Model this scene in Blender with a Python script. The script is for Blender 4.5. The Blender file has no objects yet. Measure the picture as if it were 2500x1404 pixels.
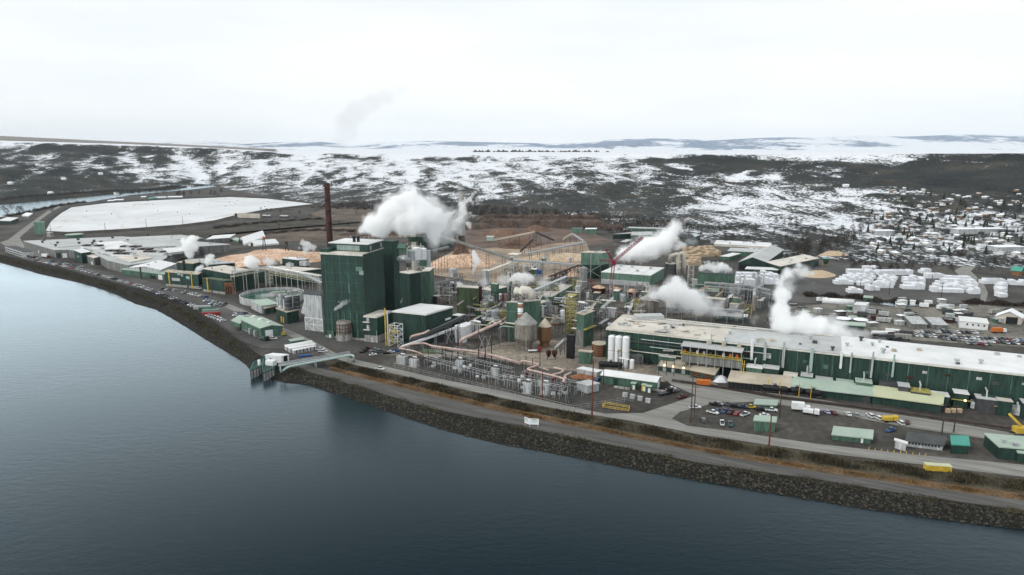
import bpy, bmesh, math, random
import numpy as np
from mathutils import Vector, Matrix
R = random.Random(7)
sc = bpy.context.scene
COL = sc.collection
# ---------------------------------------------------------------- camera
F, HZ, CZ = 1667.0, 365.0, 120.0            # focal length in photo pixels, horizon row, flying height
PITCH = math.atan((702 - HZ) / F)
SP, CP = math.sin(PITCH), math.cos(PITCH)
cd = bpy.data.cameras.new('drone_camera'); cam = bpy.data.objects.new('drone_camera', cd); COL.objects.link(cam)
cam.location = (0, 0, CZ); cam.rotation_euler = (math.pi / 2 - PITCH, 0, 0)
cd.sensor_width = 36; cd.lens = 36 * F / 2500; cd.clip_start = 1; cd.clip_end = 60000
sc.camera = cam
# ---------------------------------------------------------------- sky, sun, exposure
SUN_EL, SUN_AZ = math.radians(36), math.radians(-117)
w = bpy.data.worlds.new('World'); sc.world = w; w.use_nodes = True
N, L = w.node_tree.nodes, w.node_tree.links
bg = N['Background']
sky = N.new('ShaderNodeTexSky'); sky.sky_type = 'NISHITA'; sky.sun_disc = False
sky.sun_elevation = SUN_EL; sky.sun_rotation = SUN_AZ; sky.air_density = 1; sky.dust_density = 3
tc = N.new('ShaderNodeTexCoord'); mp = N.new('ShaderNodeMapping'); mp.inputs['Scale'].default_value = (1, 1, 6)
nz = N.new('ShaderNodeTexNoise'); nz.inputs['Scale'].default_value = 1.6; nz.inputs['Detail'].default_value = 5
cr = N.new('ShaderNodeValToRGB')
cr.color_ramp.elements[0].position = .36; cr.color_ramp.elements[0].color = (9.6, 10.3, 10.8, 1)
cr.color_ramp.elements[1].position = .66; cr.color_ramp.elements[1].color = (11.2, 11.5, 11.6, 1)
mx = N.new('ShaderNodeMix'); mx.data_type = 'RGBA'; mx.inputs['Factor'].default_value = .93
L.new(tc.outputs['Generated'], mp.inputs['Vector']); L.new(mp.outputs[0], nz.inputs['Vector'])
L.new(nz.outputs['Fac'], cr.inputs['Fac']); L.new(sky.outputs[0], mx.inputs['A']); L.new(cr.outputs[0], mx.inputs['B'])
L.new(mx.outputs['Result'], bg.inputs['Color']); bg.inputs['Strength'].default_value = .096
sd = bpy.data.lights.new('sun', 'SUN'); so = bpy.data.objects.new('sun', sd); COL.objects.link(so)
sd.energy = 1.5; sd.angle = math.radians(12); sd.color = (1, .97, .92)
so.rotation_euler = (math.pi / 2 - SUN_EL, 0, math.pi - SUN_AZ); so.location = (0, 0, 300)
sv = sc.view_settings; sv.view_transform = 'Standard'; sv.look = 'None'; sv.exposure = 0; sv.gamma = 1
sv.use_curve_mapping = False
cy = sc.cycles; cy.use_denoising = True; cy.max_bounces = 32; cy.diffuse_bounces = 3; cy.glossy_bounces = 3
cy.transmission_bounces = 2; cy.volume_bounces = 24; cy.transparent_max_bounces = 8
cy.volume_step_rate = 1; cy.volume_max_steps = 256; cy.use_adaptive_sampling = True; cy.adaptive_threshold = .02
# ---------------------------------------------------------------- geometry helpers
def G(px, py, z=0.0):
    """the place on the level z that the photograph shows at px, py"""
    u, v = (px - 1250) / F, (702 - py) / F
    d = (u, CP + v * SP, -SP + v * CP)
    t = (z - CZ) / d[2]
    return Vector((d[0] * t, d[1] * t, z))
def ZAT(P, py):
    """the height above the place P at which row py is reached"""
    k = (702 - py) / F
    return CZ + P[1] * (k * CP - SP) / (CP + k * SP)
def UP(P, z): return Vector((P[0], P[1], z))
def PXW(P):
    """photo pixels per metre at P"""
    return F / (P[1] * CP + (CZ - P[2]) * SP)
def zm(x0, y0, s):
    return lambda X, Y: (x0 + X / s, y0 + Y / s)

class MB:
    def __init__(s): s.v = []; s.f = []
    def add(s, vs, fs):
        o = len(s.v); s.v += [tuple(p) for p in vs]; s.f += [tuple(i + o for i in f) for f in fs]; return s
    def par(s, o, a, b, c):
        """parallelepiped at o with edges a, b, c"""
        o, a, b, c = Vector(o), Vector(a), Vector(b), Vector(c)
        if a.cross(b).dot(c) < 0: a, b = b, a
        return s.add([o, o + a, o + a + b, o + b, o + c, o + a + c, o + a + b + c, o + b + c],
                     [(3, 2, 1, 0), (4, 5, 6, 7), (0, 1, 5, 4), (1, 2, 6, 5), (2, 3, 7, 6), (3, 0, 4, 7)])
    def box(s, c, sx, sy, sz, rz=0):
        """box standing on c"""
        a = Vector((math.cos(rz), math.sin(rz), 0)) * sx; b = Vector((-math.sin(rz), math.cos(rz), 0)) * sy
        return s.par(Vector(c) - a / 2 - b / 2, a, b, (0, 0, sz))
    def bar(s, p, q, r, r2=None):
        p, q = Vector(p), Vector(q); d = q - p
        if d.length < 1e-6: return s
        a = d.cross((0, 0, 1)); a = Vector((1, 0, 0)) if a.length < 1e-4 * d.length else a.normalized()
        b = d.normalized().cross(a); a = a * r * 2; b = b * (r2 or r) * 2
        return s.par(p - a / 2 - b / 2, a, b, d)
    def tube(s, pts, r, n=8, caps=True):
        pts = [Vector(p) for p in pts]; o = len(s.v); m = len(pts)
        for i, p in enumerate(pts):
            t = (pts[min(i + 1, m - 1)] - pts[max(i - 1, 0)]).normalized()
            a = t.cross((0, 0, 1)); a = t.cross((1, 0, 0)) if a.length < .05 else a
            a.normalize(); b = a.cross(t)
            rr = r[i] if isinstance(r, (list, tuple)) else r
            for k in range(n):
                an = 2 * math.pi * k / n; s.v.append(tuple(p + a * math.cos(an) * rr + b * math.sin(an) * rr))
        for i in range(m - 1):
            for k in range(n):
                s.f.append((o + i * n + k, o + i * n + (k + 1) % n, o + (i + 1) * n + (k + 1) % n, o + (i + 1) * n + k))
        if caps:
            s.f.append(tuple(o + k for k in reversed(range(n)))); s.f.append(tuple(o + (m - 1) * n + k for k in range(n)))
        return s
    def lathe(s, c, prof, n=20):
        """prof: (radius, z) from the bottom up, round the upright axis through c"""
        o = len(s.v); m = len(prof); c = Vector(c)
        for r, z in prof:
            for k in range(n):
                an = 2 * math.pi * k / n; s.v.append((c.x + r * math.cos(an), c.y + r * math.sin(an), c.z + z))
        for i in range(m - 1):
            for k in range(n):
                s.f.append((o + i * n + k, o + i * n + (k + 1) % n, o + (i + 1) * n + (k + 1) % n, o + (i + 1) * n + k))
        s.f.append(tuple(o + k for k in reversed(range(n)))); s.f.append(tuple(o + (m - 1) * n + k for k in range(n)))
        return s
    def prism(s, pts, z0, z1):
        """upright prism over a list of places"""
        n = len(pts); a = sum(pts[i][0] * pts[(i + 1) % n][1] - pts[(i + 1) % n][0] * pts[i][1] for i in range(n))
        if a < 0: pts = pts[::-1]
        f = [tuple(reversed(range(n))), tuple(range(n, 2 * n))] + [(i, (i + 1) % n, n + (i + 1) % n, n + i) for i in range(n)]
        return s.add([(p[0], p[1], z0) for p in pts] + [(p[0], p[1], z1) for p in pts], f)
    def mesh(s, name, m, off=None, smooth=False):
        me = bpy.data.meshes.new(name)
        v = s.v if off is None else [(p[0] - off[0], p[1] - off[1], p[2] - off[2]) for p in s.v]
        me.from_pydata(v, [], s.f)
        if m is not None: me.materials.append(m)
        if smooth: me.shade_smooth()
        me.update(); return me
    def build(s, name, m, parent=None, label=None, cat=None, group=None, kind=None, smooth=False, off=None):
        if off is None and parent is not None:
            off = tuple(parent.location) if parent.parent is None else tuple(parent['_at'])
        o = bpy.data.objects.new(name, s.mesh(name, m, off, smooth)); COL.objects.link(o)
        if parent is not None: o.parent = parent; o['_at'] = tuple(off)
        return tag(o, label, cat, group, kind)
def tag(o, label=None, cat=None, group=None, kind=None):
    if label: o['label'] = label
    if cat: o['category'] = cat
    if group: o['group'] = group
    if kind: o['kind'] = kind
    return o
def T(name, label, cat, loc, group=None):
    """an Empty at the base of a thing made of parts"""
    o = bpy.data.objects.new(name, None); COL.objects.link(o); o.location = loc; o.empty_display_size = .5
    return tag(o, label, cat, group)
KIDS = {}
def copy_tree(o, parent=None):
    if o.name not in KIDS: KIDS[o.name] = list(o.children)
    c = o.copy(); COL.objects.link(c); c.parent = parent; KIDS[c.name] = []
    for ch in KIDS[o.name]: KIDS[c.name].append(copy_tree(ch, c))
    return c
# ---------------------------------------------------------------- materials
MATS = {}
def nodes(name):
    m = bpy.data.materials.new(name); m.use_nodes = True; MATS[name] = m
    return m, m.node_tree.nodes, m.node_tree.links, m.node_tree.nodes['Principled BSDF']
def mat(name, c, rough=.7, var=.25, scale=.15, metal=0, streak=False, c2=None, bump=0, bscale=None, fine=0, spec=.3, objcol=False, fc=.4, along=None):
    """a painted or mineral surface: a base colour with uneven tone, optional streaks down the walls, fine speckle and relief"""
    m, n, l, b = nodes(name)
    b.inputs['Roughness'].default_value = rough; b.inputs['Metallic'].default_value = metal
    b.inputs['Specular IOR Level'].default_value = spec
    g = n.new('ShaderNodeNewGeometry'); mpn = n.new('ShaderNodeMapping')
    mpn.inputs['Scale'].default_value = (1, 1, .12) if streak else (1, 1, 1)
    if along is not None: mpn.vector_type = 'TEXTURE'; mpn.inputs['Rotation'].default_value = (0, 0, along); mpn.inputs['Scale'].default_value = (14, 1, 1)
    l.new(g.outputs['Position'], mpn.inputs['Vector'])
    t = n.new('ShaderNodeTexNoise'); t.inputs['Scale'].default_value = scale; t.inputs['Detail'].default_value = 6
    t.inputs['Roughness'].default_value = .62
    l.new(mpn.outputs[0], t.inputs['Vector'])
    r = n.new('ShaderNodeValToRGB')
    lo = [max(0, x * (1 - var)) for x in c]; hi = list(c2) if c2 else [min(1, x * (1 + var)) for x in c]
    r.color_ramp.elements[0].position = .32; r.color_ramp.elements[0].color = (*lo, 1)
    r.color_ramp.elements[1].position = .68; r.color_ramp.elements[1].color = (*hi, 1)
    l.new(t.outputs['Fac'], r.inputs['Fac']); out = r.outputs['Color']
    if fine:
        t2 = n.new('ShaderNodeTexNoise'); t2.inputs['Scale'].default_value = fine; t2.inputs['Detail'].default_value = 3
        l.new(mpn.outputs[0], t2.inputs['Vector'])
        mr = n.new('ShaderNodeMapRange'); mr.inputs[1].default_value = .3; mr.inputs[2].default_value = .7
        mr.inputs[3].default_value = 1 - fc; mr.inputs[4].default_value = 1 + fc
        l.new(t2.outputs['Fac'], mr.inputs[0])
        mu = n.new('ShaderNodeMix'); mu.data_type = 'RGBA'; mu.blend_type = 'MULTIPLY'; mu.inputs['Factor'].default_value = 1
        l.new(out, mu.inputs['A']); l.new(mr.outputs[0], mu.inputs['B']); out = mu.outputs['Result']
    if objcol:
        oi = n.new('ShaderNodeObjectInfo'); mu = n.new('ShaderNodeMix'); mu.data_type = 'RGBA'; mu.blend_type = 'MULTIPLY'
        mu.inputs['Factor'].default_value = 1; l.new(out, mu.inputs['A']); l.new(oi.outputs['Color'], mu.inputs['B']); out = mu.outputs['Result']
    l.new(out, b.inputs['Base Color'])
    if bump:
        t3 = n.new('ShaderNodeTexNoise'); t3.inputs['Scale'].default_value = bscale or scale * 8; t3.inputs['Detail'].default_value = 4
        l.new(g.outputs['Position'], t3.inputs['Vector'])
        bn = n.new('ShaderNodeBump'); bn.inputs['Strength'].default_value = bump; bn.inputs['Distance'].default_value = .3
        l.new(t3.outputs['Fac'], bn.inputs['Height']); l.new(bn.outputs[0], b.inputs['Normal'])
    return m
# ================================================================ THE SETTING
# ---- water
WZ = -3.5
def water_mat():
    m, n, l, b = nodes('river_water')
    b.inputs['Base Color'].default_value = (.002, .011, .016, 1); b.inputs['Roughness'].default_value = .6; b.inputs['Specular IOR Level'].default_value = 0
    gl = n.new('ShaderNodeBsdfGlossy'); gl.inputs['Color'].default_value = (.81, .93, .99, 1); gl.inputs['Roughness'].default_value = .2
    g = n.new('ShaderNodeNewGeometry')
    mp1 = n.new('ShaderNodeMapping'); mp1.inputs['Rotation'].default_value = (0, 0, .5); mp1.inputs['Scale'].default_value = (.5, 1, 1)
    l.new(g.outputs['Position'], mp1.inputs['Vector'])
    a = n.new('ShaderNodeTexNoise'); a.inputs['Scale'].default_value = .45; a.inputs['Detail'].default_value = 6; a.inputs['Roughness'].default_value = .68
    l.new(mp1.outputs[0], a.inputs['Vector'])
    c = n.new('ShaderNodeTexNoise'); c.inputs['Scale'].default_value = .009; c.inputs['Detail'].default_value = 5; c.inputs['Distortion'].default_value = .6
    l.new(mp1.outputs[0], c.inputs['Vector'])
    mr = n.new('ShaderNodeMapRange'); mr.inputs[1].default_value = .35; mr.inputs[2].default_value = .65
    mr.inputs[3].default_value = .25; mr.inputs[4].default_value = 1.0
    l.new(c.outputs['Fac'], mr.inputs[0])
    bn = n.new('ShaderNodeBump'); bn.inputs['Distance'].default_value = .15
    l.new(a.outputs['Fac'], bn.inputs['Height']); l.new(mr.outputs[0], bn.inputs['Strength']); l.new(bn.outputs[0], gl.inputs['Normal'])
    lw = n.new('ShaderNodeLayerWeight'); lw.inputs['Blend'].default_value = .5; l.new(bn.outputs[0], lw.inputs['Normal'])
    p = n.new('ShaderNodeMath'); p.operation = 'POWER'; p.inputs[1].default_value = 5.8; l.new(lw.outputs['Facing'], p.inputs[0])
    q = n.new('ShaderNodeMath'); q.operation = 'MULTIPLY'; q.inputs[1].default_value = 2.5; q.use_clamp = True; l.new(p.outputs[0], q.inputs[0])
    ms = n.new('ShaderNodeMixShader'); l.new(q.outputs[0], ms.inputs[0]); l.new(b.outputs[0], ms.inputs[1]); l.new(gl.outputs[0], ms.inputs[2])
    l.new(ms.outputs[0], n['Material Output'].inputs['Surface'])
    return m
M_water = water_mat()
wb = MB(); wb.add([(-3500, -400, WZ), (1500, -400, WZ), (1500, 2000, WZ), (-800, 4200, WZ), (-3500, 4200, WZ)], [(0, 1, 2, 3, 4)])
wb.build('river', M_water, kind='structure', label='wide dark river curving round the mill', cat='river')
# ---- shore
SHORE = [(-420, 540), (-330, 575), (-200, 600), (-90, 622), (0, 641), (50, 655), (100, 670), (200, 692), (250, 707), (286, 720), (330, 742), (380, 756), (420, 778),
         (456, 800), (500, 828), (550, 858), (580, 876), (602, 892), (612, 906), (640, 922), (700, 936), (745, 938), (800, 957), (850, 972), (900, 990), (980, 1017),
         (1092, 1053), (1220, 1085), (1316, 1101), (1444, 1126), (1572, 1152), (1700, 1173), (1850, 1199), (2000, 1224), (2117, 1244),
         (2282, 1267), (2500, 1293), (2750, 1330), (3300, 1400)]
CREST = [(-380, 540), (-300, 568), (-180, 590), (-80, 607), (0, 623), (35, 629), (66, 636), (140, 652), (190, 666), (245, 681), (300, 696), (350, 708), (400, 722),
         (440, 738), (480, 758), (530, 792), (565, 818), (600, 842), (625, 862), (660, 884), (710, 897), (750, 908), (800, 922), (850, 938), (900, 952), (970, 974),
         (1060, 1001), (1220, 1033), (1300, 1050), (1380, 1066), (1540, 1098), (1700, 1131), (1850, 1153), (2000, 1174), (2117, 1193),
         (2235, 1213), (2500, 1250), (2750, 1288), (3300, 1360)]
SH = [G(*p, WZ) for p in SHORE]; CRT = [G(*p, 0) for p in CREST]
# keep the bank at least a few metres wide everywhere
for i in range(len(SH)):
    d = CRT[i] - SH[i]; d.z = 0
    if d.length < 6: CRT[i] = UP(SH[i] + d.normalized() * 6, 0)
FARB = [(-520, 552), (-330, 548), (-150, 541), (0, 530), (64, 521), (141, 503), (211, 494), (320, 476), (420, 467), (509, 458)]
FB = [G(*p, 0) for p in FARB]
M_ground = mat('gravel_ground', (.036, .034, .031), .95, .4, .022, c2=(.09, .083, .072), fine=.35, fc=.3)
land = [tuple(p) for p in CRT] + [(1600, 150, 0), (5000, 2000, 0), (5000, 6000, 0), (-900, 6000, 0), (-950, 3200, 0)] + [tuple(p) for p in reversed(FB)]
gb = MB(); gb.prism([Vector(p) for p in land], -6, 0)
gb.build('ground', M_ground, kind='structure', label='dark gravel ground of the mill yard', cat='ground')
# ---- riprap bank: a bed and loose stones on it
M_bank = mat('riprap_bed', (.007, .0066, .0055), .95, .4, .5, c2=(.015, .014, .011))
bb = MB(); n0 = len(SH); inn = [(CRT[i] + (CRT[i] - SH[i]).normalized() * 1.0) for i in range(n0)]
for i in range(n0):
    a, c = SH[i], CRT[i]; out = (a - c); out.z = 0; out.normalize()
    bb.v += [tuple(UP(a + out * 3.5, -5.8)), tuple(a), tuple(UP((a + c) / 2, WZ * .42)), tuple(UP(c, .12)), tuple(UP(inn[i], .02))]
for i in range(n0 - 1):
    for k in range(4): o = i * 5 + k; bb.f.append((o, o + 5, o + 6, o + 1))
bank = bb.build('riprap_bank', M_bank, kind='structure', label='riprap bank of dark stones along the river', cat='bank')
def stone(s, rr):
    """twelve-face boulder"""
    v = [Vector((rr.uniform(.7, 1.1) * x, rr.uniform(.7, 1.1) * y, rr.uniform(.55, .9) * z)) * s for x, y, z in
         ((1, 0, 0), (.3, .95, 0), (-.8, .6, .1), (-.8, -.6, 0), (.3, -.95, .1), (.45, .3, .8), (-.5, .2, .85), (0, -.55, .8))]
    f = [(0, 1, 5), (1, 2, 6, 5), (2, 3, 6), (3, 4, 7), (4, 0, 5, 7), (5, 6, 7), (3, 7, 6)]
    return v, f
M_stone = mat('riprap_stone', (.013, .0125, .0095), .9, .6, .9, c2=(.08, .075, .055))
sb = MB()
for i in range(n0 - 1):
    a0, a1, c0, c1 = SH[i], SH[i + 1], CRT[i], CRT[i + 1]
    if a0.x < -640 or a1.x > 330: continue
    Ln = (a1 - a0).length; far = a0.y > 520
    cnt = int(Ln * (2.2 if far else 15))
    for k in range(cnt):
        t, q = R.random(), R.random() ** .9 * 1.02
        lo, hi = a0.lerp(a1, t), c0.lerp(c1, t)
        mid = UP((lo + hi) / 2, WZ * .42)
        p = lo.lerp(mid, q * 2) if q < .5 else mid.lerp(UP(hi, .12), q * 2 - 1)
        v, f = stone((.8 if far else R.choice((.2, .26, .32, .45, .7))) * R.uniform(.8, 1.2), R)
        an = R.uniform(0, 6.28); ca, sa = math.cos(an), math.sin(an)
        sb.add([(p.x + x * ca - y * sa, p.y + x * sa + y * ca, p.z + z - .05) for x, y, z in v], f)
sb.build('riprap_stones', M_stone, kind='stuff', label='loose dark riprap stones piled down to the waterline', cat='stones')
# ---- flat sheets of ground: roads, yards, fields
def sheet(name, pix, z, m, label=None, cat=None, kind='structure', skirt=.0):
    pts = [G(x, y, z) for x, y in pix]; b = MB()
    b.prism(pts, z - max(skirt, .3), z)
    return b.build(name, m, kind=kind, label=label, cat=cat)
M_road = mat('gravel_road', (.2, .194, .178), .95, .22, .3, c2=(.28, .272, .25), fine=1.6, fc=.16, along=-.46)
M_path = mat('dike_path', (.075, .072, .067), .95, .3, .35, c2=(.125, .12, .112), fine=1.8, fc=.2, along=-.46)
M_asph = mat('asphalt_yard', (.06, .059, .056), .9, .25, .025, c2=(.105, .102, .095), fine=.5, fc=.25)
M_tan = mat('tan_yard', (.2, .175, .14), .95, .3, .04, c2=(.3, .255, .205), fine=.4)
M_dirt = mat('dark_dirt', (.05, .046, .04), .95, .35, .05, c2=(.085, .078, .068), fine=.7)
M_dry = mat('dry_orange_grass_soil', (.09, .055, .026), .95, .5, .15, c2=(.16, .1, .05), fine=1.2)
M_scrub = mat('scrub_soil', (.04, .036, .025), .95, .5, .12, c2=(.085, .072, .045), fine=1.0)
sheet('dike_path', [(640, 866), (700, 880), (760, 893), (820, 908), (900, 928), (1060, 966), (1220, 1005), (1380, 1037), (1540, 1069), (1700, 1101), (1850, 1128), (2000, 1152), (2250, 1188), (2500, 1222),
       (2750, 1262), (2750, 1280), (2500, 1245), (2250, 1212), (2000, 1170), (1850, 1150), (1700, 1128), (1540, 1095), (1380, 1063), (1220, 1030), (1060, 998), (970, 972), (900, 950), (850, 936), (800, 920), (750, 906), (690, 893)], .16, M_path)
sheet('grass_verge', [(800, 893), (900, 916), (1060, 953), (1220, 991), (1380, 1023), (1540, 1057), (1700, 1088), (1850, 1113), (2000, 1136), (2250, 1172), (2500, 1205), (2750, 1245), (2750, 1263),
       (2500, 1224), (2250, 1190), (2000, 1154), (1850, 1130), (1700, 1103), (1540, 1071), (1380, 1039), (1220, 1007), (1060, 968), (900, 930), (820, 910)], .12, M_dry)
sheet('scrub_verge', [(830, 882), (900, 900), (1060, 936), (1220, 972), (1380, 1004), (1540, 1030), (1700, 1061), (1850, 1084), (2000, 1106), (2258, 1138), (2500, 1168), (2750, 1202), (2750, 1247),
       (2500, 1207), (2250, 1174), (2000, 1138), (1850, 1115), (1700, 1090), (1540, 1059), (1380, 1025), (1220, 993), (1060, 955), (900, 918), (800, 895), (790, 880)], .08, M_scrub)
sheet('road', [(560, 742), (640, 776), (700, 802), (760, 830), (820, 862), (860, 876), (900, 885), (1060, 922), (1220, 954), (1380, 990), (1476, 1010), (1570, 1008), (1640, 985), (1700, 965), (1640, 940), (1600, 905), (1700, 905),
       (1760, 945), (1850, 950), (2000, 975), (2200, 1010), (2500, 1062), (2750, 1105), (2750, 1130), (2500, 1085), (2200, 1040), (2000, 1002), (1850, 980), (1740, 985), (1660, 1005), (1640, 1022), (1680, 1040), (1780, 1052), (1900, 1070), (2000, 1084), (2258, 1112), (2500, 1135), (2750, 1165),
       (2750, 1196), (2500, 1164), (2258, 1135), (2000, 1104), (1850, 1082), (1700, 1059), (1540, 1027), (1380, 1002), (1220, 970), (1060, 934), (900, 898), (850, 886), (800, 868), (740, 836), (690, 812), (620, 782), (545, 748)], .05, M_road)
sheet('mill_yard', [(930, 866), (1080, 862), (1180, 850), (1230, 836), (1350, 826), (1480, 850), (1650, 866), (1740, 905), (1620, 932), (1450, 912), (1330, 898), (1180, 872), (1080, 872)], .03, M_tan)
sheet('parking_lot', [(60, 622), (130, 634), (200, 650), (300, 672), (400, 694), (500, 716), (575, 740), (680, 790), (760, 815), (800, 850), (700, 850), (640, 850), (600, 836), (540, 792), (490, 756), (440, 734), (400, 719), (300, 693), (190, 663), (120, 645), (50, 632)], .04, M_asph)
sheet('boiler_yard', [(680, 795), (760, 780), (900, 800), (1100, 790), (1130, 850), (960, 866), (900, 862), (830, 860), (760, 828)], .06, M_asph)
sheet('back_road', [(0, 592), (20, 585), (60, 555), (95, 530), (120, 512), (140, 504), (150, 504), (132, 514), (105, 534), (80, 552), (48, 580), (60, 600), (130, 625), (100, 628), (30, 612)], .05, M_road)
sheet('lumber_yard', [(1760, 660), (1900, 640), (2030, 640), (2200, 655), (2330, 670), (2400, 690), (2410, 720), (2420, 735), (2260, 745), (2000, 740), (1800, 735), (1700, 700)], .06, M_asph)
sheet('pond_road', [(510, 574), (620, 563), (700, 556), (800, 548), (900, 540), (900, 543), (800, 551), (700, 560), (620, 567), (510, 580)], .25, M_path)
M_field = mat('brown_field', (.085, .066, .05), .95, .4, .02, c2=(.16, .125, .095), fine=.12)
M_field2 = mat('dark_field', (.035, .032, .024), .95, .4, .02, c2=(.075, .065, .05), fine=.12)
sheet('field', [(760, 522), (800, 508), (900, 503), (1010, 508), (1100, 520), (1090, 535), (980, 545), (860, 540), (780, 534)], .3, M_field)
sheet('field', [(560, 575), (700, 560), (830, 552), (960, 556), (1090, 566), (1080, 580), (900, 582), (760, 590), (640, 588)], .2, M_field)
sheet('field', [(520, 560), (600, 548), (700, 538), (790, 530), (900, 545), (1000, 552), (860, 552), (720, 558), (600, 570), (500, 580)], .25, M_field2)
sheet('field', [(130, 590), (180, 580), (300, 572), (480, 560), (560, 556), (500, 574), (320, 578), (200, 584)], .2, M_field2)
sheet('back_yard', [(2020, 742), (2240, 750), (2400, 745), (2560, 760), (2560, 850), (2350, 838), (2160, 826), (2040, 800), (1900, 780), (1900, 750)], .05, mat('pale_gravel_yard', (.13, .125, .105), .95, .4, .03, c2=(.23, .215, .18), fine=.4))
sheet('curved_road', [(2330, 660), (2360, 645), (2400, 632), (2410, 634), (2385, 648), (2370, 662), (2400, 690), (2412, 715), (2405, 740), (2390, 745), (2395, 720), (2380, 695), (2345, 676)], .1, M_road)
# ---- noise
_g = np.random.RandomState(5); _P = _g.rand(512, 512)
def vnoise(x, y):
    xi, yi = np.floor(x).astype(int), np.floor(y).astype(int); fx, fy = x - xi, y - yi
    fx, fy = fx * fx * (3 - 2 * fx), fy * fy * (3 - 2 * fy)
    a, b = _P[xi % 512, yi % 512], _P[(xi + 1) % 512, yi % 512]; c, d = _P[xi % 512, (yi + 1) % 512], _P[(xi + 1) % 512, (yi + 1) % 512]
    return (a * (1 - fx) + b * fx) * (1 - fy) + (c * (1 - fx) + d * fx) * fy
def fbm(x, y, o=4):
    s, a, t = 0, 1, 0
    for i in range(o): s = s + a * vnoise(x + 17.3 * i, y - 9.1 * i); t += a; a *= .5; x, y = x * 2.03, y * 2.03
    return s / t
def grid_mesh(name, X, Y, Z, m, attrs=None, smooth=True, **kw):
    nr, nc = X.shape; me = bpy.data.meshes.new(name)
    v = np.stack([X.ravel(), Y.ravel(), Z.ravel()], 1).astype(np.float32)
    i = np.arange(nr * nc).reshape(nr, nc)
    f = np.stack([i[:-1, :-1].ravel(), i[:-1, 1:].ravel(), i[1:, 1:].ravel(), i[1:, :-1].ravel()], 1)
    me.vertices.add(len(v)); me.vertices.foreach_set('co', v.ravel())
    me.loops.add(f.size); me.loops.foreach_set('vertex_index', f.ravel().astype(np.int32))
    me.polygons.add(len(f)); me.polygons.foreach_set('loop_start', np.arange(0, f.size, 4, dtype=np.int32))
    me.update(calc_edges=True)
    if smooth: me.shade_smooth()
    for k, a in (attrs or {}).items():
        at = me.attributes.new(k, 'FLOAT', 'POINT'); at.data.foreach_set('value', a.ravel().astype(np.float32))
    me.materials.append(m); o = bpy.data.objects.new(name, me); COL.objects.link(o)
    return tag(o, **kw)
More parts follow.
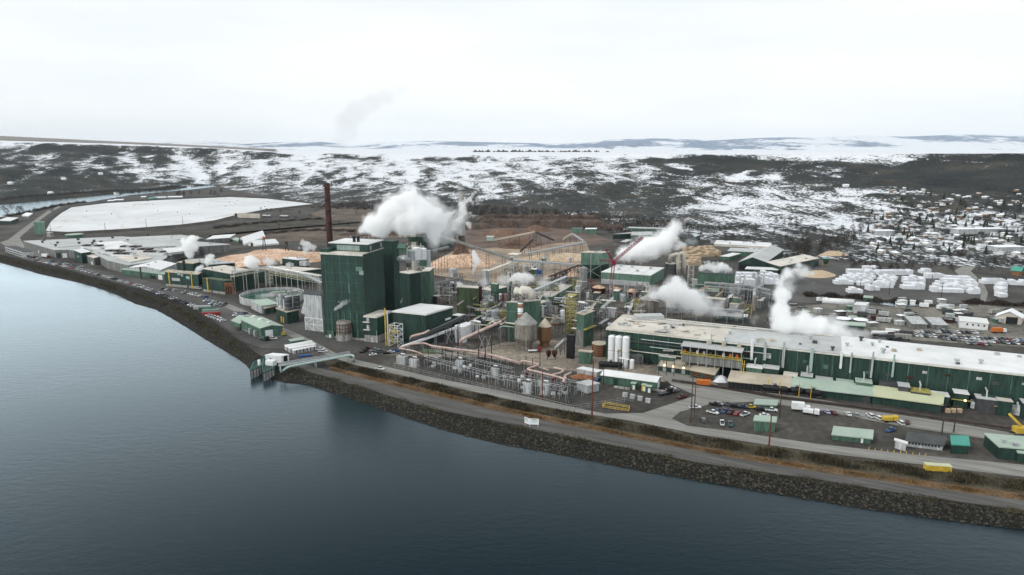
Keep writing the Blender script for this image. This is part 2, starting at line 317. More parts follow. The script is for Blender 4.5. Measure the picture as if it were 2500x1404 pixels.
# ---- hills under patchy snow
def snow_mat(name, c1, c2, c3, s1, s2, snow=(.68, .7, .73)):
    m, n, l, b = nodes(name); b.inputs['Roughness'].default_value = .9; b.inputs['Specular IOR Level'].default_value = .1
    g = n.new('ShaderNodeNewGeometry')
    def noise(sc_, det, ro=.6, mpv=None, dist=0):
        t = n.new('ShaderNodeTexNoise'); t.inputs['Scale'].default_value = sc_; t.inputs['Detail'].default_value = det; t.inputs['Roughness'].default_value = ro
        t.inputs['Distortion'].default_value = dist
        if mpv:
            q = n.new('ShaderNodeMapping'); q.inputs['Scale'].default_value = mpv[0]; q.inputs['Rotation'].default_value = (0, 0, mpv[1])
            l.new(g.outputs['Position'], q.inputs['Vector']); l.new(q.outputs[0], t.inputs['Vector'])
        else: l.new(g.outputs['Position'], t.inputs['Vector'])
        return t.outputs['Fac']
    def math_(op, a, b_):
        q = n.new('ShaderNodeMath'); q.operation = op
        for k, x in enumerate((a, b_)):
            if isinstance(x, (int, float)): q.inputs[k].default_value = x
            else: l.new(x, q.inputs[k])
        return q.outputs[0]
    at = n.new('ShaderNodeAttribute'); at.attribute_name = 'snow'
    A = noise(s1, 7, .68, ((1, .42, 5), .35), .6); B = noise(s2, 5, .75, ((1, .6, 3), -.3))
    s = math_('ADD', math_('MULTIPLY', A, .8), math_('MULTIPLY', B, .75))
    s = math_('ADD', s, math_('MULTIPLY', at.outputs['Fac'], .40))
    mr = n.new('ShaderNodeMapRange'); mr.interpolation_type = 'SMOOTHSTEP'; l.new(s, mr.inputs[0])
    mr.inputs[1].default_value = .93; mr.inputs[2].default_value = 1.02
    r = n.new('ShaderNodeValToRGB'); e = r.color_ramp.elements
    e[0].position = .35; e[0].color = (*c1, 1); e[1].position = .52; e[1].color = (*c2, 1); q = e.new(.68); q.color = (*c3, 1)
    l.new(noise(s1 * .6, 5, .6), r.inputs['Fac'])
    tx = n.new('ShaderNodeMapRange'); tx.inputs[1].default_value = .35; tx.inputs[2].default_value = .65; tx.inputs[3].default_value = .35; tx.inputs[4].default_value = 1.7; l.new(noise(s2 * 1.5, 5, .75, ((1, .5, 2), .2)), tx.inputs[0])
    tm = n.new('ShaderNodeMix'); tm.data_type = 'RGBA'; tm.blend_type = 'MULTIPLY'; tm.inputs['Factor'].default_value = 1; l.new(r.outputs[0], tm.inputs['A']); l.new(tx.outputs[0], tm.inputs['B'])
    dk = n.new('ShaderNodeAttribute'); dk.attribute_name = 'rock'
    dm = n.new('ShaderNodeMapRange'); dm.inputs[1].default_value = .4; dm.inputs[2].default_value = .55; l.new(noise(s2 * 1.3, 4, .7), dm.inputs[0])
    m0 = n.new('ShaderNodeMix'); m0.data_type = 'RGBA'; l.new(math_('MULTIPLY', dk.outputs['Fac'], dm.outputs[0]), m0.inputs['Factor']); l.new(tm.outputs['Result'], m0.inputs['A']); m0.inputs['B'].default_value = (.018, .02, .022, 1)
    fld = n.new('ShaderNodeAttribute'); fld.attribute_name = 'field'
    m1 = n.new('ShaderNodeMix'); m1.data_type = 'RGBA'; l.new(fld.outputs['Fac'], m1.inputs['Factor']); l.new(m0.outputs['Result'], m1.inputs['A']); m1.inputs['B'].default_value = (.21, .19, .17, 1)
    mm = n.new('ShaderNodeMix'); mm.data_type = 'RGBA'; l.new(mr.outputs[0], mm.inputs['Factor']); l.new(m1.outputs['Result'], mm.inputs['A']); mm.inputs['B'].default_value = (*snow, 1)
    l.new(mm.outputs['Result'], b.inputs['Base Color'])
    return m
M_hill = snow_mat('snowy_hill', (.02, .024, .025), (.036, .039, .035), (.068, .061, .048), .018, .17)
IP = lambda x, xs, ys: np.interp(x, xs, ys)
SPX = [0, 200, 400, 600, 800, 1000, 1200, 1400, 1600, 1800, 2000, 2200, 2400]
SROW = [345, 360, 375, 390, 405, 420, 435, 450, 465, 480, 500, 520, 540, 560, 600]
SNOW = np.array([[.85, .8, .8, .9, 1, 1, 1, 1, 1, 1, 1, 1, 1], [.4, .5, .5, .65, .9, 1, 1, 1, 1, 1, 1, 1, 1], [.35, .5, .55, .5, .6, .9, .95, .9, .75, .7, .75, .62, .5],
  [.32, .5, .6, .65, .75, .62, .62, .75, .35, .3, .38, .42, .4], [.3, .45, .55, .7, .8, .85, .8, .65, .4, .28, .28, .25, .24], [.15, .25, .6, .65, .6, .8, .65, .55, .62, .5, .38, .12, .08],
  [.15, .2, .6, .55, .55, .7, .6, .5, .62, .55, .48, .18, .08], [.05, .1, .2, .4, .45, .6, .55, .42, .3, .5, .5, .25, .05], [.1, .1, .1, .4, .4, .45, .5, .2, .15, .55, .48, .3, .05],
  [.02, .02, .05, .3, .3, .3, .4, .15, .15, .58, .5, .28, .05], [0, 0, 0, .2, .25, .25, .22, .15, .15, .6, .55, .32, .1], [0, 0, 0, .05, .1, .1, .12, .22, .25, .6, .5, .42, .3],
  [0, 0, 0, 0, .08, .1, .1, .22, .28, .52, .48, .5, .42], [0, 0, 0, 0, 0, .05, .06, .15, .35, .42, .42, .5, .5], [0, 0, 0, 0, 0, 0, 0, .08, .22, .28, .3, .4, .4]])
SNOW[3:9, 4:8] *= .86
def snow_at(px, row):
    cx = np.clip(np.interp(px, SPX, range(len(SPX))), 0, 11.999); cy_ = np.clip(np.interp(row, SROW, range(len(SROW))), 0, 13.999)
    i, j = cx.astype(int), cy_.astype(int); fx, fy = cx - i, cy_ - j
    return (SNOW[j, i] * (1 - fx) + SNOW[j, i + 1] * fx) * (1 - fy) + (SNOW[j + 1, i] * (1 - fx) + SNOW[j + 1, i + 1] * fx) * fy
px = np.linspace(-1500, 4000, 560); u = (px - 1250) / F
def yof(row):
    v = (702 - row) / F; return 120 * (CP + v * SP) / (SP - v * CP)     # level distance of a row
foot = yof(IP(px, [-600, 0, 300, 435, 520, 620, 700, 900, 1250, 1500, 1800, 2100, 2500, 3200], [505, 498, 470, 459, 449, 462, 478, 488, 497, 512, 552, 582, 602, 620]))
strt = yof(IP(px, [0, 520, 560, 700, 780, 900, 1100, 1500, 1700, 1900, 2100, 2500, 3200], [498, 449, 462, 488, 500, 520, 545, 558, 590, 618, 640, 655, 670]))
rimd = IP(px, [-1500, 0, 400, 700, 1000, 1500, 1800, 2200, 2500, 3200], [3300, 3100, 3000, 3000, 2750, 2500, 2150, 1800, 1600, 1400])
rimr = IP(px, [-1500, 0, 300, 500, 640, 730, 800, 1000, 1500, 2000, 2500, 3500], [325, 346, 353, 361, 369, 378, 374, 375.5, 376, 375, 373.5, 371])
rimz = 120 + (HZ - rimr) / F * rimd
topr = IP(px, [-1500, 0, 300, 500, 640, 720, 900, 1500, 2500, 4000], [300, 333, 347, 356, 363, 366, 367.5, 368, 367.5, 367])
topz = 120 + (HZ - topr) / F * 8000
rows = []
for k in range(18): rows.append((0, k / 18))
for k in range(190): rows.append((1, k / 190))
for k in range(26): rows.append((2, (k / 25) ** 1.6))
XX, YY, ZZ, SN, RK, FL = [], [], [], [], [], []
for kind, t in rows:
    if kind == 0: y = strt + (foot - strt) * t; base = .12 + 0 * y + t * .5; tt = 0 * y
    elif kind == 1:
        y = foot + (rimd - foot) * t; tt = 0 * y + t
    else:
        y = rimd + (13000 - rimd) * t; tt = 0 * y + 1
    x = u * (y * CP + (24 * (1 - t) if kind == 1 else 24 if kind == 0 else 0))
    wob = (fbm(x / 420, y / 420, 3) - .5) * .24
    if kind == 1:
        q = np.clip(tt + wob * 4 * t * (1 - t), 0, 1)
        s_ = np.interp(q, [0, .12, .3, .5, .65, .8, .88, .93, .965, 1], [0, .05, .15, .3, .43, .62, .74, .82, .97, 1])
        gul = np.abs(fbm(x / 190 + y / 700, y / 520 + 3, 4) - .5) * 2
        amp = np.clip(t * 4, 0, 1) * np.clip((1 - t) * 6, 0, 1)
        spur = 62 * np.exp(-((px + 60) / 330) ** 2) * math.exp(-((t - .3) / .13) ** 2)
        z = .62 + rimz * s_ + amp * ((gul - .3) * 40 + (fbm(x / 90, y / 90, 4) - .5) * 20 + (fbm(x / 600, y / 500, 3) - .5) * 30) + spur
        z = np.maximum(z, .3 + t * 10) - np.where(px < 520, 1, 0) * max(0, 1 - t * 25) * 6
    elif kind == 0: z = base + (fbm(x / 60, y / 60, 3)) * .6 * t - np.where(px < 520, 6, 0)
    else:
        d = (y - rimd) / (8000 - rimd)
        z = rimz + (topz - rimz) * np.clip(d, 0, 1) + (fbm(x / 900, y / 1500, 3) - .5) * 6 * min(1, t * 9) + .62
    row = 702 - F * (y * SP + (z - 120) * CP) / (y * CP + (120 - z) * SP)
    sn = snow_at(px, row) if kind < 2 else 0 * y + 1.25
    if kind == 1 and t > .9: sn = sn + (t - .9) * 3 * np.where(px > 760, 1, .6)
    cl = 0 * y
    if kind == 1:
        cl = np.exp(-((q - .93) / (.02 + .03 * fbm(x / 500, y * 0, 2))) ** 2) * np.clip(fbm(x / 150, y / 300, 4) * 6 - 2.5, 0, 1) * np.where((px > 880) & (px < 1480), .8, 1)
        dk_ = np.clip((px - 1480) / 200, 0, 1) * np.exp(-((q - .74) / .12) ** 2) * np.clip(fbm(x / 220 + 4, y / 160, 4) * 5 - 1.9, 0, 1)
        dl_ = np.clip((700 - px) / 200, 0, 1) * np.exp(-((q - .78) / .14) ** 2) * np.clip(fbm(x / 160 + 9, y / 200, 4) * 5 - 2.2, 0, 1)
        cl = np.clip(cl + .8 * dk_ + .7 * dl_, 0, 1)
        sn = sn - cl * .6
    if kind == 2: fl = np.clip((690 - px) / 60, 0, 1) * np.clip((t - .025) * 40, 0, 1); sn = sn - fl * 3; 
    else: fl = 0 * y
    XX.append(x); YY.append(y + 0 * x); ZZ.append(z); SN.append(sn); RK.append(cl); FL.append(fl)
XX, YY, ZZ, SN, RK, FL = map(np.array, (XX, YY, ZZ, SN, RK, FL))
i1 = 208; zs = ZZ[18:i1].copy()
for _ in range(7):
    zs[1:-1] = (zs[:-2] + zs[2:] + zs[1:-1]) / 3; zs[:, 1:-1] = (zs[:, :-2] + zs[:, 2:] + zs[:, 1:-1]) / 3
hol = zs - ZZ[18:i1]; hol /= hol.std(); side = np.gradient(ZZ[18:i1], axis=1) / np.gradient(XX[18:i1], axis=1); side /= side.std()
SN[18:i1] += np.clip(hol, -2, 2) * .11 + np.clip(side, -2, 2) * .13
def land_z(x, y):
    """height of the hills at a place (nearest grid point)"""
    c = int(np.clip(np.interp((x / y / CP) if y else 0, u, np.arange(len(u))), 0, len(u) - 1)); k = int(np.argmin(np.abs(YY[:, c] - y)))
    return float(ZZ[k, c]) if YY[0, c] <= y else 0.0
grid_mesh('hills', XX, YY, ZZ, M_hill, dict(snow=SN, rock=RK, field=FL), kind='structure', label='hills and plateau under patchy snow', cat='hills')
# ---- far mountains
M_mtn = snow_mat('far_mountain', (.13, .18, .26), (.14, .19, .27), (.15, .2, .28), .0011, .006)  # distance haze is put into the bare colours, lightened towards pale blue
skyl = IP(px, [-1500, 400, 520, 600, 700, 780, 860, 960, 1050, 1200, 1350, 1440, 1500, 1600, 1750, 1850, 2000, 2100, 2200, 2350, 2500, 4000],
          [340, 347, 344, 352, 347, 346, 355, 346, 345, 348, 351, 346, 341, 339, 343, 338, 335, 332, 335, 330, 330, 325])
X2, Y2, Z2, S2 = [], [], [], []
for k in range(40):
    t = k / 39; y = 12500 + 5500 * t + 0 * px; x = u * y * CP
    top = 120 + (HZ - skyl) / F * 18000
    ridge = np.clip(t * 1.25 - .25, 0, 1) ** 1.2
    fr = 45 * np.exp(-((t - .25) / .12) ** 2) * np.clip(fbm(x / 1800, x * 0 + 3, 3) * 2.4 - .75, 0, 1) * np.clip((px - 1400) / 300, .3, 1)
    z = 100 + (top - 100) * ridge + fr + (fbm(x / 900, y / 900, 4) - .5) * 60 * ridge * (1 - ridge) * 2
    X2.append(x); Y2.append(y); Z2.append(z)
    S2.append(1.0 - .5 * np.clip((t - .3) * 3, 0, 1) + (fbm(x / 1300, y / 1500 + 9, 4) - .5) * 1.9)
X2, Y2, Z2, S2 = map(np.array, (X2, Y2, Z2, S2))
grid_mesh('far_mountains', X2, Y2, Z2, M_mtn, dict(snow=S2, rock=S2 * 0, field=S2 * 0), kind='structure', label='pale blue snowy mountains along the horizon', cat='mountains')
# ---- haze
hz = MB(); hz.par((-24000, -1500, -9), (48000, 0, 0), (0, 21500, 0), (0, 0, 560))
m = bpy.data.materials.new('haze'); m.use_nodes = True; n, l = m.node_tree.nodes, m.node_tree.links; n.clear()
o_ = n.new('ShaderNodeOutputMaterial'); pv = n.new('ShaderNodeVolumePrincipled'); l.new(pv.outputs[0], o_.inputs['Volume'])
pv.inputs['Color'].default_value = (.86, .93, 1, 1); pv.inputs['Density'].default_value = 2.0e-5; pv.inputs['Anisotropy'].default_value = .6
hz.build('haze', m, kind='stuff', label='thin pale haze over the valley', cat='haze')
# ---- settling pond
POND = [(110, 566), (125, 540), (150, 520), (175, 506), (260, 496), (400, 488), (560, 481), (650, 485), (775, 499), (720, 505), (640, 514), (570, 528), (520, 541), (440, 551), (300, 562), (170, 569)]
M_pond = mat('pond_ice', (.6, .61, .61), .6, .08, .006, c2=(.7, .71, .72))
def stain(m):
    n, l = m.node_tree.nodes, m.node_tree.links; b = n['Principled BSDF']; src = b.inputs['Base Color'].links[0].from_socket
    g = n.new('ShaderNodeNewGeometry'); t = n.new('ShaderNodeTexNoise'); t.inputs['Scale'].default_value = .0045; t.inputs['Detail'].default_value = 4; t.inputs['Distortion'].default_value = 1.2; l.new(g.outputs['Position'], t.inputs['Vector'])
    a = n.new('ShaderNodeMath'); a.operation = 'SUBTRACT'; a.inputs[1].default_value = .5; l.new(t.outputs['Fac'], a.inputs[0]); c = n.new('ShaderNodeMath'); c.operation = 'ABSOLUTE'; l.new(a.outputs[0], c.inputs[0])
    r = n.new('ShaderNodeMapRange'); r.inputs[1].default_value = 0; r.inputs[2].default_value = .012; r.inputs[3].default_value = .55; r.inputs[4].default_value = 0; l.new(c.outputs[0], r.inputs[0])
    x = n.new('ShaderNodeMix'); x.data_type = 'RGBA'; l.new(r.outputs[0], x.inputs['Factor']); l.new(src, x.inputs['A']); x.inputs['B'].default_value = (.42, .34, .24, 1); l.new(x.outputs['Result'], b.inputs['Base Color'])
stain(M_pond)
def grow(pix, k):
    c = Vector((sum(p[0] for p in pix) / len(pix), sum(p[1] for p in pix) / len(pix)))
    return [(c.x + (x - c.x) * k, c.y + (y - c.y) * k) for x, y in pix]
pp = [G(x, y, .6) for x, y in POND]; cen = sum(pp, Vector()) / len(pp)
b = MB(); b.prism(pp, .2, .6); pond = b.build('settling_pond', M_pond, kind='structure', label='large settling pond covered in white ice', cat='pond')
b = MB(); k = len(pp)
for p in pp:
    d = (p - cen); d.z = 0; d.normalize()
    b.v += [tuple(UP(p, .3)), tuple(UP(p + d * 5, 3)), tuple(UP(p + d * 11, 3)), tuple(UP(p + d * 22, 0.02))]
for i in range(k):
    for j in range(3): b.f.append((i * 4 + j, ((i + 1) % k) * 4 + j, ((i + 1) % k) * 4 + j + 1, i * 4 + j + 1))
M_dike = mat('pond_dike', (.04, .038, .034), .95, .35, .06, c2=(.075, .07, .06))
b.build('pond_dike', M_dike, kind='structure', label='dark earth dike round the white pond', cat='dike')
# ================================================================ BUILDING KIT
def siding(name, c, dirt=.3):
    return mat(name, c, .62, dirt, .22, streak=True, fine=1.3)
M = {}
M['dg'] = siding('dark_green_siding', (.019, .046, .036)); M['mg'] = siding('mid_green_siding', (.066, .125, .092), .22); M['sg'] = siding('sea_green_siding', (.115, .2, .155), .15)
M['pg'] = mat('pale_green_roof', (.34, .42, .35), .6, .12, .08); M['og'] = siding('olive_green_siding', (.08, .11, .062), .35)
M['yg'] = mat('yellow_green_roof', (.48, .5, .33), .6, .08, .1)
M['grey'] = siding('grey_siding', (.17, .175, .165), .3); M['lgrey'] = siding('light_grey_siding', (.4, .41, .41), .18)
M['rw'] = mat('white_roof', (.68, .69, .68), .7, .14, .06, c2=(.76, .76, .75)); M['rg'] = mat('grey_roof', (.42, .43, .42), .8, .1, .03, c2=(.5, .51, .505), fine=.4, fc=.08)
M['rc'] = mat('cream_roof', (.55, .5, .43), .8, .2, .05, c2=(.68, .64, .57)); M['rt'] = mat('tan_roof', (.42, .37, .29), .8, .2, .08, c2=(.52, .46, .36))
M['rd'] = mat('dark_roof', (.07, .075, .075), .85, .3, .1); M['snow'] = mat('snow_cover', (.8, .82, .85), .9, .05, .2)
M['steel'] = mat('galvanised_steel', (.4, .42, .43), .45, .2, .5, metal=.3); M['cream'] = mat('cream_steel', (.62, .6, .53), .6, .2, .3)
M['white'] = mat('white_paint', (.74, .75, .75), .55, .1, .4); M['yellow'] = mat('yellow_paint', (.55, .38, .05), .5, .2, .6)
M['dyel'] = mat('dull_yellow_steel', (.33, .29, .08), .6, .35, .5); M['rust'] = mat('rusty_brown_steel', (.038, .012, .0095), .75, .5, .35, c2=(.065, .022, .017))
M['conc'] = mat('concrete', (.3, .295, .275), .9, .3, .25, streak=True, fine=2); M['dconc'] = mat('stained_concrete', (.21, .19, .165), .9, .42, .35, streak=True, fine=2)
M['brick'] = mat('red_brown_brick', (.23, .1, .055), .9, .35, .6, fine=3); M['wood'] = mat('brown_wood_tank', (.2, .105, .055), .85, .35, .5, streak=True)
M['pink'] = mat('salmon_pipe_cladding', (.46, .31, .27), .6, .2, .25, c2=(.6, .48, .43)); M['red'] = mat('red_paint', (.2, .025, .028), .5, .2, .5)
M['dred'] = mat('dark_red_crane_paint', (.25, .02, .04), .5, .2, .5)
M['black'] = mat('black_paint', (.012, .012, .014), .5, .3, .5); M['dark'] = mat('opening_shade', (.018, .02, .02), .8, .3, .5); M['dgrey'] = mat('dark_grey_steel', (.06, .063, .066), .55, .3, .5)  # the opening colour paints the shade inside doorways and bays onto solid panels
M['glass'] = mat('window_glass', (.03, .04, .045), .1, .2, .5, spec=.7); M['fglass'] = mat('frosted_glazing', (.25, .32, .29), .35, .2, .5)
M['blue'] = mat('blue_paint', (.03, .11, .38), .5, .15, .5); M['orange'] = mat('orange_paint', (.55, .15, .03), .6, .2, .5); M['teal'] = mat('teal_paint', (.05, .28, .22), .5, .15, .5)
M['tealp'] = mat('pale_teal_pipe', (.36, .47, .43), .5, .1, .5); M['chip'] = mat('wood_chips', (.5, .31, .2), .95, .25, .03, c2=(.66, .47, .34), fine=.35, bump=.6, bscale=.15)
M['chipd'] = mat('brown_bark', (.12, .073, .052), .95, .4, .03, c2=(.21, .13, .09), fine=.3, bump=.6, bscale=.12); M['log'] = mat('log_deck', (.055, .04, .034), .95, .5, .06, c2=(.12, .085, .068), fine=.4)
M['pole'] = mat('wooden_pole', (.065, .042, .03), .9, .3, .5); M['rpole'] = mat('red_brown_pole', (.13, .035, .022), .85, .3, .5)
M['lumber'] = mat('yellow_lumber', (.48, .37, .25), .8, .15, .5); M['wrap'] = mat('white_lumber_wrap', (.72, .74, .77), .4, .08, .6); M['rubber'] = mat('tyre_rubber', (.015, .015, .015), .8, .2, 1)
M['greenw'] = mat('green_tank_water', (.02, .085, .06), .12, .3, .1, spec=.6); M['sil'] = mat('silver_cladding', (.33, .34, .34), .4, .2, .4, metal=.5)
M['car'] = mat('car_paint', (.9, .9, .9), .3, .05, .5, spec=.5, objcol=True); M['paint'] = mat('container_paint', (.9, .9, .9), .55, .12, .4, objcol=True, streak=True)
M['stain'] = mat('orange_rust_stain', (.26, .085, .035), .8, .5, .6, c2=(.45, .25, .15), streak=True)
def emis(name, c, s):
    m, n, l, b = nodes(name); b.inputs['Emission Color'].default_value = (*c, 1); b.inputs['Emission Strength'].default_value = s; b.inputs['Base Color'].default_value = (*c, 1); return m
M['bulb'] = emis('lit_sodium_lamp', (1, .62, .28), 9)
def rect3(A, B, C):
    """square up the corner A between its two neighbours"""
    ab = B - A; ab.z = 0; ac = C - A; ac.z = 0
    n = Vector((-ab.y, ab.x, 0)).normalized(); d = ac.dot(n)
    return A + n * (1 if d > 0 else -1) * ac.length
BL = {}
def face(root, P, h0, i, u0, u1, z0, z1, m, name, proud=.15, label=None, parent=None):
    """a door, window, trim or panel standing proud of wall i of the footprint P"""
    n = len(P); a, b_ = P[i], P[(i + 1) % n]; cen = sum(P, Vector()) / n
    d = (b_ - a); o = Vector((d.y, -d.x, 0)).normalized()
    if o.dot((a + b_) / 2 - cen) < 0: o = -o
    b = MB(); b.par(UP(a + d * u0, h0 + z0) - o * .05, UP(d * (u1 - u0), 0), o * (proud + .05), (0, 0, z1 - z0))
    return b.build(name, m, parent or root, label=label)
def bld(name, label, pts, yb=None, h=None, wall='dg', roof='rg', cat='building', shape='flat', z0=0.0, rect=True, group=None,
        vents=0, doors=(), wins=(), trim=None, base=None, over=.35, rise=1.8, ridge=0, thick=.45, vm='steel'):
    """pts: roof corners in the photograph, the first the near corner whose foot is at row yb; three corners are completed to a rectangle"""
    if h is None:
        P0 = G(pts[0][0], yb, z0); h = ZAT(P0, pts[0][1])
    Q = [G(x, y, h) for x, y in pts]
    if len(Q) == 3:
        A, B, C = Q
        if rect: C = rect3(A, B, C)
        Q = [A, B, B + C - A, C]
    P = [UP(q, z0) for q in Q]; n = len(P); cen = sum(P, Vector()) / n
    root = T(name, label, cat, cen, group); hh = h - z0
    if shape == 'gable' and n == 4:
        # ridge runs parallel to edge `ridge` (0: A-B, 1: B-D)
        q = P if ridge == 0 else P[1:] + P[:1]
        b = MB(); e0, e1 = (q[0] + q[3]) / 2, (q[1] + q[2]) / 2
        v = [UP(p, z0) for p in q] + [UP(p, h) for p in q] + [UP(e0, h + rise), UP(e1, h + rise)]
        b.add(v, [(3, 2, 1, 0), (0, 1, 5, 4), (2, 3, 7, 6), (1, 2, 6, 9, 5), (3, 0, 4, 8, 7), (4, 5, 9, 8), (6, 7, 8, 9)]); b.build('wall', M[wall], root)
        d = (q[1] - q[0]).normalized() * over * 2; s = (q[0] - q[3]).normalized() * over * 2
        sl = rise / max(.1, (q[0] - e0).length) * over * 2
        for k, (a1, a2, ss) in enumerate(((q[0], q[1], s), (q[3], q[2], -s))):
            r = MB(); w0, w1 = UP(a1 - d + ss, h - sl + .06), UP(a2 + d + ss, h - sl + .06); t0, t1 = UP(e0 - d, h + rise + .06), UP(e1 + d, h + rise + .06)
            up = Vector((0, 0, .3)); r.add([w0, w1, t1, t0, w0 + up, w1 + up, t1 + up, t0 + up], [(3, 2, 1, 0), (4, 5, 6, 7), (0, 1, 5, 4), (1, 2, 6, 5), (2, 3, 7, 6), (3, 0, 4, 7)])
            r.build('roof', M[roof], root)
        roof_z = lambda p: h + rise
    elif shape == 'mono' and n == 4:
        # one slope, low along the near edge A-B
        b = MB(); v = [UP(p, z0) for p in P] + [UP(P[0], h), UP(P[1], h), UP(P[2], h + rise), UP(P[3], h + rise)]
        fs = [(3, 2, 1, 0), (0, 1, 5, 4), (1, 2, 6, 5), (2, 3, 7, 6), (3, 0, 4, 7), (4, 5, 6, 7)]; b.add(v, fs); b.build('wall', M[wall], root)
        d = (P[1] - P[0]).normalized() * over; s = (P[0] - P[3]).normalized() * over * 2; dz = Vector((0, 0, rise * over * 2 / max(1, (P[0] - P[3]).length)))
        v = [v[4] - d + s - dz, v[5] + d + s - dz, v[6] + d - s + dz, v[7] - d - s + dz]; up = Vector((0, 0, thick)); lo = Vector((0, 0, .05))
        r = MB(); r.add([x + lo for x in v] + [x + up for x in v], [(3, 2, 1, 0), (4, 5, 6, 7), (0, 1, 5, 4), (1, 2, 6, 5), (2, 3, 7, 6), (3, 0, 4, 7)]); r.build('roof', M[roof], root)
        roof_z = lambda p: h + rise * .6
    else:
        b = MB(); b.prism(P, z0, h); b.build('wall', M[wall], root)
        b = MB(); b.prism([p + (p - cen).normalized() * over * 1.4 for p in P], h - .02, h + thick)
        ro = b.build('roof', M[roof], root)
        roof_z = lambda p: h + thick
    if trim:
        b = MB(); b.prism([p + (p - cen).normalized() * (over + .25) * 1.4 for p in P], h - .5, h - .05); b.build('fascia', M[trim], root)
    if base:
        b = MB(); b.prism([p + (p - cen).normalized() * .35 for p in P], z0, z0 + base[1]); b.build('foundation', M[base[0]], root)
    rr = random.Random(hash(label) % 9999 if False else sum(map(ord, label)))
    for k in range(vents):
        a, bb_ = rr.uniform(.1, .9), rr.uniform(.12, .88)
        p = (P[0] * (1 - a) + P[1] * a) * (1 - bb_) + ((P[3] if n > 3 else P[2]) * (1 - a) + P[2] * a) * bb_
        if shape == 'gable': bb_ = .5; p = (P[0] * (1 - a) + P[1] * a + P[3] * (1 - a) + P[2] * a) / 2 if ridge == 0 else (P[1] * (1 - a) + P[2] * a + P[0] * (1 - a) + P[3] * a) / 2
        b = MB(); zz = roof_z(p) - .1
        if rr.random() < .5: b.box(UP(p, zz), rr.uniform(1.2, 2.6), rr.uniform(1, 2), rr.uniform(.8, 1.6), rr.random())
        else: b.lathe(UP(p, zz), [(.5, 0), (.5, .9), (.95, 1.0), (.95, 1.5), (.3, 1.8)], 10)
        b.build('roof_vent', M[vm], root)
    for (i, u0, u1, za, zb, mm) in doors: face(root, P, z0, i, u0, u1, za, zb, M[mm], 'door')
    for (i, u0, u1, za, zb, mm) in wins: face(root, P, z0, i, u0, u1, za, zb, M[mm], 'window')
    BL[label] = (root, P, h)
    return root, P, h
def tank(name, label, cx, yb, rpx, ytop, m='conc', top='cone', rise=None, bands=0, bm='steel', cat='tank', z0=0.0, group=None, topm=None, n=24, prof=None):
    """upright tank: cx, yb the middle of its front foot, ytop the row of its shell's top at the middle"""
    f = G(cx, yb, z0); r = rpx / PXW(f); c = UP(f + Vector((f.x, f.y, 0)).normalized() * r, z0); h = ZAT(c, ytop) - z0
    root = T(name, label, cat, c, group)
    b = MB(); b.lathe(c, prof(r, h) if prof else [(r, 0), (r, h)], n); b.build('shell', M[m], root, smooth=False)
    rise = r * .35 if rise is None else rise; z = UP(c, z0 + h)
    b = MB()
    if top == 'cone': b.lathe(z, [(r * 1.03, 0), (r * 1.03, .15), (r * .08, rise)], n)
    elif top == 'dome': b.lathe(z, [(r * 1.02, 0), (r * .95, rise * .4), (r * .7, rise * .8), (r * .1, rise)], n)
    else: b.lathe(z, [(r * 1.03, 0), (r * 1.03, .4)], n)
    b.build('roof', M[topm or m], root)
    for k in range(bands):
        b = MB(); zz = h * (k + .5) / bands; b.lathe(UP(c, z0 + zz), [(r * 1.025, 0), (r * 1.025, .28)], n); b.build('band', M[bm], root)
    return root, c, r, h
def pipe(label, pts, r, m='steel', name='pipe', cat='pipe', legs=0, legm='steel', group=None, n=8, parent=None):
    """a run of pipe through (px, py, z) with pipe stands under it"""
    W_ = [G(*p) for p in pts]; root = parent or T(name, label, cat, UP(W_[0], 0), group)
    # rounded corners
    out = [W_[0]]
    for i in range(1, len(W_) - 1):
        a, b_, c = W_[i - 1], W_[i], W_[i + 1]; k = min(1.5 + r, (a - b_).length * .4, (c - b_).length * .4)
        out += [b_ + (a - b_).normalized() * k, b_ + ((a - b_).normalized() + (c - b_).normalized()) * k * .28, b_ + (c - b_).normalized() * k]
    out.append(W_[-1])
    MB().tube(out, r, n).build('pipe_run', M[m], root, smooth=True)
    if legs:
        for i in range(len(W_) - 1):
            a, b_ = W_[i], W_[i + 1]; L_ = (b_ - a).length; k = max(1, int(L_ / legs))
            for j in range(k):
                p = a.lerp(b_, (j + .5) / k)
                if p.z > 2: MB().bar(UP(p, 0), UP(p, p.z - r * .5), .14).build('stand', M[legm], root)
    return root
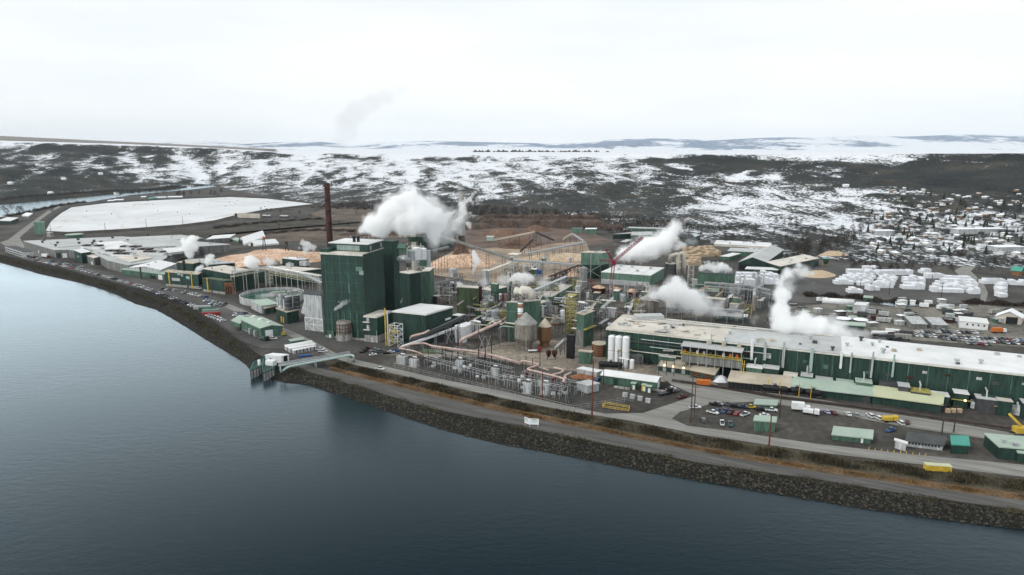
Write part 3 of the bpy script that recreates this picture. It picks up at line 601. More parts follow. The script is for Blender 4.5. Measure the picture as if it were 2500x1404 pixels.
def rack(label, line, h, width=3.5, levels=2, bay=8, m='cream', pipes=(('steel', .35), ('pink', .25), ('steel', .2)), name='pipe_rack', z0=0, top=None, group=None, rail=True):
    """steel pipe bridge along a line of ground places: bents, beams, long pipes on each deck"""
    Ps = [G(x, y, 0) for x, y in line]; root = T(name, label, 'pipe rack', Ps[0], group)
    hs = h if isinstance(h, (list, tuple)) else [h] * len(Ps)
    for s in range(len(Ps) - 1):
        a, b_ = Ps[s], Ps[s + 1]; d = (b_ - a).normalized(); o = Vector((-d.y, d.x, 0)) * width / 2; k = max(1, int((b_ - a).length / bay))
        for j in range(k + (1 if s == len(Ps) - 2 else 0)):
            t = j / k; p = a.lerp(b_, t); hz_ = hs[s] * (1 - t) + hs[s + 1] * t
            for sg in (-1, 1): MB().bar(UP(p + o * sg, z0), UP(p + o * sg, hz_), .16).build('column', M[m], root)
            for lv in range(levels):
                z = hz_ - lv * 2.6 - .2; MB().bar(UP(p - o * 1.1, z), UP(p + o * 1.1, z), .15).build('crossbeam', M[m], root)
        for sg in (-1, 1):
            for lv in range(levels):
                MB().bar(UP(a + o * sg, hs[s] - lv * 2.6 - .05), UP(b_ + o * sg, hs[s + 1] - lv * 2.6 - .05), .13).build('girder', M[m], root)
            if rail: MB().bar(UP(a + o * sg, hs[s] + 1.1), UP(b_ + o * sg, hs[s + 1] + 1.1), .06).build('handrail', M[m], root)
        for i, (pm, pr) in enumerate(pipes):
            q = o * (-.8 + 1.6 * (i + .5) / len(pipes))
            MB().tube([UP(a + q, hs[s] - 2.6 * (i % levels) + pr), UP(b_ + q, hs[s + 1] - 2.6 * (i % levels) + pr)], pr, 6).build('pipe_run', M[pm], root)
    return root
def conveyor(label, p, q, width=2.2, depth=1.8, legs=3, m='steel', lm='dgrey', name='conveyor', cat='conveyor', truss=False, hood=None, group=None):
    a, b_ = G(*p), G(*q); root = T(name, label, cat, UP(a, 0), group); d = b_ - a; o = Vector((-d.y, d.x, 0)).normalized() * width / 2
    MB().par(a - o, d, o * 2, (0, 0, .35)).build('deck', M[m], root)
    if truss:
        k = max(2, int(d.length / (depth * 1.3)))
        for sg in (-1, 1):
            MB().par(a + o * sg - Vector((0, 0, depth)), d, o * .08, (0, 0, .2)).build('chord', M[lm], root)
            MB().par(a + o * sg + Vector((0, 0, .3)), d, o * .08, (0, 0, .2)).build('chord', M[lm], root)
            for j in range(k):
                u_, v_ = a + o * sg + d * (j / k), a + o * sg + d * ((j + 1) / k); lo = Vector((0, 0, -depth))
                MB().bar(u_ + (lo if j % 2 else Vector()), v_ + (Vector() if j % 2 else lo), .1).build('brace', M[lm], root)
    else:
        MB().par(a - o * .95 + Vector((0, 0, .35)), d, o * 1.9, (0, 0, depth)).build('hood', M[hood or m], root)
    for j in range(legs):
        c = a + d * ((j + .5) / legs)
        for sg in (-1, 1): MB().bar(UP(c + o * sg * 1.5, 0), c + o * sg, .15).build('leg', M[lm], root)
        if c.z > 6: MB().bar(UP(c + o * 1.25, c.z * .5), UP(c - o * 1.25, c.z * .5), .1).build('tie', M[lm], root)
    return root
def frame_tower(label, cx, yb, wpx, ytop, m='steel', name='steel_tower', cat='tower', floors=4, brace=True, deck=None, stair=None, z0=0, parent=None, dz=None, depth=None):
    """open steel frame: four columns, floors, braces and, if asked, a stair zigzag"""
    p = G(cx, yb, z0); s = wpx / PXW(p); c = p + Vector((0, (depth or s) / 2, 0)); z1 = ZAT(p, ytop) if dz is None else z0 + dz
    root = parent or T(name, label, cat, c); an = -.42
    e, f_ = Vector((math.cos(an), math.sin(an), 0)) * s / 2 * .9, Vector((-math.sin(an), math.cos(an), 0)) * (depth or s) / 2 * .9
    cs = [c - e - f_, c + e - f_, c + e + f_, c - e + f_]
    for q in cs: MB().bar(UP(q, z0), UP(q, z1), .17).build('column', M[m], root)
    for k in range(1, floors + 1):
        z = z0 + (z1 - z0) * k / floors
        for i in range(4): MB().bar(UP(cs[i], z), UP(cs[(i + 1) % 4], z), .13).build('beam', M[m], root)
        if brace:
            for i in range(4):
                zl = z0 + (z1 - z0) * (k - 1) / floors
                MB().bar(UP(cs[i], zl if k % 2 else z), UP(cs[(i + 1) % 4], z if k % 2 else zl), .09).build('brace', M[m], root)
        if deck: MB().par(UP(cs[0], z + .02), cs[1] - cs[0], cs[3] - cs[0], (0, 0, .15)).build('deck', M[deck], root)
        if stair:
            zl = z0 + (z1 - z0) * (k - 1) / floors; i, j = (0, 1) if k % 2 else (1, 0)
            out = -f_.normalized() * .6
            MB().par(UP(cs[i], zl) + out, UP(cs[j] - cs[i], z - zl), out * 1.6, (0, 0, .25)).build('stair_flight', M[stair], root)
            MB().bar(UP(cs[i], zl + 1.1) + out * 2.6, UP(cs[j], z + 1.1) + out * 2.6, .07).build('handrail', M[stair], root)
    return root, cs, z1
# ================================================================ LEFT: warehouses along the river
k4 = zm(0, 550, 5); kt = zm(0, 560, 10); ka = zm(400, 550, 4.68); k1 = zm(0, 320, 5); k2 = zm(500, 320, 5)
r, P, h = bld('warehouse', 'huge flat grey-roofed warehouse with grey walls left of the mill', [(134, 611), (57, 589), (296, 578), (430, 586), (561, 597), (496, 601), (440, 612), (395, 636), (312, 648), (262, 636), (231, 619), (167, 610)],
              yb=630, wall='grey', roof='rg', vents=0, over=.3, doors=((11, .15, .5, 0, 5, 'white'), (11, .62, .95, 0, 5.5, 'dg'), (0, .25, .28, 0, 3, 'white'), (0, .5, .53, 0, 3, 'white')))
WH = h
for i, (x, y) in enumerate(((1040, 330), (1085, 280), (1365, 420), (1410, 360), (1935, 365), (1910, 280), (2260, 365), (2300, 310), (2470, 335))):
    p = G(*kt(x, y), h + .4); MB().lathe(UP(p, h + .3), [(1.1, 0), (1.1, 2), (1.7, 2.1), (1.7, 3)], 10).build('roof_vent', M['dgrey'], r)
for x, y in ((1375, 160), (1560, 195), (1660, 420), (2060, 395), (1805, 125), (1150, 210), (955, 190)):
    p = G(*k4(x, y), h + .4); MB().box(UP(p, h + .3), 2.6, 2, 2.4, .3).build('roof_vent', M['dgrey'], r)
for pp_, dz, mm_ in (([(300, 587), (372, 590), (430, 600), (352, 604)], 2.2, 'rg'), ([(232, 592), (296, 588), (345, 603), (262, 611)], 1.6, 'rw'), ([(395, 607), (470, 602), (482, 609), (410, 618)], 2.6, 'rw'), ([(262, 622), (330, 616), (372, 630), (318, 640)], 1.4, 'rc'), ([(120, 590), (190, 585), (215, 598), (140, 604)], 1.0, 'rg')):
    b = MB(); b.prism([G(x, y, h + dz) for x, y in pp_], h + .3, h + dz); q = b.build('raised_roof', M['lgrey'], r); b = MB(); b.prism([G(x, y, h + dz) for x, y in pp_], h + dz, h + dz + .2); b.build('roof_sheet', M[mm_], q)
for i, (x, y) in enumerate(((1135, 258), (1600, 270), (1740, 302), (1395, 322), (1525, 356), (1890, 332))):
    p = G(*k4(x, y), h + 3); m_ = MB(); m_.box(UP(p, h + .4), 24, 9, 3.0, -.12); mo = m_.build('roof_monitor', M['rw'], r)
    for j in range(6):
        d = Vector((math.cos(-.12), math.sin(-.12), 0)) * (-9.5 + 3.8 * j)
        MB().box(UP(p + d, h + 3.4), 3, 7, 1.6, -.12).build('fan_unit', M[('dgrey', 'rust', 'dgrey', 'lgrey', 'dgrey', 'rust')[(i + j) % 6]], mo)
for (a, b_) in (((1000, 275), (1130, 310)), ((1190, 330), (1450, 395)), ((1450, 225), (1680, 250)), ((1690, 235), (2140, 300))):
    A_, B_ = G(*k4(*a), h + 1.4), G(*k4(*b_), h + 1.4); q = MB(); q.tube([A_, B_], .55, 8); q.build('roof_duct', M['sil'], r)
for (a, b_) in (((420, 190), (960, 300)), ((640, 180), (1100, 265)), ((900, 165), (1500, 240)), ((1180, 150), (1900, 230)), ((1700, 370), (2100, 330))):
    A_, B_ = G(*k4(*a), h + .44), G(*k4(*b_), h + .44); q = MB(); q.bar(A_, B_, .25, .08); q.build('roof_seam', M['lgrey'], r)
r, P, h = bld('office', 'small two-storey white office by the dike left of the warehouse', [kt(535, 548), kt(120, 418), kt(815, 538)], yb=629.5, wall='lgrey', roof='rd', rect=False, doors=((3, .35, .6, 0, 2.6, 'dark'),), base=('conc', .8))
for z in (1.4, 4.0): face(r, P, 0, 0, .04, .96, z, z + 1.1, M['glass'], 'window_band')
bld('loading_tower', 'dark green loading tower in front of the grey warehouse', [kt(1985, 582), kt(1802, 512), kt(2212, 548)], yb=643.5, roof='rw', rect=False, wins=((0, .4, .6, 5, 7, 'fglass'),), trim='dg')
bld('annex', 'grey ribbed annex between green tower and warehouse front', [kt(2290, 705), kt(2078, 636), kt(2480, 660)], yb=648, wall='grey', roof='rc', rect=False, doors=((0, .2, .35, 0, 3, 'white'),))
bld('side_warehouse', 'long low warehouse with pale roof and light green front behind the grey one', [k4(1870, 190), k4(1610, 147), k4(2480, 160)], yb=595, wall='sg', roof='rg', rect=False, wins=((0, .75, .98, 1, 3, 'dark'),), vents=5)
bld('end_warehouse', 'grey ribbed warehouse end with pale roof near the white tents', [ka(450, 243), ka(130, 215), ka(756, 222)], yb=621, wall='grey', roof='rg', rect=False, vents=3)
bld('store_shed', 'white flat shed with snow on its roof behind the warehouses', [(560, 581), (503, 585), (575, 572)], yb=590, wall='grey', roof='rw', rect=False)
bld('green_shed', 'low green-roofed shed left of the white tents', [k2(410, 1345), k2(230, 1300), k2(420, 1310)], yb=593, wall='sg', roof='pg', rect=False)
# tents
for i, (lb, A_, B_, C_, yb) in enumerate((('large white double fabric tent', (480, 1380), (430, 1310), (740, 1290), 600.5), ('white fabric tent with snow streaks nearest the chip pile', (620, 1395), (530, 1385), (905, 1370), 602))):
    bld('fabric_tent', lb + (' behind the warehouses' if i == 0 else ''), [k2(*A_), k2(*B_), k2(*C_)], yb=yb, wall='white', roof='white', shape='gable', ridge=1, rise=5, over=.1, cat='tent', rect=False, doors=((0, .35, .65, 0, 4, 'dark'),))
# pale-green low block and neighbours
bld('low_workshop', 'long low light green workshop with yellow marker by the river road', [k4(2005, 602), k4(1482, 540), k4(2150, 560)], yb=684, wall='mg', roof='pg', rect=False, doors=((0, .05, .14, 0, 4.5, 'white'), (0, .2, .32, 0, 3.2, 'dark')), vents=2)
MB_ = None
r, P, h = bld('round_roof_store', 'white round-roofed store behind the light green workshop', [k4(1960, 545), k4(1580, 520), k4(2150, 470)], h=7.6, wall='lgrey', roof='rw', shape='gable', ridge=1, rise=2.2, rect=False, vents=2)
tank('vent_stack', 'thin grey vent stack beside the light green workshop', *k4(1725, 655), 2, k4(0, 515)[1], 'dgrey', top='flat', cat='stack', n=10)
r, P, h = bld('dark_green_mill', 'dark green mill block with yellow ladders and white windows by the road', [ka(390, 566), ka(10, 535), ka(430, 540)], yb=550 + 728 / 4.68, rect=False, roof='rt', base=('conc', 2.2), wins=((0, .56, .8, 5.5, 8, 'lgrey'), (0, .45, .5, 10, 12, 'lgrey'), (0, .52, .62, 11, 13.5, 'fglass')), doors=((0, .3, .36, 0, 3, 'dgrey'),), vents=2)
for u_ in (.86, .18): face(r, P, 0, 0, u_, u_ + .025, 0, h + 1.2, M['yellow'], 'ladder', .5)
sg = face(r, P, 0, 0, .26, .36, h * .66, h * .83, M['tealp'], 'sign_panel', .25)
face(r, P, 0, 0, .29, .36, h * .64, h * .73, mat('cyan_print', (.03, .42, .5), .5, .1, 1), 'sign_swoosh', .3); face(r, P, 0, 0, .26, .3, h * .64, h * .7, M['yg'], 'sign_swoosh', .3)
bld('stair_penthouse', 'green penthouse block behind the dark green mill block', [ka(330, 440), ka(148, 425), ka(420, 420)], h=16.5, rect=False, roof='rt')
tank('vent_stack', 'black exhaust stack on the dark green mill block', *ka(240, 560), 3.4, ka(0, 410)[1], 'black', top='flat', cat='stack', n=10, z0=10)
r, P, h = bld('brick_base_mill', 'dark green mill block with brick end wall beside the round basin', [ka(682, 637), ka(440, 606), ka(800, 632)], yb=550 + 790 / 4.68, rect=False, roof='og', base=('conc', 2), doors=((0, .55, .6, 0, 2.6, 'dgrey'),))
face(r, P, 0, 0, .74, .78, 0, h + 1, M['yellow'], 'ladder', .5)
face(r, P, 0, 3, .05, .95, 0, 10, M['brick'], 'brick_wall', .4)
for u_ in (.3, .55, .75): face(r, P, 0, 3, u_, u_ + .09, 0, 7, M['dark'], 'door', .6)
bld('upper_mill', 'wide dark green mill hall with pale flat roof above the brick-ended block', [ka(760, 556), ka(432, 496), ka(1022, 517)], h=15.5, rect=False, roof='rc', vents=6, trim='dg')
bld('long_mill_shed', 'long dark green shed with pale roof in front of the chip pile', [ka(535, 452), ka(245, 397), ka(812, 432)], h=11, rect=False, roof='rg', vents=4)
bld('middle_mill', 'dark green mill hall with cream roof left of the tall boiler house', [ka(1510, 533), ka(1060, 500), ka(1800, 500)], h=12.5, rect=False, roof='rc', vents=3)
bld('tower_block', 'small dark green tower block on the mill hall by the boiler house', [ka(1500, 482), ka(1412, 476), ka(1508, 470)], yb=550 + 566 / 4.68, rect=False, roof='pg')
r, P, h = bld('upper_block', 'dark green upper block with grey ducts in front of the chip pile', [ka(1535, 398), ka(1350, 378), ka(1655, 386)], h=18, rect=False, roof='rw', vents=4)
for x, y, s in ((1440, 480, 6), (1610, 465, 8), (1290, 450, 5)):
    p = G(*ka(x, y), 12.5); o = T('roof_duct_box', 'grey sheet-metal air handler %s the mill roof' % {1440: 'in the middle of', 1610: 'with a round hood on', 1290: 'at the left end of'}[x], 'air handler', UP(p, 12.9)); MB().box(UP(p, 12.9), s, s * .7, s * .55, -.5).build('casing', M['lgrey'], o); MB().box(UP(p, 12.9 + s * .55), s * .4, s * .4, 1, -.5).build('hood', M['sil'], o)
# clarifier basin
cx, cyy = ka(1235, 775); zr = 5.5; c = G(cx, cyy, zr); rad = 350 / 4.68 / PXW(c)
r = T('clarifier_basin', 'large round concrete clarifier basin with green water beside the boiler house', 'basin', UP(c, 0))
b = MB(); n = 56
prof = [(rad, 0), (rad, zr), (rad - .6, zr), (rad - .6, zr - 3)]
for rr_, z in prof:
    for k in range(n): an = 2 * math.pi * k / n; b.v.append((c.x + rr_ * math.cos(an), c.y + rr_ * math.sin(an), z))
for i in range(3):
    for k in range(n): b.f.append((i * n + k, i * n + (k + 1) % n, (i + 1) * n + (k + 1) % n, (i + 1) * n + k))
b.build('wall', M['lgrey'], r)
b = MB(); b.lathe(UP(c, 1.5), [(rad - .5, 0), (rad - .5, 1.6)], n); b.build('water', M['greenw'], r)
b = MB(); b.lathe(UP(c, 3), [(rad * .22, 0), (rad * .2, 1.2), (rad * .05, 3.2)], 18); b.build('centre_cone', M['conc'], r)
for s in (-1, 1):
    b = MB(); d = Vector((math.cos(.35), math.sin(.35), 0)); o = Vector((-d.y, d.x, 0)) * s * .9
    b.bar(UP(c + o, zr + .8), UP(c + o + d * rad, zr + .8), .2); b.build('bridge_girder', M['cream'], r)
for k in range(10):
    q = c + Vector((math.cos(.35), math.sin(.35), 0)) * rad * (k + .5) / 10; MB().bar(UP(q, zr + .6) - Vector((-.34, .94, 0)) * .9, UP(q, zr + .6) + Vector((-.34, .94, 0)) * .9, .12).build('bridge_tie', M['cream'], r)
# trestle pipe bridges over the basin
rack('cream pipe bridge from the brick-ended mill up to its corner', [ka(800, 775), ka(1195, 705)], [17, 18], 5, 2, 11, pipes=(('cream', .5), ('steel', .4), ('steel', .5), ('dyel', .3)))
rack('cream pipe bridge behind the round basin running to the boiler house', [ka(1195, 705), ka(1560, 738), ka(1800, 755)], [18, 15, 13], 6, 3, 11, pipes=(('steel', .5), ('cream', .4), ('dyel', .3), ('sil', .6), ('steel', .3)))
rack('sloping grey pipe bridge entering the boiler house left wall', [ka(1560, 735), ka(1820, 800)], [15, 10], 4.5, 1, 9, m='steel', pipes=(('sil', .5), ('sil', .5), ('steel', .4), ('sil', .5)))
frame_tower('steel pipe frame against the middle mill hall', *ka(1195, 690), 14, ka(0, 580)[1], 'cream', floors=3)
# low pale building in front of the basin, evaporators, gray bin
bld('basin_building', 'low white-walled building with pale green roof before the round basin', [ka(1112, 925), ka(992, 868), ka(1310, 900)], yb=550 + 1012 / 4.68, wall='lgrey', roof='pg', rect=False, doors=((3, .2, .45, 0, 3.5, 'dgrey'),))
bld('pump_house', 'dark green pump house in front of the basin building', [ka(1155, 955), ka(1115, 922), ka(1285, 925)], yb=550 + 1020 / 4.68, roof='rt', rect=False, doors=((3, .3, .6, 0, 4, 'dgrey'),))
bld('vessel_house', 'dark green block carrying the grey evaporator vessels', [ka(1405, 998), ka(1282, 952), ka(1540, 970)], yb=550 + 1130 / 4.68, rect=False, roof='rt', doors=((0, .3, .4, 0, 4, 'yellow'), (0, .5, .6, 0, 4, 'yellow')))
EV = lambda r, h: [(r * 1.35, 0), (r * .95, h * .18), (r, h * .24), (r, h * .9), (r * .92, h)]
for i, (x, yb, rp, yt, lb) in enumerate(((1430, 972, 40, 815, 'grey evaporator vessel with flared foot at the front of its row'), (1525, 955, 36, 800, 'grey evaporator vessel next to the grey bin'), (1345, 940, 28, 790, 'slim grey evaporator vessel at the end by the low green roof'), (1400, 905, 26, 790, 'grey evaporator vessel half hidden behind the front one'))):
    t = tank('evaporator', lb, *ka(x, yb), rp / 4.68, ka(0, yt)[1], 'dgrey' if i != 2 else 'steel', 'dome', bands=3, bm='sil', cat='vessel', z0=9, prof=EV, topm='sil')
    MB().tube([UP(t[1], 9 + t[3]), UP(t[1], 12 + t[3]), UP(t[1] + Vector((3, 2, 0)), 12.5 + t[3]), UP(t[1] + Vector((5, 3, 0)), 8 + t[3])], .45, 8).build('vapour_pipe', M['sil'], t[0])
    MB().tube([UP(t[1] + Vector((-t[2] - .6, -1, 0)), 10), UP(t[1] + Vector((-t[2] - .6, -1, 0)), 9 + t[3] * .8)], .4, 8).build('down_pipe', M['white'], t[0])
kb = zm(700, 600, 5)
r, P, h = bld('grey_bin', 'tall light grey bin on white steel legs against the boiler house', [kb(420, 610), kb(205, 588), kb(440, 560)], yb=600 + 1055 / 5, wall='lgrey', roof='rd', rect=False, cat='bin')
r.children[0].data.transform(Matrix.Translation((0, 0, 0)))
zl = h * .36
me = r.children[0].data
for v in me.vertices:
    if v.co.z < 1: v.co.z = zl
for i in range(4):
    q, q2 = P[i], P[(i + 1) % 4]
    for t in (0, .5):
        pt = q.lerp(q2, t); MB().bar(UP(pt, 0), UP(pt, zl), .28).build('leg', M['white'], r)
        MB().bar(UP(pt, .3), UP(q.lerp(q2, t + .5), zl * .5), .14).build('brace', M['white'], r); MB().bar(UP(pt, zl), UP(q.lerp(q2, t + .5), zl * .5), .14).build('brace', M['white'], r)
    MB().bar(UP(q, zl * .5), UP(q2, zl * .5), .18).build('beam', M['white'], r); MB().bar(UP(q, zl - .2), UP(q2, zl - .2), .25).build('beam', M['white'], r)
b = MB(); q = P[1]; d = (P[2] - P[1]).normalized(); e = (P[1] - P[0]).normalized()
b.add([UP(q, zl * 1.2), UP(q + d * 7, zl * 1.2), UP(q + e * 3.2, zl * 1.3), UP(q + d * 7 + e * 3.2, zl * 1.3), UP(q, h * .8), UP(q + d * 7, h * .8)], [(0, 1, 3, 2), (2, 3, 5, 4), (0, 2, 4), (1, 5, 3), (0, 4, 5, 1)]); b.build('side_chute', M['lgrey'], r)
# behind the pond dike: green screen house, tank, shed
r, P, h = bld('screen_house', 'tall sea green screen house at the pond corner', [k1(535, 1120), k1(408, 1118), k1(540, 1105)], yb=320 + 1265 / 5, wall='sg', roof='sg', rect=False)
tank('round_tank', 'low wide round green tank at the foot of the pond dike', *k1(912, 1308), 95 / 5, k1(0, 1262)[1], 'mg', 'flat', cat='tank', topm='pg', bands=0)
bld('sluice_house', 'small tan concrete sluice house on the pond dike', [k1(612, 1240), k1(565, 1236), k1(650, 1238)], yb=320 + 1295 / 5, wall='conc', roof='rc', rect=False)
bld('river_shed', 'green shed with white roof beside the back road at the far left', [k1(130, 1100), k1(-20, 1095), k1(225, 1060)], yb=320 + 1143 / 5, wall='dg', roof='rw', rect=False)
bld('river_store', 'white-roofed store behind the green shed at the far left', [k1(345, 1040), k1(265, 1030), k1(400, 1005)], yb=320 + 1055 / 5, wall='lgrey', roof='snow', rect=False)
r, P, h = bld('tan_warehouse', 'long tan steel warehouse with open dark door by the pond', [k2(437, 1006), k2(357, 1004), k2(670, 1012)], yb=320 + 1058 / 5, wall='rc', roof='rc', rect=False, doors=((0, .1, .4, 0, 5, 'dark'), (0, .55, .9, 0, 7, 'dark')))
for i, (x, y) in enumerate(((745, 1038), (960, 1042))):
    bld('storage_shed', 'dark open storage shed with snowy roof %s the tan warehouse' % ('right beside' if i == 0 else 'farther off from'), [k2(x + 45, y), k2(x - 45, y - 3), k2(x + 60, y - 12)], yb=320 + (y + 22) / 5, wall='dgrey', roof='rg', rect=False)
bld('farm_shed', 'teal shed on the river strip beyond the white pond', [k1(1900, 820), k1(1800, 828), k1(1925, 806)], yb=320 + 836 / 5, wall='sg', roof='teal', rect=False)
for i, (x, y, w_) in enumerate(((1440, 845, 60), (1950, 815, 70), (2130, 808, 90), (1745, 808, 30), (1350, 855, 40))):
    bld('river_house', ('long white building on the river strip beside bare trees', 'white shed just right of the teal shed beyond the pond', 'longest white roof on the river strip beyond the pond', 'small snowy house among trees beyond the pond', 'white house at the near end of the river strip')[i], [k1(x + w_, y - 3), k1(x - w_, y), k1(x + w_ + 14, y - 14)], yb=320 + (y + 12) / 5, wall='lgrey', roof='snow', rect=False, cat='house')
# ================================================================ BOILER HOUSE and its neighbours
kc = zm(750, 430, 5.2); ke = zm(1100, 500, 5); kd = zm(1080, 720, 5); kf = zm(550, 740, 5)
r, P, h = bld('boiler_house', 'tall dark green boiler house, the highest block of the mill', [(885.5, 622), (782, 617), (936, 606)], yb=832, rect=False, roof='rc', over=.2)
BH = h
e0, e1 = P[1] - P[0], P[3] - P[0]
for k in range(1, 9): face(r, P, 0, 0, 0, 1, h * k / 9, h * k / 9 + .12, M['mg'], 'siding_seam', .08)
for k in range(1, 9): face(r, P, 0, 3, 0, 1, h * k / 9, h * k / 9 + .12, M['dg'], 'siding_seam', .08)
for u_ in (.18, .36, .54, .72, .9): face(r, P, 0, 0, u_, u_ + .006, 2, h * .97, M['mg'], 'siding_joint', .07)
face(r, P, 0, 0, .03, .17, h * .81, h * .86, M['sg'], 'window', .1); face(r, P, 0, 0, .0, .1, h * .77, h * .82, M['fglass'], 'window', .1)
face(r, P, 0, 0, .34, .36, h * .55, h * .66, M['sg'], 'downpipe', .2); face(r, P, 0, 0, 0, 1, h - .9, h + .25, M['cream'], 'ledge', .5)
face(r, P, 0, 0, .02, .98, 0, 1.4, M['conc'], 'foundation', .3)
for k in range(5): face(r, P, 0, 0, .2 + k * .15, .2 + k * .15 + .01, 1.5, h * .32, M['sg'], 'downpipe', .12)
b = MB(); q0 = P[0] + e1 * .26 + e0 * .0; b.prism([q0, q0 + e0 * .93, q0 + e0 * .93 + e1 * .74, q0 + e1 * .74], h, h + 5.2); pt = b.build('penthouse', M['dg'], r)
PH = [q0, q0 + e0 * .93, q0 + e0 * .93 + e1 * .74, q0 + e1 * .74]
b = MB(); b.prism([p + (p - sum(PH, Vector()) / 4).normalized() * .5 for p in PH], h + 5.2, h + 5.7); b.build('penthouse_roof', M['rw'], r)
for k in range(9): face(r, PH, h, 0, .22 + k * .065, .22 + k * .065 + .058, 1, 4.3, M['fglass'], 'window', .12)
face(r, PH, h, 3, .1, .2, 1.2, 4.2, M['fglass'], 'window', .12); face(r, PH, h, 3, .8, .9, 1.2, 4.2, M['fglass'], 'window', .12)
b = MB(); q1 = P[1]; b.prism([q1, q1 - e0 * .2, q1 - e0 * .2 + e1 * .25, q1 + e1 * .25], h, h + 2.6); b.build('corner_block', M['dg'], r)
for k, (a, c_) in enumerate(((.35, .3), (.29, .36))):
    p = PH[0] + (PH[1] - PH[0]) * a * 1.35 + (PH[3] - PH[0]) * c_; MB().lathe(UP(p, h + 5.6), [(1.0, 0), (1.0, 3.2), (1.15, 3.3), (1.15, 4)], 12).build('exhaust_stack', M['black'], r)
for k in range(7):
    p = PH[0] + (PH[1] - PH[0]) * (.1 + .12 * k) + (PH[3] - PH[0]) * .9; MB().bar(UP(p, h + 5.6), UP(p, h + 8), .1).build('roof_post', M['steel'], r)
bld('stair_tower', 'slim dark green tower rising beside the boiler house', [(959, 591.5), (932, 589), (973, 588)], yb=795, rect=False, roof='dg', over=.1)
r, P, h = bld('annex_hall', 'dark green annex with cream roof at the foot of the boiler house', [kb(1100, 872), kb(945, 860), kb(1285, 803)], yb=600 + 1183 / 5, rect=False, roof='rc', base=('conc', 4.4), trim='cream')
for z in (8.5, 13.5): face(r, P, 0, 0, .62, .82, z, z + 2.6, M['lgrey'], 'window'); face(r, P, 0, 0, .55, 1.05, z - .7, z - .3, M['cream'], 'balcony', 1.4)
face(r, P, 0, 0, .25, .5, 0, 3.4, M['lgrey'], 'door', .5); face(r, P, 0, 0, .05, .08, 0, 8, M['steel'], 'downpipe', .3)
r, P, h = bld('turbine_hall', 'big dark green hall with bright white flat roof right of the boiler house', [kb(1700, 842), kb(1292, 802), kb(2025, 748)], yb=600 + 1212 / 5, rect=False, roof='rw', trim='cream', over=.2)
face(r, P, 0, 3, .1, .3, h * .62, h * .68, M['white'], 'sign_plate', .4); face(r, P, 0, 3, .45, .6, 0, 5, M['dark'], 'door', .2); face(r, P, 0, 3, .7, .78, 0, 4, M['dgrey'], 'door', .2)
bld('side_hall', 'low green lean-to with white roof behind the white-roofed hall', [kb(2110, 862), kb(2025, 850), kb(2170, 845)], h=10, rect=False, roof='rw')
# yellow stair tower between the two halls
r, cs, z1 = frame_tower('white steel stair tower with yellow rails in front of the white-roofed hall', *kb(1330, 1235), 26, kb(0, 975)[1], 'white', 'stair_tower', 'stairs', floors=4, stair='dyel', deck=None)
for dx in (0, 1.4): MB().tube([UP(cs[0] + Vector((-2.5 + dx, 1, 0)), 0), UP(cs[0] + Vector((-2.5 + dx, 1, 0)), 24 - dx)], .4, 8).build('riser_pipe', M['yellow' if dx == 0 else 'cream'], r)
MB().box(UP(cs[3], z1 * .55), 5, 4, .3, -.4).build('landing', M['yellow'], r)
# bottom of the boiler house
t = tank('banded_silo', 'brown banded silo at the foot of the boiler house', *kb(710, 1168), 19, kb(0, 935)[1], 'dconc', 'dome', rise=1.6, bands=5, bm='rust', cat='silo', n=28)
b = MB(); b.lathe(t[1], [(t[2] * 1.04, 0), (t[2] * 1.04, 4)], 28); b.build('concrete_base', M['conc'], t[0])
for k in range(16):
    an = 2 * math.pi * k / 16; d = Vector((math.cos(an), math.sin(an), 0)) * t[2] * 1.02; MB().bar(UP(t[1] + d, 4), UP(t[1] + d, t[3]), .09).build('rib', M['rust'], t[0])
bld('green_hut', 'small bright green hut left of the banded silo', [kb(573, 1052), kb(460, 1036), kb(614, 1012)], yb=600 + 1130 / 5, wall='mg', roof='mg', rect=False, cat='hut', doors=((0, .3, .5, 0, 2.2, 'white'),))
r = T('exhaust_pipe', 'thin dark exhaust pipe on the boiler house front wall', 'pipe', UP(G(*kb(588, 1070)), 0)); p = G(*kb(590, 1085)); MB().tube([UP(p, ZAT(p, kb(0, 880)[1])), UP(p, ZAT(p, kb(0, 820)[1]))], .35, 8).build('pipe_run', M['rust'], r); MB().lathe(UP(p, ZAT(p, kb(0, 975)[1])), [(.9, 0), (1.2, .6), (.3, 1.6)], 10).build('silencer', M['black'], r); MB().bar(UP(p, 0), UP(p, ZAT(p, kb(0, 880)[1])), .12).build('stand', M['dgrey'], r)
# precipitators and stacks behind the tower
bld('precipitator', 'mid green precipitator block right of the slim tower', [kb(1500, 346), kb(1365, 326), kb(1642, 322)], yb=600 + 800 / 5, wall='dg', roof='rc', rect=False, wins=tuple((3, .1 + .2 * k, .2 + .2 * k, 38 + (k % 2) * 2, 40 + (k % 2) * 2, 'dark') for k in range(4)))
bld('precipitator', 'narrower green precipitator block with teal patch beside the chip pile', [kb(1745, 312), kb(1645, 318), kb(1796, 266)], yb=600 + 730 / 5, wall='mg', roof='rc', rect=False)
bld('roof_house', 'small green roof house among the steel on top of the precipitator', [kb(1690, 176), kb(1620, 178), kb(1708, 170)], h=47, z0=43, wall='mg', roof='pg', rect=False)
bld('roof_house', 'peaked green house behind the slim tower roof', [kc(1240, 905), kc(1160, 905), kc(1262, 895)], h=60, z0=56, wall='mg', roof='mg', rect=False, shape='gable', rise=1.5)
tank('stack', 'pale grey cylindrical stack on the precipitator', *kb(1730, 262), 6, kb(0, 60)[1], 'lgrey', 'flat', cat='stack', z0=38)
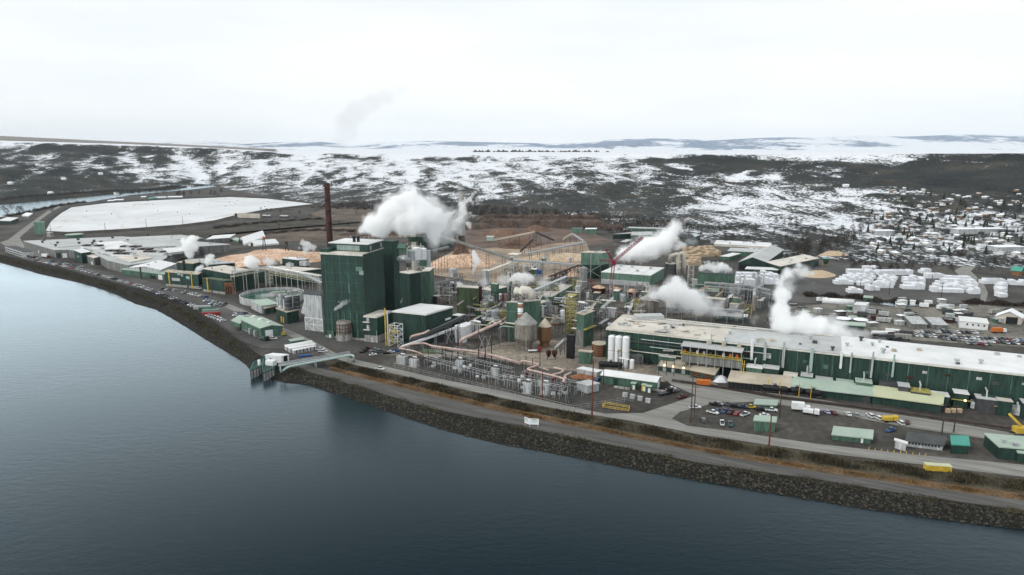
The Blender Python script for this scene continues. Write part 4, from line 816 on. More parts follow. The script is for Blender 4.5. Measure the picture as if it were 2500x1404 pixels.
for i, (x, y, w_, t_) in enumerate(((1590, 180, 10, 30), (1665, 170, 9, 40), (1520, 185, 9, 62))):
    tank('vessel', ('white domed vessel in the steelwork behind the slim tower', 'white vessel between steelwork and grey stack', 'grey vessel nearest the slim tower')[i], *kb(x, y), w_, kb(0, t_)[1], ('white', 'white', 'steel')[i], 'dome', cat='vessel', z0=44)
pipe('fat grey flue duct curving between tower and precipitator', [(*kb(1375, 165), 50), (*kb(1470, 150), 52), (*kb(1490, 230), 46)], 2.2, 'sil', 'flue_duct', 'duct')
r, cs, z1 = frame_tower('tall open steel tower standing on the precipitator', *kb(1565, 318), 34, kb(0, 20)[1], 'cream', floors=5, z0=34)
t = tank('flue_stack', 'banded cream flue stack inside the open steel tower', *kb(1560, 300), 5.5, kc(0, 720)[1], 'cream', 'flat', cat='stack', z0=34, bands=5, bm='dyel'); b = MB(); b.lathe(UP(t[1], t[1].z + t[3] * .78), [(t[2] * 2.4, 0), (t[2] * 2.4, 3.2)], 14); b.build('platform', M['dg'], t[0])
for i, x in enumerate((1480, 1570, 1645)):
    o = T('mast', ('left', 'middle', 'right')[i] and ('thin steel mast nearest the slim tower', 'thin steel mast in the middle of the precipitator roof', 'thin steel mast nearest the grey stack')[i], 'mast', UP(G(*kb(x, 320), 34), 34)); p = G(*kb(x, 320), 34); MB().bar(p, UP(p, ZAT(p, kb(0, -30)[1])), .2).build('pole', M['cream'], o)
# stacks
r = T('chimney', 'tall dark rust-red chimney behind the boiler house', 'chimney', G(815, 770)); c = G(815, 770); hh = ZAT(c, 447)
b = MB(); b.lathe(c, [(2.35, 0), (2.2, hh * .5), (1.95, hh)], 20); b.build('shaft', M['rust'], r, smooth=True)
for k in range(9): z = hh * (.28 + .085 * k); b = MB(); b.lathe(UP(c, z), [(2.45 - k * .04, 0), (2.45 - k * .04, .35 if k % 3 else 1.2)], 20); b.build('ring', M['rust' if k % 3 else 'black'], r)
r = T('chimney', 'pale concrete chimney beyond the orange chip pile', 'chimney', G(1128, 596)); c = G(1128, 596); hh = ZAT(c, 456)
b = MB(); b.lathe(c, [(4.2, 0), (3.3, hh)], 20); b.build('shaft', M['conc'], r, smooth=True)
b = MB(); b.lathe(UP(c, hh * .93), [(3.9, 0), (3.9, 1)], 20); b.build('ring', M['dgrey'], r); b = MB(); b.box(UP(c + Vector((-4, -2, 0)), 12), 14, 10, 20, -.4); b.build('breeching', M['lgrey'], r)
bld('power_house', 'dark green power house half hidden in steam left of the concrete chimney', [(1090, 575), (1020, 580), (1112, 560)], yb=612, wall='dg', roof='dg', rect=False)
# workshop by the river with its wing and yard
r, P, h = bld('workshop', 'light green gabled workshop with white roller door by the river', [ka(1105, 1178), ka(882, 1075), ka(1352, 1152)], yb=550 + 1295 / 4.68, wall='mg', roof='pg', shape='gable', ridge=0, rise=1.3, rect=False, doors=((3, .45, .8, 0, 5.2, 'white'), (0, .1, .16, 0, 2.4, 'dgrey')), base=('conc', .4))
for i, (x, y, s) in enumerate(((1105, 1085, 2.4), (1030, 1050, 2), (1198, 1118, 1.6))): p = G(*ka(x, y), h + 1.2); MB().box(UP(p, h + .6), s, s, 1.7, -.7).build('roof_vent', M['white'], r)
face(r, P, 0, 0, 0, 1, 4.3, 4.55, M['dg'], 'trim', .1); face(r, P, 0, 3, 0, 1, 5.6, 5.85, M['dg'], 'trim', .1)
for u_ in (.2, .45): face(r, P, 0, 0, u_, u_ + .06, 0, 4, M['steel'], 'duct', 1.6)
bld('workshop_wing', 'low light green wing at the far end of the gabled workshop', [ka(870, 1128), ka(776, 1090), ka(960, 1065)], yb=550 + 1185 / 4.68, wall='mg', roof='pg', rect=False)
bld('site_cabin', 'green site cabin beside the white trailers', [kf(812, 472), kf(780, 450), kf(966, 447)], yb=740 + 505 / 5, wall='mg', roof='pg', rect=False, cat='cabin')
for i, (a, b_, c_, yb) in enumerate((((748, 540), (722, 515), (1075, 482), 590), ((790, 560), (762, 540), (1110, 505), 612), ((835, 586), (806, 560), (1105, 530), 628))):
    lb = ('white trailer at the back of a row of three', 'white trailer in the middle of a row of three', 'white trailer with dark doors at the front of a row of three')[i]
    r, P, h = bld('trailer', lb, [kf(*a), kf(*b_), kf(*c_)], yb=740 + yb / 5, wall='lgrey', roof='rw', rect=False, cat='trailer', thick=.25, over=.15, group='white trailers by the intake')
    if i == 2:
        for k in range(6): face(r, P, 0, 3, .06 + .16 * k, .1 + .16 * k, .2, 2.3, M['rust'], 'door', .1)
# intake: pump house, concrete piers, rail, pipe bridge
r, P, h = bld('intake_house', 'white intake pump house at the tip of the dike', [kf(680, 655), kf(488, 640), kf(775, 632)], yb=740 + 735 / 5, wall='white', roof='white', rect=False, over=.2, doors=((3, .2, .7, .5, 4, 'dark'), (0, .6, .75, 0, 2.5, 'dgrey')))
r = T('water_intake', 'concrete water intake with green rails standing in the river', 'intake', G(*kf(480, 860), WZ))
for a, b_, c_ in (((310, 850), (445, 800), (350, 760)), ((462, 880), (600, 830), (455, 790))):
    A_, B_, C_ = G(*kf(*a), 0), G(*kf(*b_), 0), G(*kf(*c_), 0)
    b = MB(); b.prism([A_, B_, B_ + (C_ - A_), C_], WZ - 1.5, .8); b.build('pier', M['conc'], r)
    b = MB(); b.prism([A_, B_, B_ + (C_ - A_), C_], .8, 1.2); dk = b.build('deck', M['dg'], r)
    for u_, v_ in ((A_, B_), (A_, C_), (C_, B_ + C_ - A_), (B_, B_ + C_ - A_)):
        for z in (1.7, 2.3): MB().bar(UP(u_, z), UP(v_, z), .07).build('handrail', M['teal'], dk)
    for k in range(5):
        q = A_.lerp(B_, k / 4); MB().bar(UP(q, -3), UP(q, 2.3), .22).build('fender_post', M['dgrey'], r)
b = MB(); b.box(G(*kf(560, 760), .8), 5, 3.5, 3, -.3); b.build('winch_house', M['white'], r)
t = tank('surge_tank', 'small white surge tank on the water intake', *kf(417, 768), 3.4, kf(0, 705)[1], 'white', 'dome', cat='tank', z0=1, rise=.8)
a, b_ = G(*kf(640, 800), 2), G(*kf(1530, 640), 5.5)
pipe('pale green intake pipe crossing the dike on a bridge', [(*kf(700, 830), .5), (*kf(770, 775), 3.6), (*kf(1545, 632), 4.6), (*kf(1572, 650), 4.6), (*kf(1570, 715), .3)], .62, 'tealp', 'intake_pipe', legs=0)
r = T('pipe_bridge', 'grey steel truss bridge carrying the pale green intake pipe', 'bridge', UP(G(*kf(700, 830)), 0))
q0, q1 = G(*kf(650, 765), 3.6), G(*kf(1525, 620), 4.6); d = q1 - q0; o = Vector((-d.y, d.x, 0)).normalized() * 1.0
for sg in (-1, 1):
    for z in (0, 1.3): MB().bar(q0 + o * sg + Vector((0, 0, z)), q1 + o * sg + Vector((0, 0, z)), .14).build('chord', M['steel'], r)
    for k in range(14): MB().bar(q0 + d * (k / 14) + o * sg + Vector((0, 0, 1.3 * (k % 2))), q0 + d * ((k + 1) / 14) + o * sg + Vector((0, 0, 1.3 * ((k + 1) % 2))), .09).build('brace', M['steel'], r)
MB().par(q0 - o, d, o * 2, (0, 0, .12)).build('deck', M['steel'], r)
for t_ in (.02, .5, .97):
    q = q0 + d * t_
    for sg in (-1, 1): MB().bar(UP(q + o * sg * 1.6, 0), q + o * sg, .2).build('leg', M['tealp'], r)
    MB().bar(UP(q + o * 1.4, q.z * .5), UP(q - o * 1.4, q.z * .5), .14).build('tie', M['tealp'], r)
r = T('pipe_section', 'blue pipe lying on the ground before the white trailers', 'pipe', G(*kf(970, 640))); MB().tube([G(*kf(885, 648), .6), G(*kf(1055, 632), .6)], .55, 8).build('pipe_run', M['blue'], r)
# ================================================================ CHIP YARD AND PROCESS AREA
kg = zm(1400, 500, 5); kh = zm(900, 820, 4.167); kn = zm(1450, 720, 4.545)
def mound(name, label, cx, cy_, rx, ry, h, m, cat='pile', seed=0, flat=.35, n=26, rough=.25, kind=None, rot=0):
    """heap of loose material: rx, ry its half width and half depth in metres"""
    c = G(cx, cy_); b = MB(); rr = np.random.RandomState(seed + 3); nr = 9; ph = rr.rand(6) * 6.28
    for j in range(nr + 1):
        t = j / nr
        for k in range(n):
            an = 2 * math.pi * k / n; w_ = 1 + rough * .5 * math.sin(2 * an + ph[0]) + rough * .4 * math.sin(3 * an + ph[1]) + rough * .25 * math.sin(5 * an + ph[2])
            x, y = math.cos(an) * rx * t * w_, math.sin(an) * ry * t * w_; x, y = x * math.cos(rot) - y * math.sin(rot), x * math.sin(rot) + y * math.cos(rot)
            s = 1 if t < flat else max(0, 1 - ((t - flat) / (1 - flat)) ** 1.15)
            z = h * s * (1 + rough * .35 * math.sin(x / rx * 4 + ph[3]) * math.cos(y / ry * 3 + ph[4])) + (rr.rand() - .5) * h * .09 * (t < .97)
            b.v.append((c.x + x, c.y + y, max(z, -.3 if t == 1 else .1)))
    for j in range(nr):
        for k in range(n): b.f.append((j * n + k, j * n + (k + 1) % n, (j + 1) * n + (k + 1) % n, (j + 1) * n + k))
    return b.build(name, m, label=label, cat=cat, smooth=True, kind=kind)
sheet('chip_yard', [(1040, 668), (1050, 640), (1110, 612), (1200, 605), (1300, 600), (1430, 588), (1450, 640), (1400, 668), (1300, 690), (1180, 690)], .1, mat('chip_covered_ground', (.26, .195, .14), .95, .35, .03, c2=(.4, .31, .225), fine=.5, fc=.15))
sheet('bark_yard', [(1080, 608), (1100, 580), (1150, 560), (1300, 552), (1440, 566), (1500, 590), (1430, 600), (1300, 606), (1200, 610)], .08, mat('bark_covered_ground', (.11, .078, .064), .95, .35, .03, c2=(.18, .125, .1), fine=.4, fc=.25))
sheet('process_yard', [(1090, 800), (1060, 690), (1180, 686), (1300, 686), (1420, 660), (1640, 690), (1780, 740), (1850, 770), (1600, 780), (1480, 810), (1480, 850), (1350, 830), (1230, 836), (1150, 850)], .07, mat('process_yard_ground', (.045, .041, .036), .95, .5, .06, c2=(.15, .132, .11), fine=.35))
mound('chip_pile', 'broad orange wood-chip pile beside the precipitators', *ke(170, 720), 36, 28, 9, M['chip'], seed=1, flat=.55, rough=.4)
mound('chip_pile', 'small darker cone of chips on the broad orange pile', *ke(130, 640), 11, 8, 19, M['chipd'], seed=2, flat=.05)
mound('chip_pile', 'flat tan chip pile behind the dark green mill halls', *ka(1230, 385), 70, 46, 5.5, M['chip'], seed=3, flat=.72, rough=.4)
mound('chip_pile', 'tan chip spread left of the crane in the middle of the yard', *ke(1350, 650), 42, 26, 4, mat('pale_wood_chips', (.45, .33, .22), .95, .25, .04, c2=(.6, .47, .34), fine=.35), seed=4, flat=.4)
mound('bark_pile', 'orange brown bark heap under the upper conveyor', *ke(830, 500), 34, 26, 9, M['chipd'], seed=5, flat=.2)
mound('bark_pile', 'brown bark ridge left of the upper conveyor', *ke(650, 365), 30, 20, 8, M['chipd'], seed=6, flat=.3)
mound('bark_pile', 'grey brown bark heap in front of the log decks', *ke(1050, 318), 26, 16, 8, M['chipd'], seed=7, flat=.2)
mound('bark_pile', 'long low bark ridge near the concrete chimney', *ke(330, 285), 34, 18, 7, M['log'], seed=8, flat=.3)
mound('chip_pile', 'small tan chip cone beside the dark truss conveyor', *ke(1500, 870), 8, 6, 5, M['chip'], seed=9, flat=.1)
mound('soil_berm', 'dark ploughed berm with snow left of the steam plume', *k2(2050, 1270), 60, 12, 6, M['log'], seed=12, flat=.3, cat='berm')
for i, (x0, x1, y, d, hh) in enumerate(((280, 1950, 250, 26, 13), (300, 1880, 180, 22, 13), (1700, 2100, 262, 18, 6))):
    a, b_ = G(*ke(x0, y + 28)), G(*ke(x1, y + 40)); L_ = (b_ - a); o = Vector((-L_.y, L_.x, 0)).normalized(); b = MB(); nn = 40; rr = random.Random(i)
    for k in range(nn + 1):
        p = a + L_ * k / nn; e = min(1, k / 3, (nn - k) / 3); z = hh * (.2 + .8 * e) * rr.uniform(.86, 1.08)
        b.v += [tuple(UP(p - o * rr.uniform(-.8, .8), -.2)), tuple(UP(p + o * d * .16, z * .8)), tuple(UP(p + o * d * .4, z)), tuple(UP(p + o * d * .7, z * .96)), tuple(UP(p + o * d, -.2))]
    for k in range(nn):
        for j in range(4): q = k * 5 + j; b.f.append((q, q + 5, q + 6, q + 1))
    b.build('log_deck', M['log'], label=('long dark log deck nearest the chip yard', 'long brown log deck behind the nearest one', 'short log deck with snowy logs at the right end')[i], cat='log pile')
# conveyors
CV = [('long grey conveyor gallery coming down from the concrete chimney', (1075, 578, 26), (1250, 636, 21), 5, 'grey'), ('lower grey conveyor running on to the green digester house', (1250, 638, 20), (1400, 649, 16), 5, 'steel'),
      ('upper tan conveyor rising over the bark heap', (1206, 588, 9), (1306, 568, 20), 4, 'rt'), ('dark conveyor falling right from the upper transfer head', (1308, 569, 20), (1351, 588, 6), 2, 'dgrey'),
      ('steep dark stacker conveyor over the bark heap', (1271, 615, 3), (1300, 588, 18), 2, 'dgrey'), ('long trestle conveyor behind the tan chip spread', (1286, 622, 8), (1428, 594, 10), 8, 'steel'),
      ('short tan conveyor pair near the far green sheds', (1374, 586, 5), (1398, 572, 12), 2, 'rt'), ('pale conveyor falling towards the far green sheds', (1400, 574, 12), (1424, 590, 5), 2, 'steel'), ('grey boxed conveyor beside the boiler steelwork', (1018, 625, 26), (1095, 606, 24), 5, 'grey')]
for lb, p, q, n_, m_ in CV: conveyor(lb, p, q, 2.6, 1.6, n_, m_)
conveyor('dark brown truss conveyor leading to the green digester house', (1342, 676, 9), (1416, 647, 12), 3, 3.2, 4, 'rust', 'rust', truss=True)
conveyor('grey trussed pipe gallery beside the stained stack', (1306, 708, 15), (1384, 675, 16), 3.4, 2.8, 4, 'steel', 'steel', truss=True)
conveyor('dark truss bridge left of the olive tank house', (1058, 694, 12), (1135, 676, 14), 3.4, 3.2, 4, 'dgrey', 'steel', truss=True)
conveyor('cream trussed gallery by the transfer tower', (1190, 662, 16), (1248, 641, 19), 3.4, 2.8, 3, 'cream', 'cream', truss=True)
frame_tower('cream steel transfer tower where the grey conveyors meet', 1256, 668, 30, 622, 'cream', floors=5, deck='cream')
frame_tower('dark steel head frame of the upper conveyor', 1306, 598, 8, 567, 'dgrey', floors=3)
bld('control_hut', 'pale teal hut on the bark yard under the steam', [ke(520, 392), ke(440, 390), ke(528, 385)], yb=500 + 442 / 5, wall='tealp', roof='rw', rect=False, cat='hut')
for i, (x, y) in enumerate(((1155, 140), (1410, 200))):
    cxp, yt = ka(x, y); p = G(cxp, ka(0, 345)[1]); hh = ZAT(p, yt); o = T('chip_spout_frame', ('leaning dark frame with orange head over the left chip pile', 'dark A-frame over the left chip pile by the boiler house')[i], 'frame', p)
    for s in (-1, 1): MB().bar(UP(p + Vector((s * 2.6, 0, 0)), 0), UP(p + Vector((s * .5, 0, 0)), hh), .35).build('leg', M['rust'], o)
    for k in (.35, .65, .95): MB().bar(UP(p - Vector((2.6 - 2.1 * k, 0, 0)), hh * k), UP(p + Vector((2.6 - 2.1 * k, 0, 0)), hh * k), .2).build('tie', M['rust'], o)
    MB().box(UP(p, hh - 1), 2.4, 2, 2.2).build('head', M['rust' if i else 'orange'], o)
# far sheds
for lb, pts, yb, w_, rf, sh in (('small green hall left of its snow-roofed twin by the log decks', [ke(1605, 292), ke(1482, 290), ke(1615, 284)], 500 + 345 / 5, 'sg', 'sg', 'flat'),
    ('small green hall with snowy roof by the log decks', [ke(1782, 296), ke(1645, 298), ke(1786, 285)], 500 + 355 / 5, 'sg', 'snow', 'flat'), ('wide far building with low grey roof behind the steam', [kg(1160, 300), kg(660, 285), kg(1180, 285)], 500 + 340 / 5, 'mg', 'rg', 'flat'),
    ('green gabled shed with grey roof right of the log decks', [kg(690, 352), kg(482, 362), kg(900, 330)], 500 + 410 / 5, 'dg', 'rg', 'flat'), ('green gable-ended hall behind the crane boom', [kg(950, 372), kg(700, 375), kg(960, 330)], 500 + 450 / 5, 'mg', 'rg', 'flat'),
    ('lean-to with grey roof before the gable-ended hall', [kg(640, 458), kg(575, 452), kg(712, 430)], 500 + 490 / 5, 'dgrey', 'rg', 'flat'), ('dark green chip silo house behind the steam', [kg(1480, 415), kg(1330, 470), kg(1550, 370)], 500 + 500 / 5, 'dg', 'dg', 'flat')):
    bld('mill_shed', lb, pts, yb=yb, wall=w_, roof=rf, shape=sh, rect=False)
# digester house on stilts, lattice column, bins, crane
p0 = G(*ke(1838, 905)); z_lo, z_hi = ZAT(p0, ke(0, 735)[1]), ZAT(p0, ke(0, 590)[1])
r, P, h = bld('digester_house', 'light green digester house raised on dark steel legs', [ke(1838, 592), ke(1592, 585), ke(1932, 575)], h=z_hi, z0=z_lo, wall='sg', roof='rc', rect=False, vents=3)
for q in P + [(P[0] + P[1]) / 2, (P[1] + P[2]) / 2]: MB().bar(UP(q, 0), UP(q, z_lo), .4).build('leg', M['dgrey'], r)
b = MB(); b.prism([P[0] + (P[1] - P[0]) * .3, P[1], P[2], P[3]], 0, z_lo - .1); b.build('lower_wall', M['dg'], r)
for i in (0, 1): MB().bar(UP(P[i], z_lo), UP(P[i + 1], 2), .2).build('brace', M['steel'], r); MB().bar(UP(P[i], 2), UP(P[i + 1], z_lo), .2).build('brace', M['steel'], r)
MB().bar(UP(P[0].lerp(P[1], .5) - Vector((0, .5, 0)), 0), UP(P[0].lerp(P[1], .5) - Vector((0, .5, 0)), h + 1), .35).build('riser', M['steel'], r)
t = tank('lattice_column', 'pale grey ringed column beside the digester house', *ke(1615, 1020), 9, ke(0, 770)[1], 'conc', 'cone', bands=9, bm='steel', cat='column', n=16)
for k in range(8):
    an = k * math.pi / 4; d = Vector((math.cos(an), math.sin(an), 0)) * t[2] * 1.15; MB().bar(UP(t[1] + d, 0), UP(t[1] + d, t[3]), .1).build('upright', M['steel'], t[0])
r, P, h = bld('white_roof_hall', 'light green hall with white ribbed roof behind the chip bins', [kg(942, 866), kg(338, 824), kg(1108, 772)], yb=500 + 1000 / 5, wall='sg', roof='rw', rect=False, over=.2)
for k in range(1, 5): a, b_ = P[0].lerp(P[1], k / 5), P[3].lerp(P[2], k / 5); MB().bar(UP(a, h + .5), UP(b_, h + .5), .35, .12).build('roof_rib', M['cream'], r)
for k, (u_, v_) in enumerate(((.2, .7), .0 and () or (.35, .3), (.6, .75), (.75, .35), (.85, .8))):
    p = P[0].lerp(P[1], u_).lerp(P[3].lerp(P[2], u_), v_); MB().box(UP(p, h + .4), 2.2, 2.2, 2, -.4).build('roof_vent', M['steel'], r)
face(r, P, 0, 0, .02, .98, 0, 4, M['lgrey'], 'lower_gallery', 2.4)
for i, (x, y, lb) in enumerate(((305, 1090, 'left of three rust-red chip bins under the crane'), (510, 1110, 'middle of three rust-red chip bins under the crane'), (718, 1125, 'dark chip bin at the end of the row of three'))):
    t = tank('chip_bin', lb, *kg(x, y), 17.5, kg(0, (1015, 1035, 1060)[i])[1], 'rust', 'flat', cat='bin', topm='rust'); b = MB(); b.lathe(UP(t[1], t[3] + .4), [(t[2] * .9, 0), (t[2] * .4, 1.6), (.2, 2.2)], 18); b.build('chip_fill', M['chip'], t[0])
r = T('crane', 'dark red lattice crane with raised boom above the chip bins', 'crane', G(*kg(440, 1120)))
def lattice(root, a, b_, w_, m, name, nb=9):
    a, b_ = Vector(a), Vector(b_); d = b_ - a; s = d.cross((0, 0, 1)); s = Vector((1, 0, 0)) if s.length < .1 * d.length else s.normalized(); t = d.normalized().cross(s)
    cs = [s * i * w_ / 2 + t * j * w_ / 2 for i, j in ((-1, -1), (1, -1), (1, 1), (-1, 1))]
    for c in cs: MB().bar(a + c, b_ + c, .14).build(name + '_chord', m, root)
    for k in range(nb):
        for i in range(4): MB().bar(a + d * k / nb + cs[i], a + d * (k + 1) / nb + cs[(i + 1) % 4], .09).build(name + '_lacing', m, root)
p = G(*kg(450, 1115)); zt = ZAT(p, kg(0, 695)[1]); yy = p.y
def ATY(px_, py_, y):
    u_, v_ = (px_ - 1250) / F, (702 - py_) / F; d = Vector((u_, CP + v_ * SP, -SP + v_ * CP)); t = y / d.y; return Vector((d.x * t, y, CZ + d.z * t))
hd = ATY(*kg(490, 695), yy)
lattice(r, UP(p, 0), hd, 2.2, M['dred'], 'mast', 14); lattice(r, hd, ATY(*kg(845, 398), yy + 14), 1.6, M['dred'], 'boom', 12); lattice(r, hd, ATY(*kg(310, 672), yy - 4), 1.1, M['dred'], 'counter_jib', 5); lattice(r, hd, ATY(*kg(392, 545), yy - 2), 1.0, M['dred'], 'gantry', 5)
MB().bar(ATY(*kg(392, 545), yy - 2), ATY(*kg(845, 398), yy + 14), .07).build('stay_cable', M['dred'], r); MB().box(hd - Vector((0, 0, 2)), 3, 4, 2.6).build('machinery_house', M['dred'], r); MB().box(UP(p, 0), 6, 6, 1.2).build('base', M['dgrey'], r)
r = T('crane', 'short red boom section standing beside the left chip bin', 'crane', G(*kg(225, 1050))); lattice(r, G(*kg(235, 1060)), ATY(*kg(215, 905), G(*kg(235, 1060)).y), 1.2, M['dred'], 'boom', 6)
# concrete silo behind the paper hall, scrubber pipes, green tank house
tank('storage_silo', 'large grey streaked silo with cone roof behind the paper hall', *kg(920, 1372), 23, kg(0, 1150)[1], 'dconc', 'cone', rise=4.5, cat='silo', topm='conc', n=30)
t = tank('dark_tower', 'dark cylindrical tower under the ivory scrubber pipes', *kg(1185, 855), 13.5, kg(0, 715)[1], 'dgrey', 'flat', cat='tank', topm='cream')
r = T('scrubber_pipes', 'pair of fat ivory scrubber pipes with bent tops', 'scrubber', G(*kg(1310, 850)))
yy = G(*kg(1310, 852)).y
for i, (x, xt, yt, off) in enumerate(((1280, 1215, 620, 0), (1345, 1300, 605, 3))):
    lo = ATY(*kg(x, 852), yy + off); hi = ATY(*kg(x, yt + 30), yy + off); el = ATY(*kg(x - 22, yt - 15), yy + off); e2 = ATY(*kg(xt - 30, yt), yy + off + 1); e3 = ATY(*kg(xt - 40, 705), yy + off + 2)
    MB().tube([UP(lo, 0), hi, hi.lerp(el, .5) + Vector((.8, 0, 1.2)), el, e2, e3], 2.1, 14).build('pipe_run', M['rc'], r, smooth=True)
    for z in (.4, .75): MB().lathe(UP(lo, hi.z * z), [(2.3, 0), (2.3, .6)], 14).build('flange', M['cream'], r)
r, P, h = bld('tank_house', 'green riveted tank house with steaming open top', [kg(1932, 852), kg(1518, 828), kg(1975, 815)], yb=500 + 1075 / 5, wall='mg', roof='dgrey', rect=False); face(r, P, 0, 0, 0, 1, 0, 3.2, M['pg'], 'skirt', 1.2)
bld('white_top_shed', 'low green shed with white roof behind the paper hall', [kn(1690, 250), kn(1340, 228), kn(1705, 222)], yb=720 + 300 / 4.545, wall='mg', roof='rw', rect=False)
bld('grey_block', 'grey ribbed block among pipes right of the big steam cloud', [kn(1450, 58), kn(1250, 40), kn(1465, 42)], yb=720 + 155 / 4.545, wall='grey', roof='rc', rect=False)
t = tank('green_globe_tank', 'dark green round tank among pipes behind the paper hall', *kn(1570, 150), 12, kn(0, 95)[1], 'dg', 'dome', rise=4, cat='tank', topm='mg')
for i, x in enumerate((1835, 1880)): tank('black_tank', ('left', 'right')[i] + ' one of two small black tanks behind the paper hall', *kn(x, 100), 4, kn(0, 50)[1], 'black', 'flat', cat='tank')
rack('long pipe rack behind the paper hall from silo to steam cloud', [kn(800, 280), kn(1300, 300), kn(1650, 330)], 9, 4, 2, 9, 'steel', (('sil', .8), ('steel', .4), ('cream', .5)))
rack('pipe rack in front of the green tank house', [kg(1590, 1130), kg(2140, 1175), kg(2400, 1240)], 12, 3, 2, 9, 'steel', (('sil', .7), ('steel', .4), ('steel', .3)))
# ---- front process blocks
t = tank('concrete_silo', 'big weathered concrete silo with cone top and hopper bottom', *kd(1018, 700), 27.6, kd(0, 342)[1], 'dconc', 'cone', rise=6.5, cat='silo', topm='conc', n=32, prof=lambda r, h: [(r * .52, 0), (r * .52, h * .16), (r * .98, h * .44), (r, h * .46), (r, h)])
for k in range(3):
    an = math.radians(-150 + 60 * k); d = Vector((math.cos(an), math.sin(an), 0)); MB().bar(UP(t[1] + d * t[2] * .75, 0), UP(t[1] + d * t[2], t[3] * .46), .3).build('leg', M['conc'], t[0])
t = tank('brown_silo', 'brown conical-topped silo behind the big concrete silo', *kd(1250, 645), 16, kd(0, 380)[1], 'wood', 'cone', rise=5, cat='silo', topm='rt', prof=lambda r, h: [(r * .72, 0), (r * .72, h * .2), (r, h * .32), (r, h)], n=26)
tank('round_tank', 'stained round tank with cone roof behind the brown silo', *kd(1378, 375), 14, kd(0, 335)[1], 'wood', 'cone', rise=4, cat='tank', topm='dconc', z0=6)
r = T('stained_stack', 'white stack with orange rust stains beside the concrete silo', 'stack', G(*kd(952, 560))); c = G(*kd(952, 560)); hh = ZAT(c, ke(0, 1150)[1])
b = MB(); b.lathe(c, [(1.75, 0), (1.75, hh)], 18); b.build('shaft', M['white'], r, smooth=True)
for k, (z, dz) in enumerate(((.55, .1), (.68, .012), (.8, .09), (.93, .02), (.99, .02))): b = MB(); b.lathe(UP(c, hh * z), [(1.85, 0), (1.85, hh * dz)], 18); b.build('rust_band', M['stain' if k in (0, 2) else 'rust'], r)
tp = ATY(*ke(850, 1055), c.y); MB().tube([UP(c, hh - .5), UP(c, tp.z - 1), tp + Vector((1.2, 0, .8)), ATY(*ke(950, 1055), c.y), ATY(*ke(985, 1075), c.y), ATY(*ke(990, 1150), c.y)], 2.9, 14).build('elbow_duct', M['rc'], r, smooth=True)
MB().tube([ATY(*ke(785, 1045), c.y + 2), ATY(*ke(830, 1060), c.y + 1)], 2.4, 12).build('inlet_duct', M['cream'], r)
r, P, h = bld('process_house', 'green process house behind the rust-stained stack', [kd(925, 95), kd(782, 90), kd(1200, 70)], yb=720 + 560 / 5, wall='mg', roof='rc', rect=False)
for z in (.4, .75): face(r, P, 0, 0, 0, 1, h * z, h * z + .5, M['sg'], 'trim', .2)
bld('process_wing', 'lower dark green wing right of the rust-stained stack', [kd(1195, 110), kd(990, 95), kd(1300, 75)], yb=720 + 270 / 5, wall='dg', roof='rc', rect=False, vents=3)
bld('sloped_house', 'light green house with slanting roof behind the process wing', [ke(1240, 1125), ke(1090, 1115), ke(1490, 985)], yb=500 + 1260 / 5, wall='mg', roof='rc', rect=False)
bld('vent_house', 'low green block left of the rust-stained stack with white top', [kd(700, 215), kd(565, 195), kd(785, 195)], yb=720 + 330 / 5, wall='dg', roof='rw', rect=False, vents=3)
r, P, h = bld('tank_on_legs', 'olive green box tank raised on posts near the precipitators', [ke(332, 1022), ke(78, 1008), ke(350, 1000)], yb=500 + 1330 / 5, wall='og', roof='rc', rect=False, cat='tank')
for v in r.children[0].data.vertices:
    if v.co.z < 1: v.co.z = h * .52
for q in P: MB().bar(UP(q, 0), UP(q, h * .52), .3).build('leg', M['og'], r)
b = MB(); b.prism([P[0].lerp(P[2], .12), P[1].lerp(P[3], .12), P[2].lerp(P[0], .12), P[3].lerp(P[1], .12)], 0, h * .5); b.build('lower_house', M['dgrey'], r)
tank('exhaust_column', 'dark brown column standing by the olive box tank', *ke(366, 1340), 4.2, ke(0, 1005)[1], 'rust', 'flat', cat='column', n=12)
bld('flat_house', 'light green flat house right of the olive box tank', [ke(495, 1055), ke(350, 1030), ke(690, 1005)], yb=500 + 1160 / 5, wall='mg', roof='rc', rect=False, vents=3)
bld('roof_box', 'small green box on the flat house', [ke(560, 975), ke(492, 965), ke(592, 965)], h=17, z0=11, wall='mg', roof='pg', rect=False)
for i, x in enumerate((610, 665, 735)): tank('vessel', ('pale', 'dark red', 'green banded')[i] + ' upright vessel between flat house and stained stack', *ke(x, 1170), (4, 6, 4)[i], ke(0, (1090, 1090, 940)[i])[1], ('white', 'red', 'dg')[i], 'dome', cat='vessel', bands=3 if i == 2 else 0)
tank('grey_tank', 'banded grey tank in front of the orange chip pile', *ke(30, 885), 10, ke(0, 790)[1], 'lgrey', 'dome', rise=1.6, bands=4, cat='tank')
bld('steel_bin', 'grey steel bin on a frame below the small steam plume', [ke(430, 815), ke(375, 805), ke(478, 800)], yb=500 + 980 / 5, wall='lgrey', roof='rg', rect=False, cat='bin')
frame_tower('dark steel frame carrying the grey bin', *ke(320, 985), 18, ke(0, 855)[1], 'steel', floors=3)
for i, x in enumerate((1040, 1072, 1100)): tank('blue_vessel', ('first', 'second', 'third')[i] + ' from the left of three small blue vessels in the chip yard', *ke(x, 865), 3, ke(0, 800)[1], 'blue', 'dome', cat='vessel', n=10)
